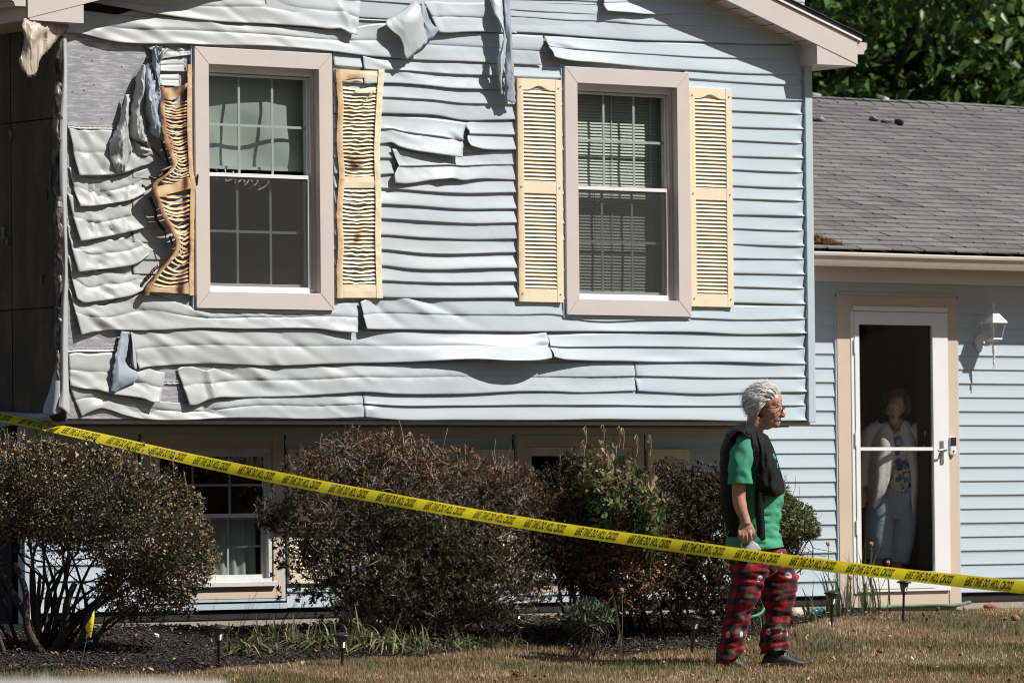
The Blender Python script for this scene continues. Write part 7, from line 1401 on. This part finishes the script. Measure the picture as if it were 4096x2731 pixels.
# ------------------------------------------------------------------ woman behind the storm door
DW = 39.78; woman = empty('person', (float(VP(3560, 2400, DW)[0]), float(VP(3560, 2400, DW)[1]), -1.30), 'elderly woman in white cardigan and pale blue trousers looking out through the storm door', 'person')
SW = FPX/DW; z5 = lambda x, y: (3300+x/1.742, 1500+y/1.742)
b = MB()
def wb(x, y, dp, rx, rz, ry): 
    c = VP(*z5(x, y), DW-dp); q = MB(); q.ball((0, 0, 0), (rx/1.742/SW, ry, rz/1.742/SW), 16, 12); b.add([c+v[0]*CR-v[1]*CD+v[2]*CU for v in q.v], q.f)
def wt(pts, r, n=12): b.tube(curve([VP(*z5(p[0], p[1]), DW-p[2]) for p in pts], 12), np.interp(np.linspace(0, 1, 12), np.linspace(0, 1, len(r)), r), n)
wb(500, 210, 0, 66, 82, .078); wb(484, 240, .03, 54, 68, .06); wb(478, 310, .045, 36, 34, .04); wb(474, 322, .055, 20, 20, .03)
wt([(478, 235, .085), (472, 262, .102)], (.007, .011)); wb(472, 264, .098, 12, 9, .012); wb(472, 290, .083, 17, 5, .010); wb(473, 303, .083, 14, 5, .010); wb(445, 262, .055, 18, 16, .02); wb(506, 262, .060, 18, 16, .02)
wb(436, 235, -.01, 8, 20, .014); wb(563, 240, -.01, 8, 20, .014); b.tube([VP(*z5(440, 208), DW-.070), VP(*z5(480, 204), DW-.086), VP(*z5(520, 208), DW-.080)], .008, 8)
wt([(500, 300, -.01), (500, 400, -.02)], (.048, .055)); wt([(500, 390, -.03), (500, 560, -.04), (515, 800, -.04)], (.10, .14, .145), 16)
wt([(420, 390, -.02), (330, 420, -.02), (290, 560, 0), (255, 700, .02), (255, 790, .03)], (.06, .055, .045, .038, .03)); wb(262, 830, .035, 20, 44, .018)
for i, xx in enumerate((247, 258, 268, 278)): wt([(xx, 850, .04), (xx-1, 890, .045), (xx+2, 925-6*abs(i-1), .04)], (.010, .009, .007), 8)
wt([(280, 815, .04), (290, 850, .05), (284, 890, .05)], (.012, .010, .008), 8)
wt([(580, 390, -.02), (650, 430, -.02), (690, 560, .02), (705, 590, .04)], (.06, .05, .042, .038)); wt([(705, 590, .04), (715, 520, .08), (722, 470, .10)], (.038, .032, .027)); wb(722, 440, .11, 16, 30, .018)
for i, xx in enumerate((708, 718, 728, 737)): wt([(xx, 430, .115), (xx+1, 390, .125), (xx+3, 350+8*abs(i-2), .125)], (.0095, .0085, .007), 8)
wt([(706, 440, .115), (698, 410, .125), (702, 385, .13)], (.012, .0095, .008), 8)
wt([(420, 830, 0), (390, 1100, 0), (360, 1290, 0), (355, 1480, 0)], (.09, .07, .05, .034)); wt([(560, 830, 0), (540, 1100, 0), (500, 1300, 0), (495, 1490, 0)], (.09, .07, .05, .034)); wb(352, 1550, .05, 34, 22, .10); wb(492, 1560, .05, 34, 22, .10); wt([(355, 1470, 0), (352, 1550, .01)], (.034, .034)); wt([(495, 1480, 0), (492, 1560, .01)], (.034, .034))
remesh(b, 'body', skin_w, woman, .005, 3)
for sx_ in (-1, 1):
    q = MB(); q.ball(VP(*z5(480+sx_*24, 232), DW-.078), .0085, 8, 6); q.obj('eye', ew, woman, smooth=True); q = MB(); q.ball(VP(*z5(478+sx_*24, 233), DW-.086), .0042, 8, 6); q.obj('iris', ed, woman, smooth=True)
q = MB(); q.tube([VP(*z5(x, 297+abs(x-472)*.15), DW-.091) for x in (455, 465, 472, 480, 490)], [.002, .004, .005, .004, .002], 6); q.obj('mouth', simple('open_mouth', (.10, .02, .02), .6), woman)
q = MB(); 
for sx_ in (-1, 1): q.tube([VP(*z5(480+sx_*27+20*cos(t), 232+15*sin(t)), DW-.094) for t in np.linspace(0, 2*pi, 16)], .0012, 4, caps=False)
q.tube([VP(*z5(473, 228), DW-.096), VP(*z5(487, 228), DW-.096)], .0012, 4); q.obj('glasses', M['metal'], woman)
wh, n_, b_ = nodemat('auburn_hair'); hi_ = n_.nodes.new('ShaderNodeAttribute'); hi_.attribute_name = 'rnd'; n_.links.new(ramp(n_, hi_.outputs['Fac'], [(0, (.10, .05, .025)), (1, (.34, .20, .10))]), b_.inputs['Base Color']); b_.inputs['Roughness'].default_value = .5
hx0, hy0 = z5(503, 205); hairdo(woman, (hx0, hy0), 48, 54, .098, lambda px, py, dy: (py < 1580 or dy < .015 or abs(px-3584) > 38) and py < 1672, lambda X, Z, Y_, r: (r.normal(0, 1), r.normal(0, 1), r.normal(0, 1)-.3), DW, 3600, .05, 9, wh, .022, .0022, scale=1/SW, curly=.9)
wc = fabric('white_cardigan_knit', (.62, .61, .60), .9, .05, bd=.002); 
def wd(rows, name, mat, seed, wr=5, solid=True): return drape([[z5(p[0], p[1])+(p[2],) for p in r_] for r_ in rows], name, 22, 34, wr, seed, 9, mat, DW)
wd([[(395, 335, -.01), (420, 325, .03), (440, 330, .045)], [(330, 360, -.04), (400, 370, .06), (470, 395, .075)], [(275, 430, -.05), (380, 450, .11), (500, 450, .11)], [(250, 560, -.05), (370, 560, .14), (490, 560, .13)], [(250, 690, -.05), (350, 700, .15), (458, 700, .14)], [(272, 810, -.05), (345, 820, .15), (412, 830, .14)], [(290, 890, -.02), (325, 900, .12), (378, 895, .13)], [(318, 925, .02), (335, 940, .10), (352, 948, .12)]], 'cardigan_side', wc, 31)
wd([[(540, 320, .03), (560, 315, .03), (590, 330, -.02)], [(520, 390, .08), (570, 370, .07), (640, 385, -.04)], [(520, 440, .11), (590, 440, .10), (668, 470, -.04)], [(562, 560, .13), (610, 560, .13), (672, 590, -.04)], [(592, 650, .14), (630, 650, .13), (668, 700, -.04)], [(600, 760, .14), (632, 760, .13), (664, 790, -.04)], [(604, 880, .13), (625, 880, .11), (645, 890, -.02)], [(612, 962, .12), (616, 962, .12), (622, 960, .10)]], 'cardigan_side', wc, 33)
def wl(pts, name, mat, seed, wr=4): 
    Q = curve([tuple(VP(*z5(p[0], p[1]), DW-p[2]))+(p[3],) for p in pts], 26); b2 = MB(); b2.tube(Q[:, :3], Q[:, 3], 26, caps=False); P = np.array(b2.v).reshape(26, 26, 3); P += unit(P-P.mean(1, keepdims=True))*(nz(P*11, seed=seed)*wr/1000)[..., None]; return cloth(P, name, mat, woman)
wl([(400, 370, -.02, .065), (325, 420, -.02, .072), (290, 560, 0, .062), (262, 690, .02, .052), (256, 775, .03, .045)], 'sleeve', wc, 35); wl([(590, 370, -.02, .065), (655, 430, -.02, .064), (690, 560, .02, .056), (706, 598, .045, .052), (714, 540, .08, .045), (721, 480, .10, .040)], 'sleeve', wc, 36)
def floral():
    m, n, b = nodemat('floral_blouse'); c = (.10, .13, .24); v = n.nodes.new('ShaderNodeTexVoronoi'); v.inputs['Scale'].default_value = 34; n.links.new(texco(n), v.inputs['Vector']); sp = n.nodes.new('ShaderNodeSeparateColor'); n.links.new(v.outputs['Color'], sp.inputs[0])
    col = ramp(n, sp.outputs[0], [(0, (.02, .03, .09)), (.35, (.10, .14, .30)), (.55, (.38, .42, .50)), (.75, (.50, .46, .22)), (1, (.55, .55, .52))]); n.links.new(col, b.inputs['Base Color']); b.inputs['Roughness'].default_value = .7; return m
wl([(498, 400, -.03, .10), (505, 460, -.02, .135), (515, 600, -.01, .145), (520, 740, -.01, .15), (520, 815, -.01, .155)], 'blouse', floral(), 37)
wp = fabric('pale_blue_cotton', (.30, .36, .47), .85, .06, bd=.003)
wl([(520, 775, -.02, .14), (510, 830, -.01, .155), (480, 900, -.01, .15), (455, 1000, 0, .12)], 'trouser_seat', wp, 38)
wl([(410, 860, .02, .11), (385, 1000, .03, .11), (375, 1150, .03, .105), (378, 1275, .03, .095)], 'trouser_leg', wp, 39); wl([(545, 860, 0, .105), (545, 1000, .0, .10), (530, 1150, 0, .09), (505, 1305, 0, .08)], 'trouser_leg', wp, 40)
wl([(478, 372, .02, .05), (500, 392, .05, .03), (520, 372, .02, .05)], 'necklace', M['metal'], 41, 0) if False else None
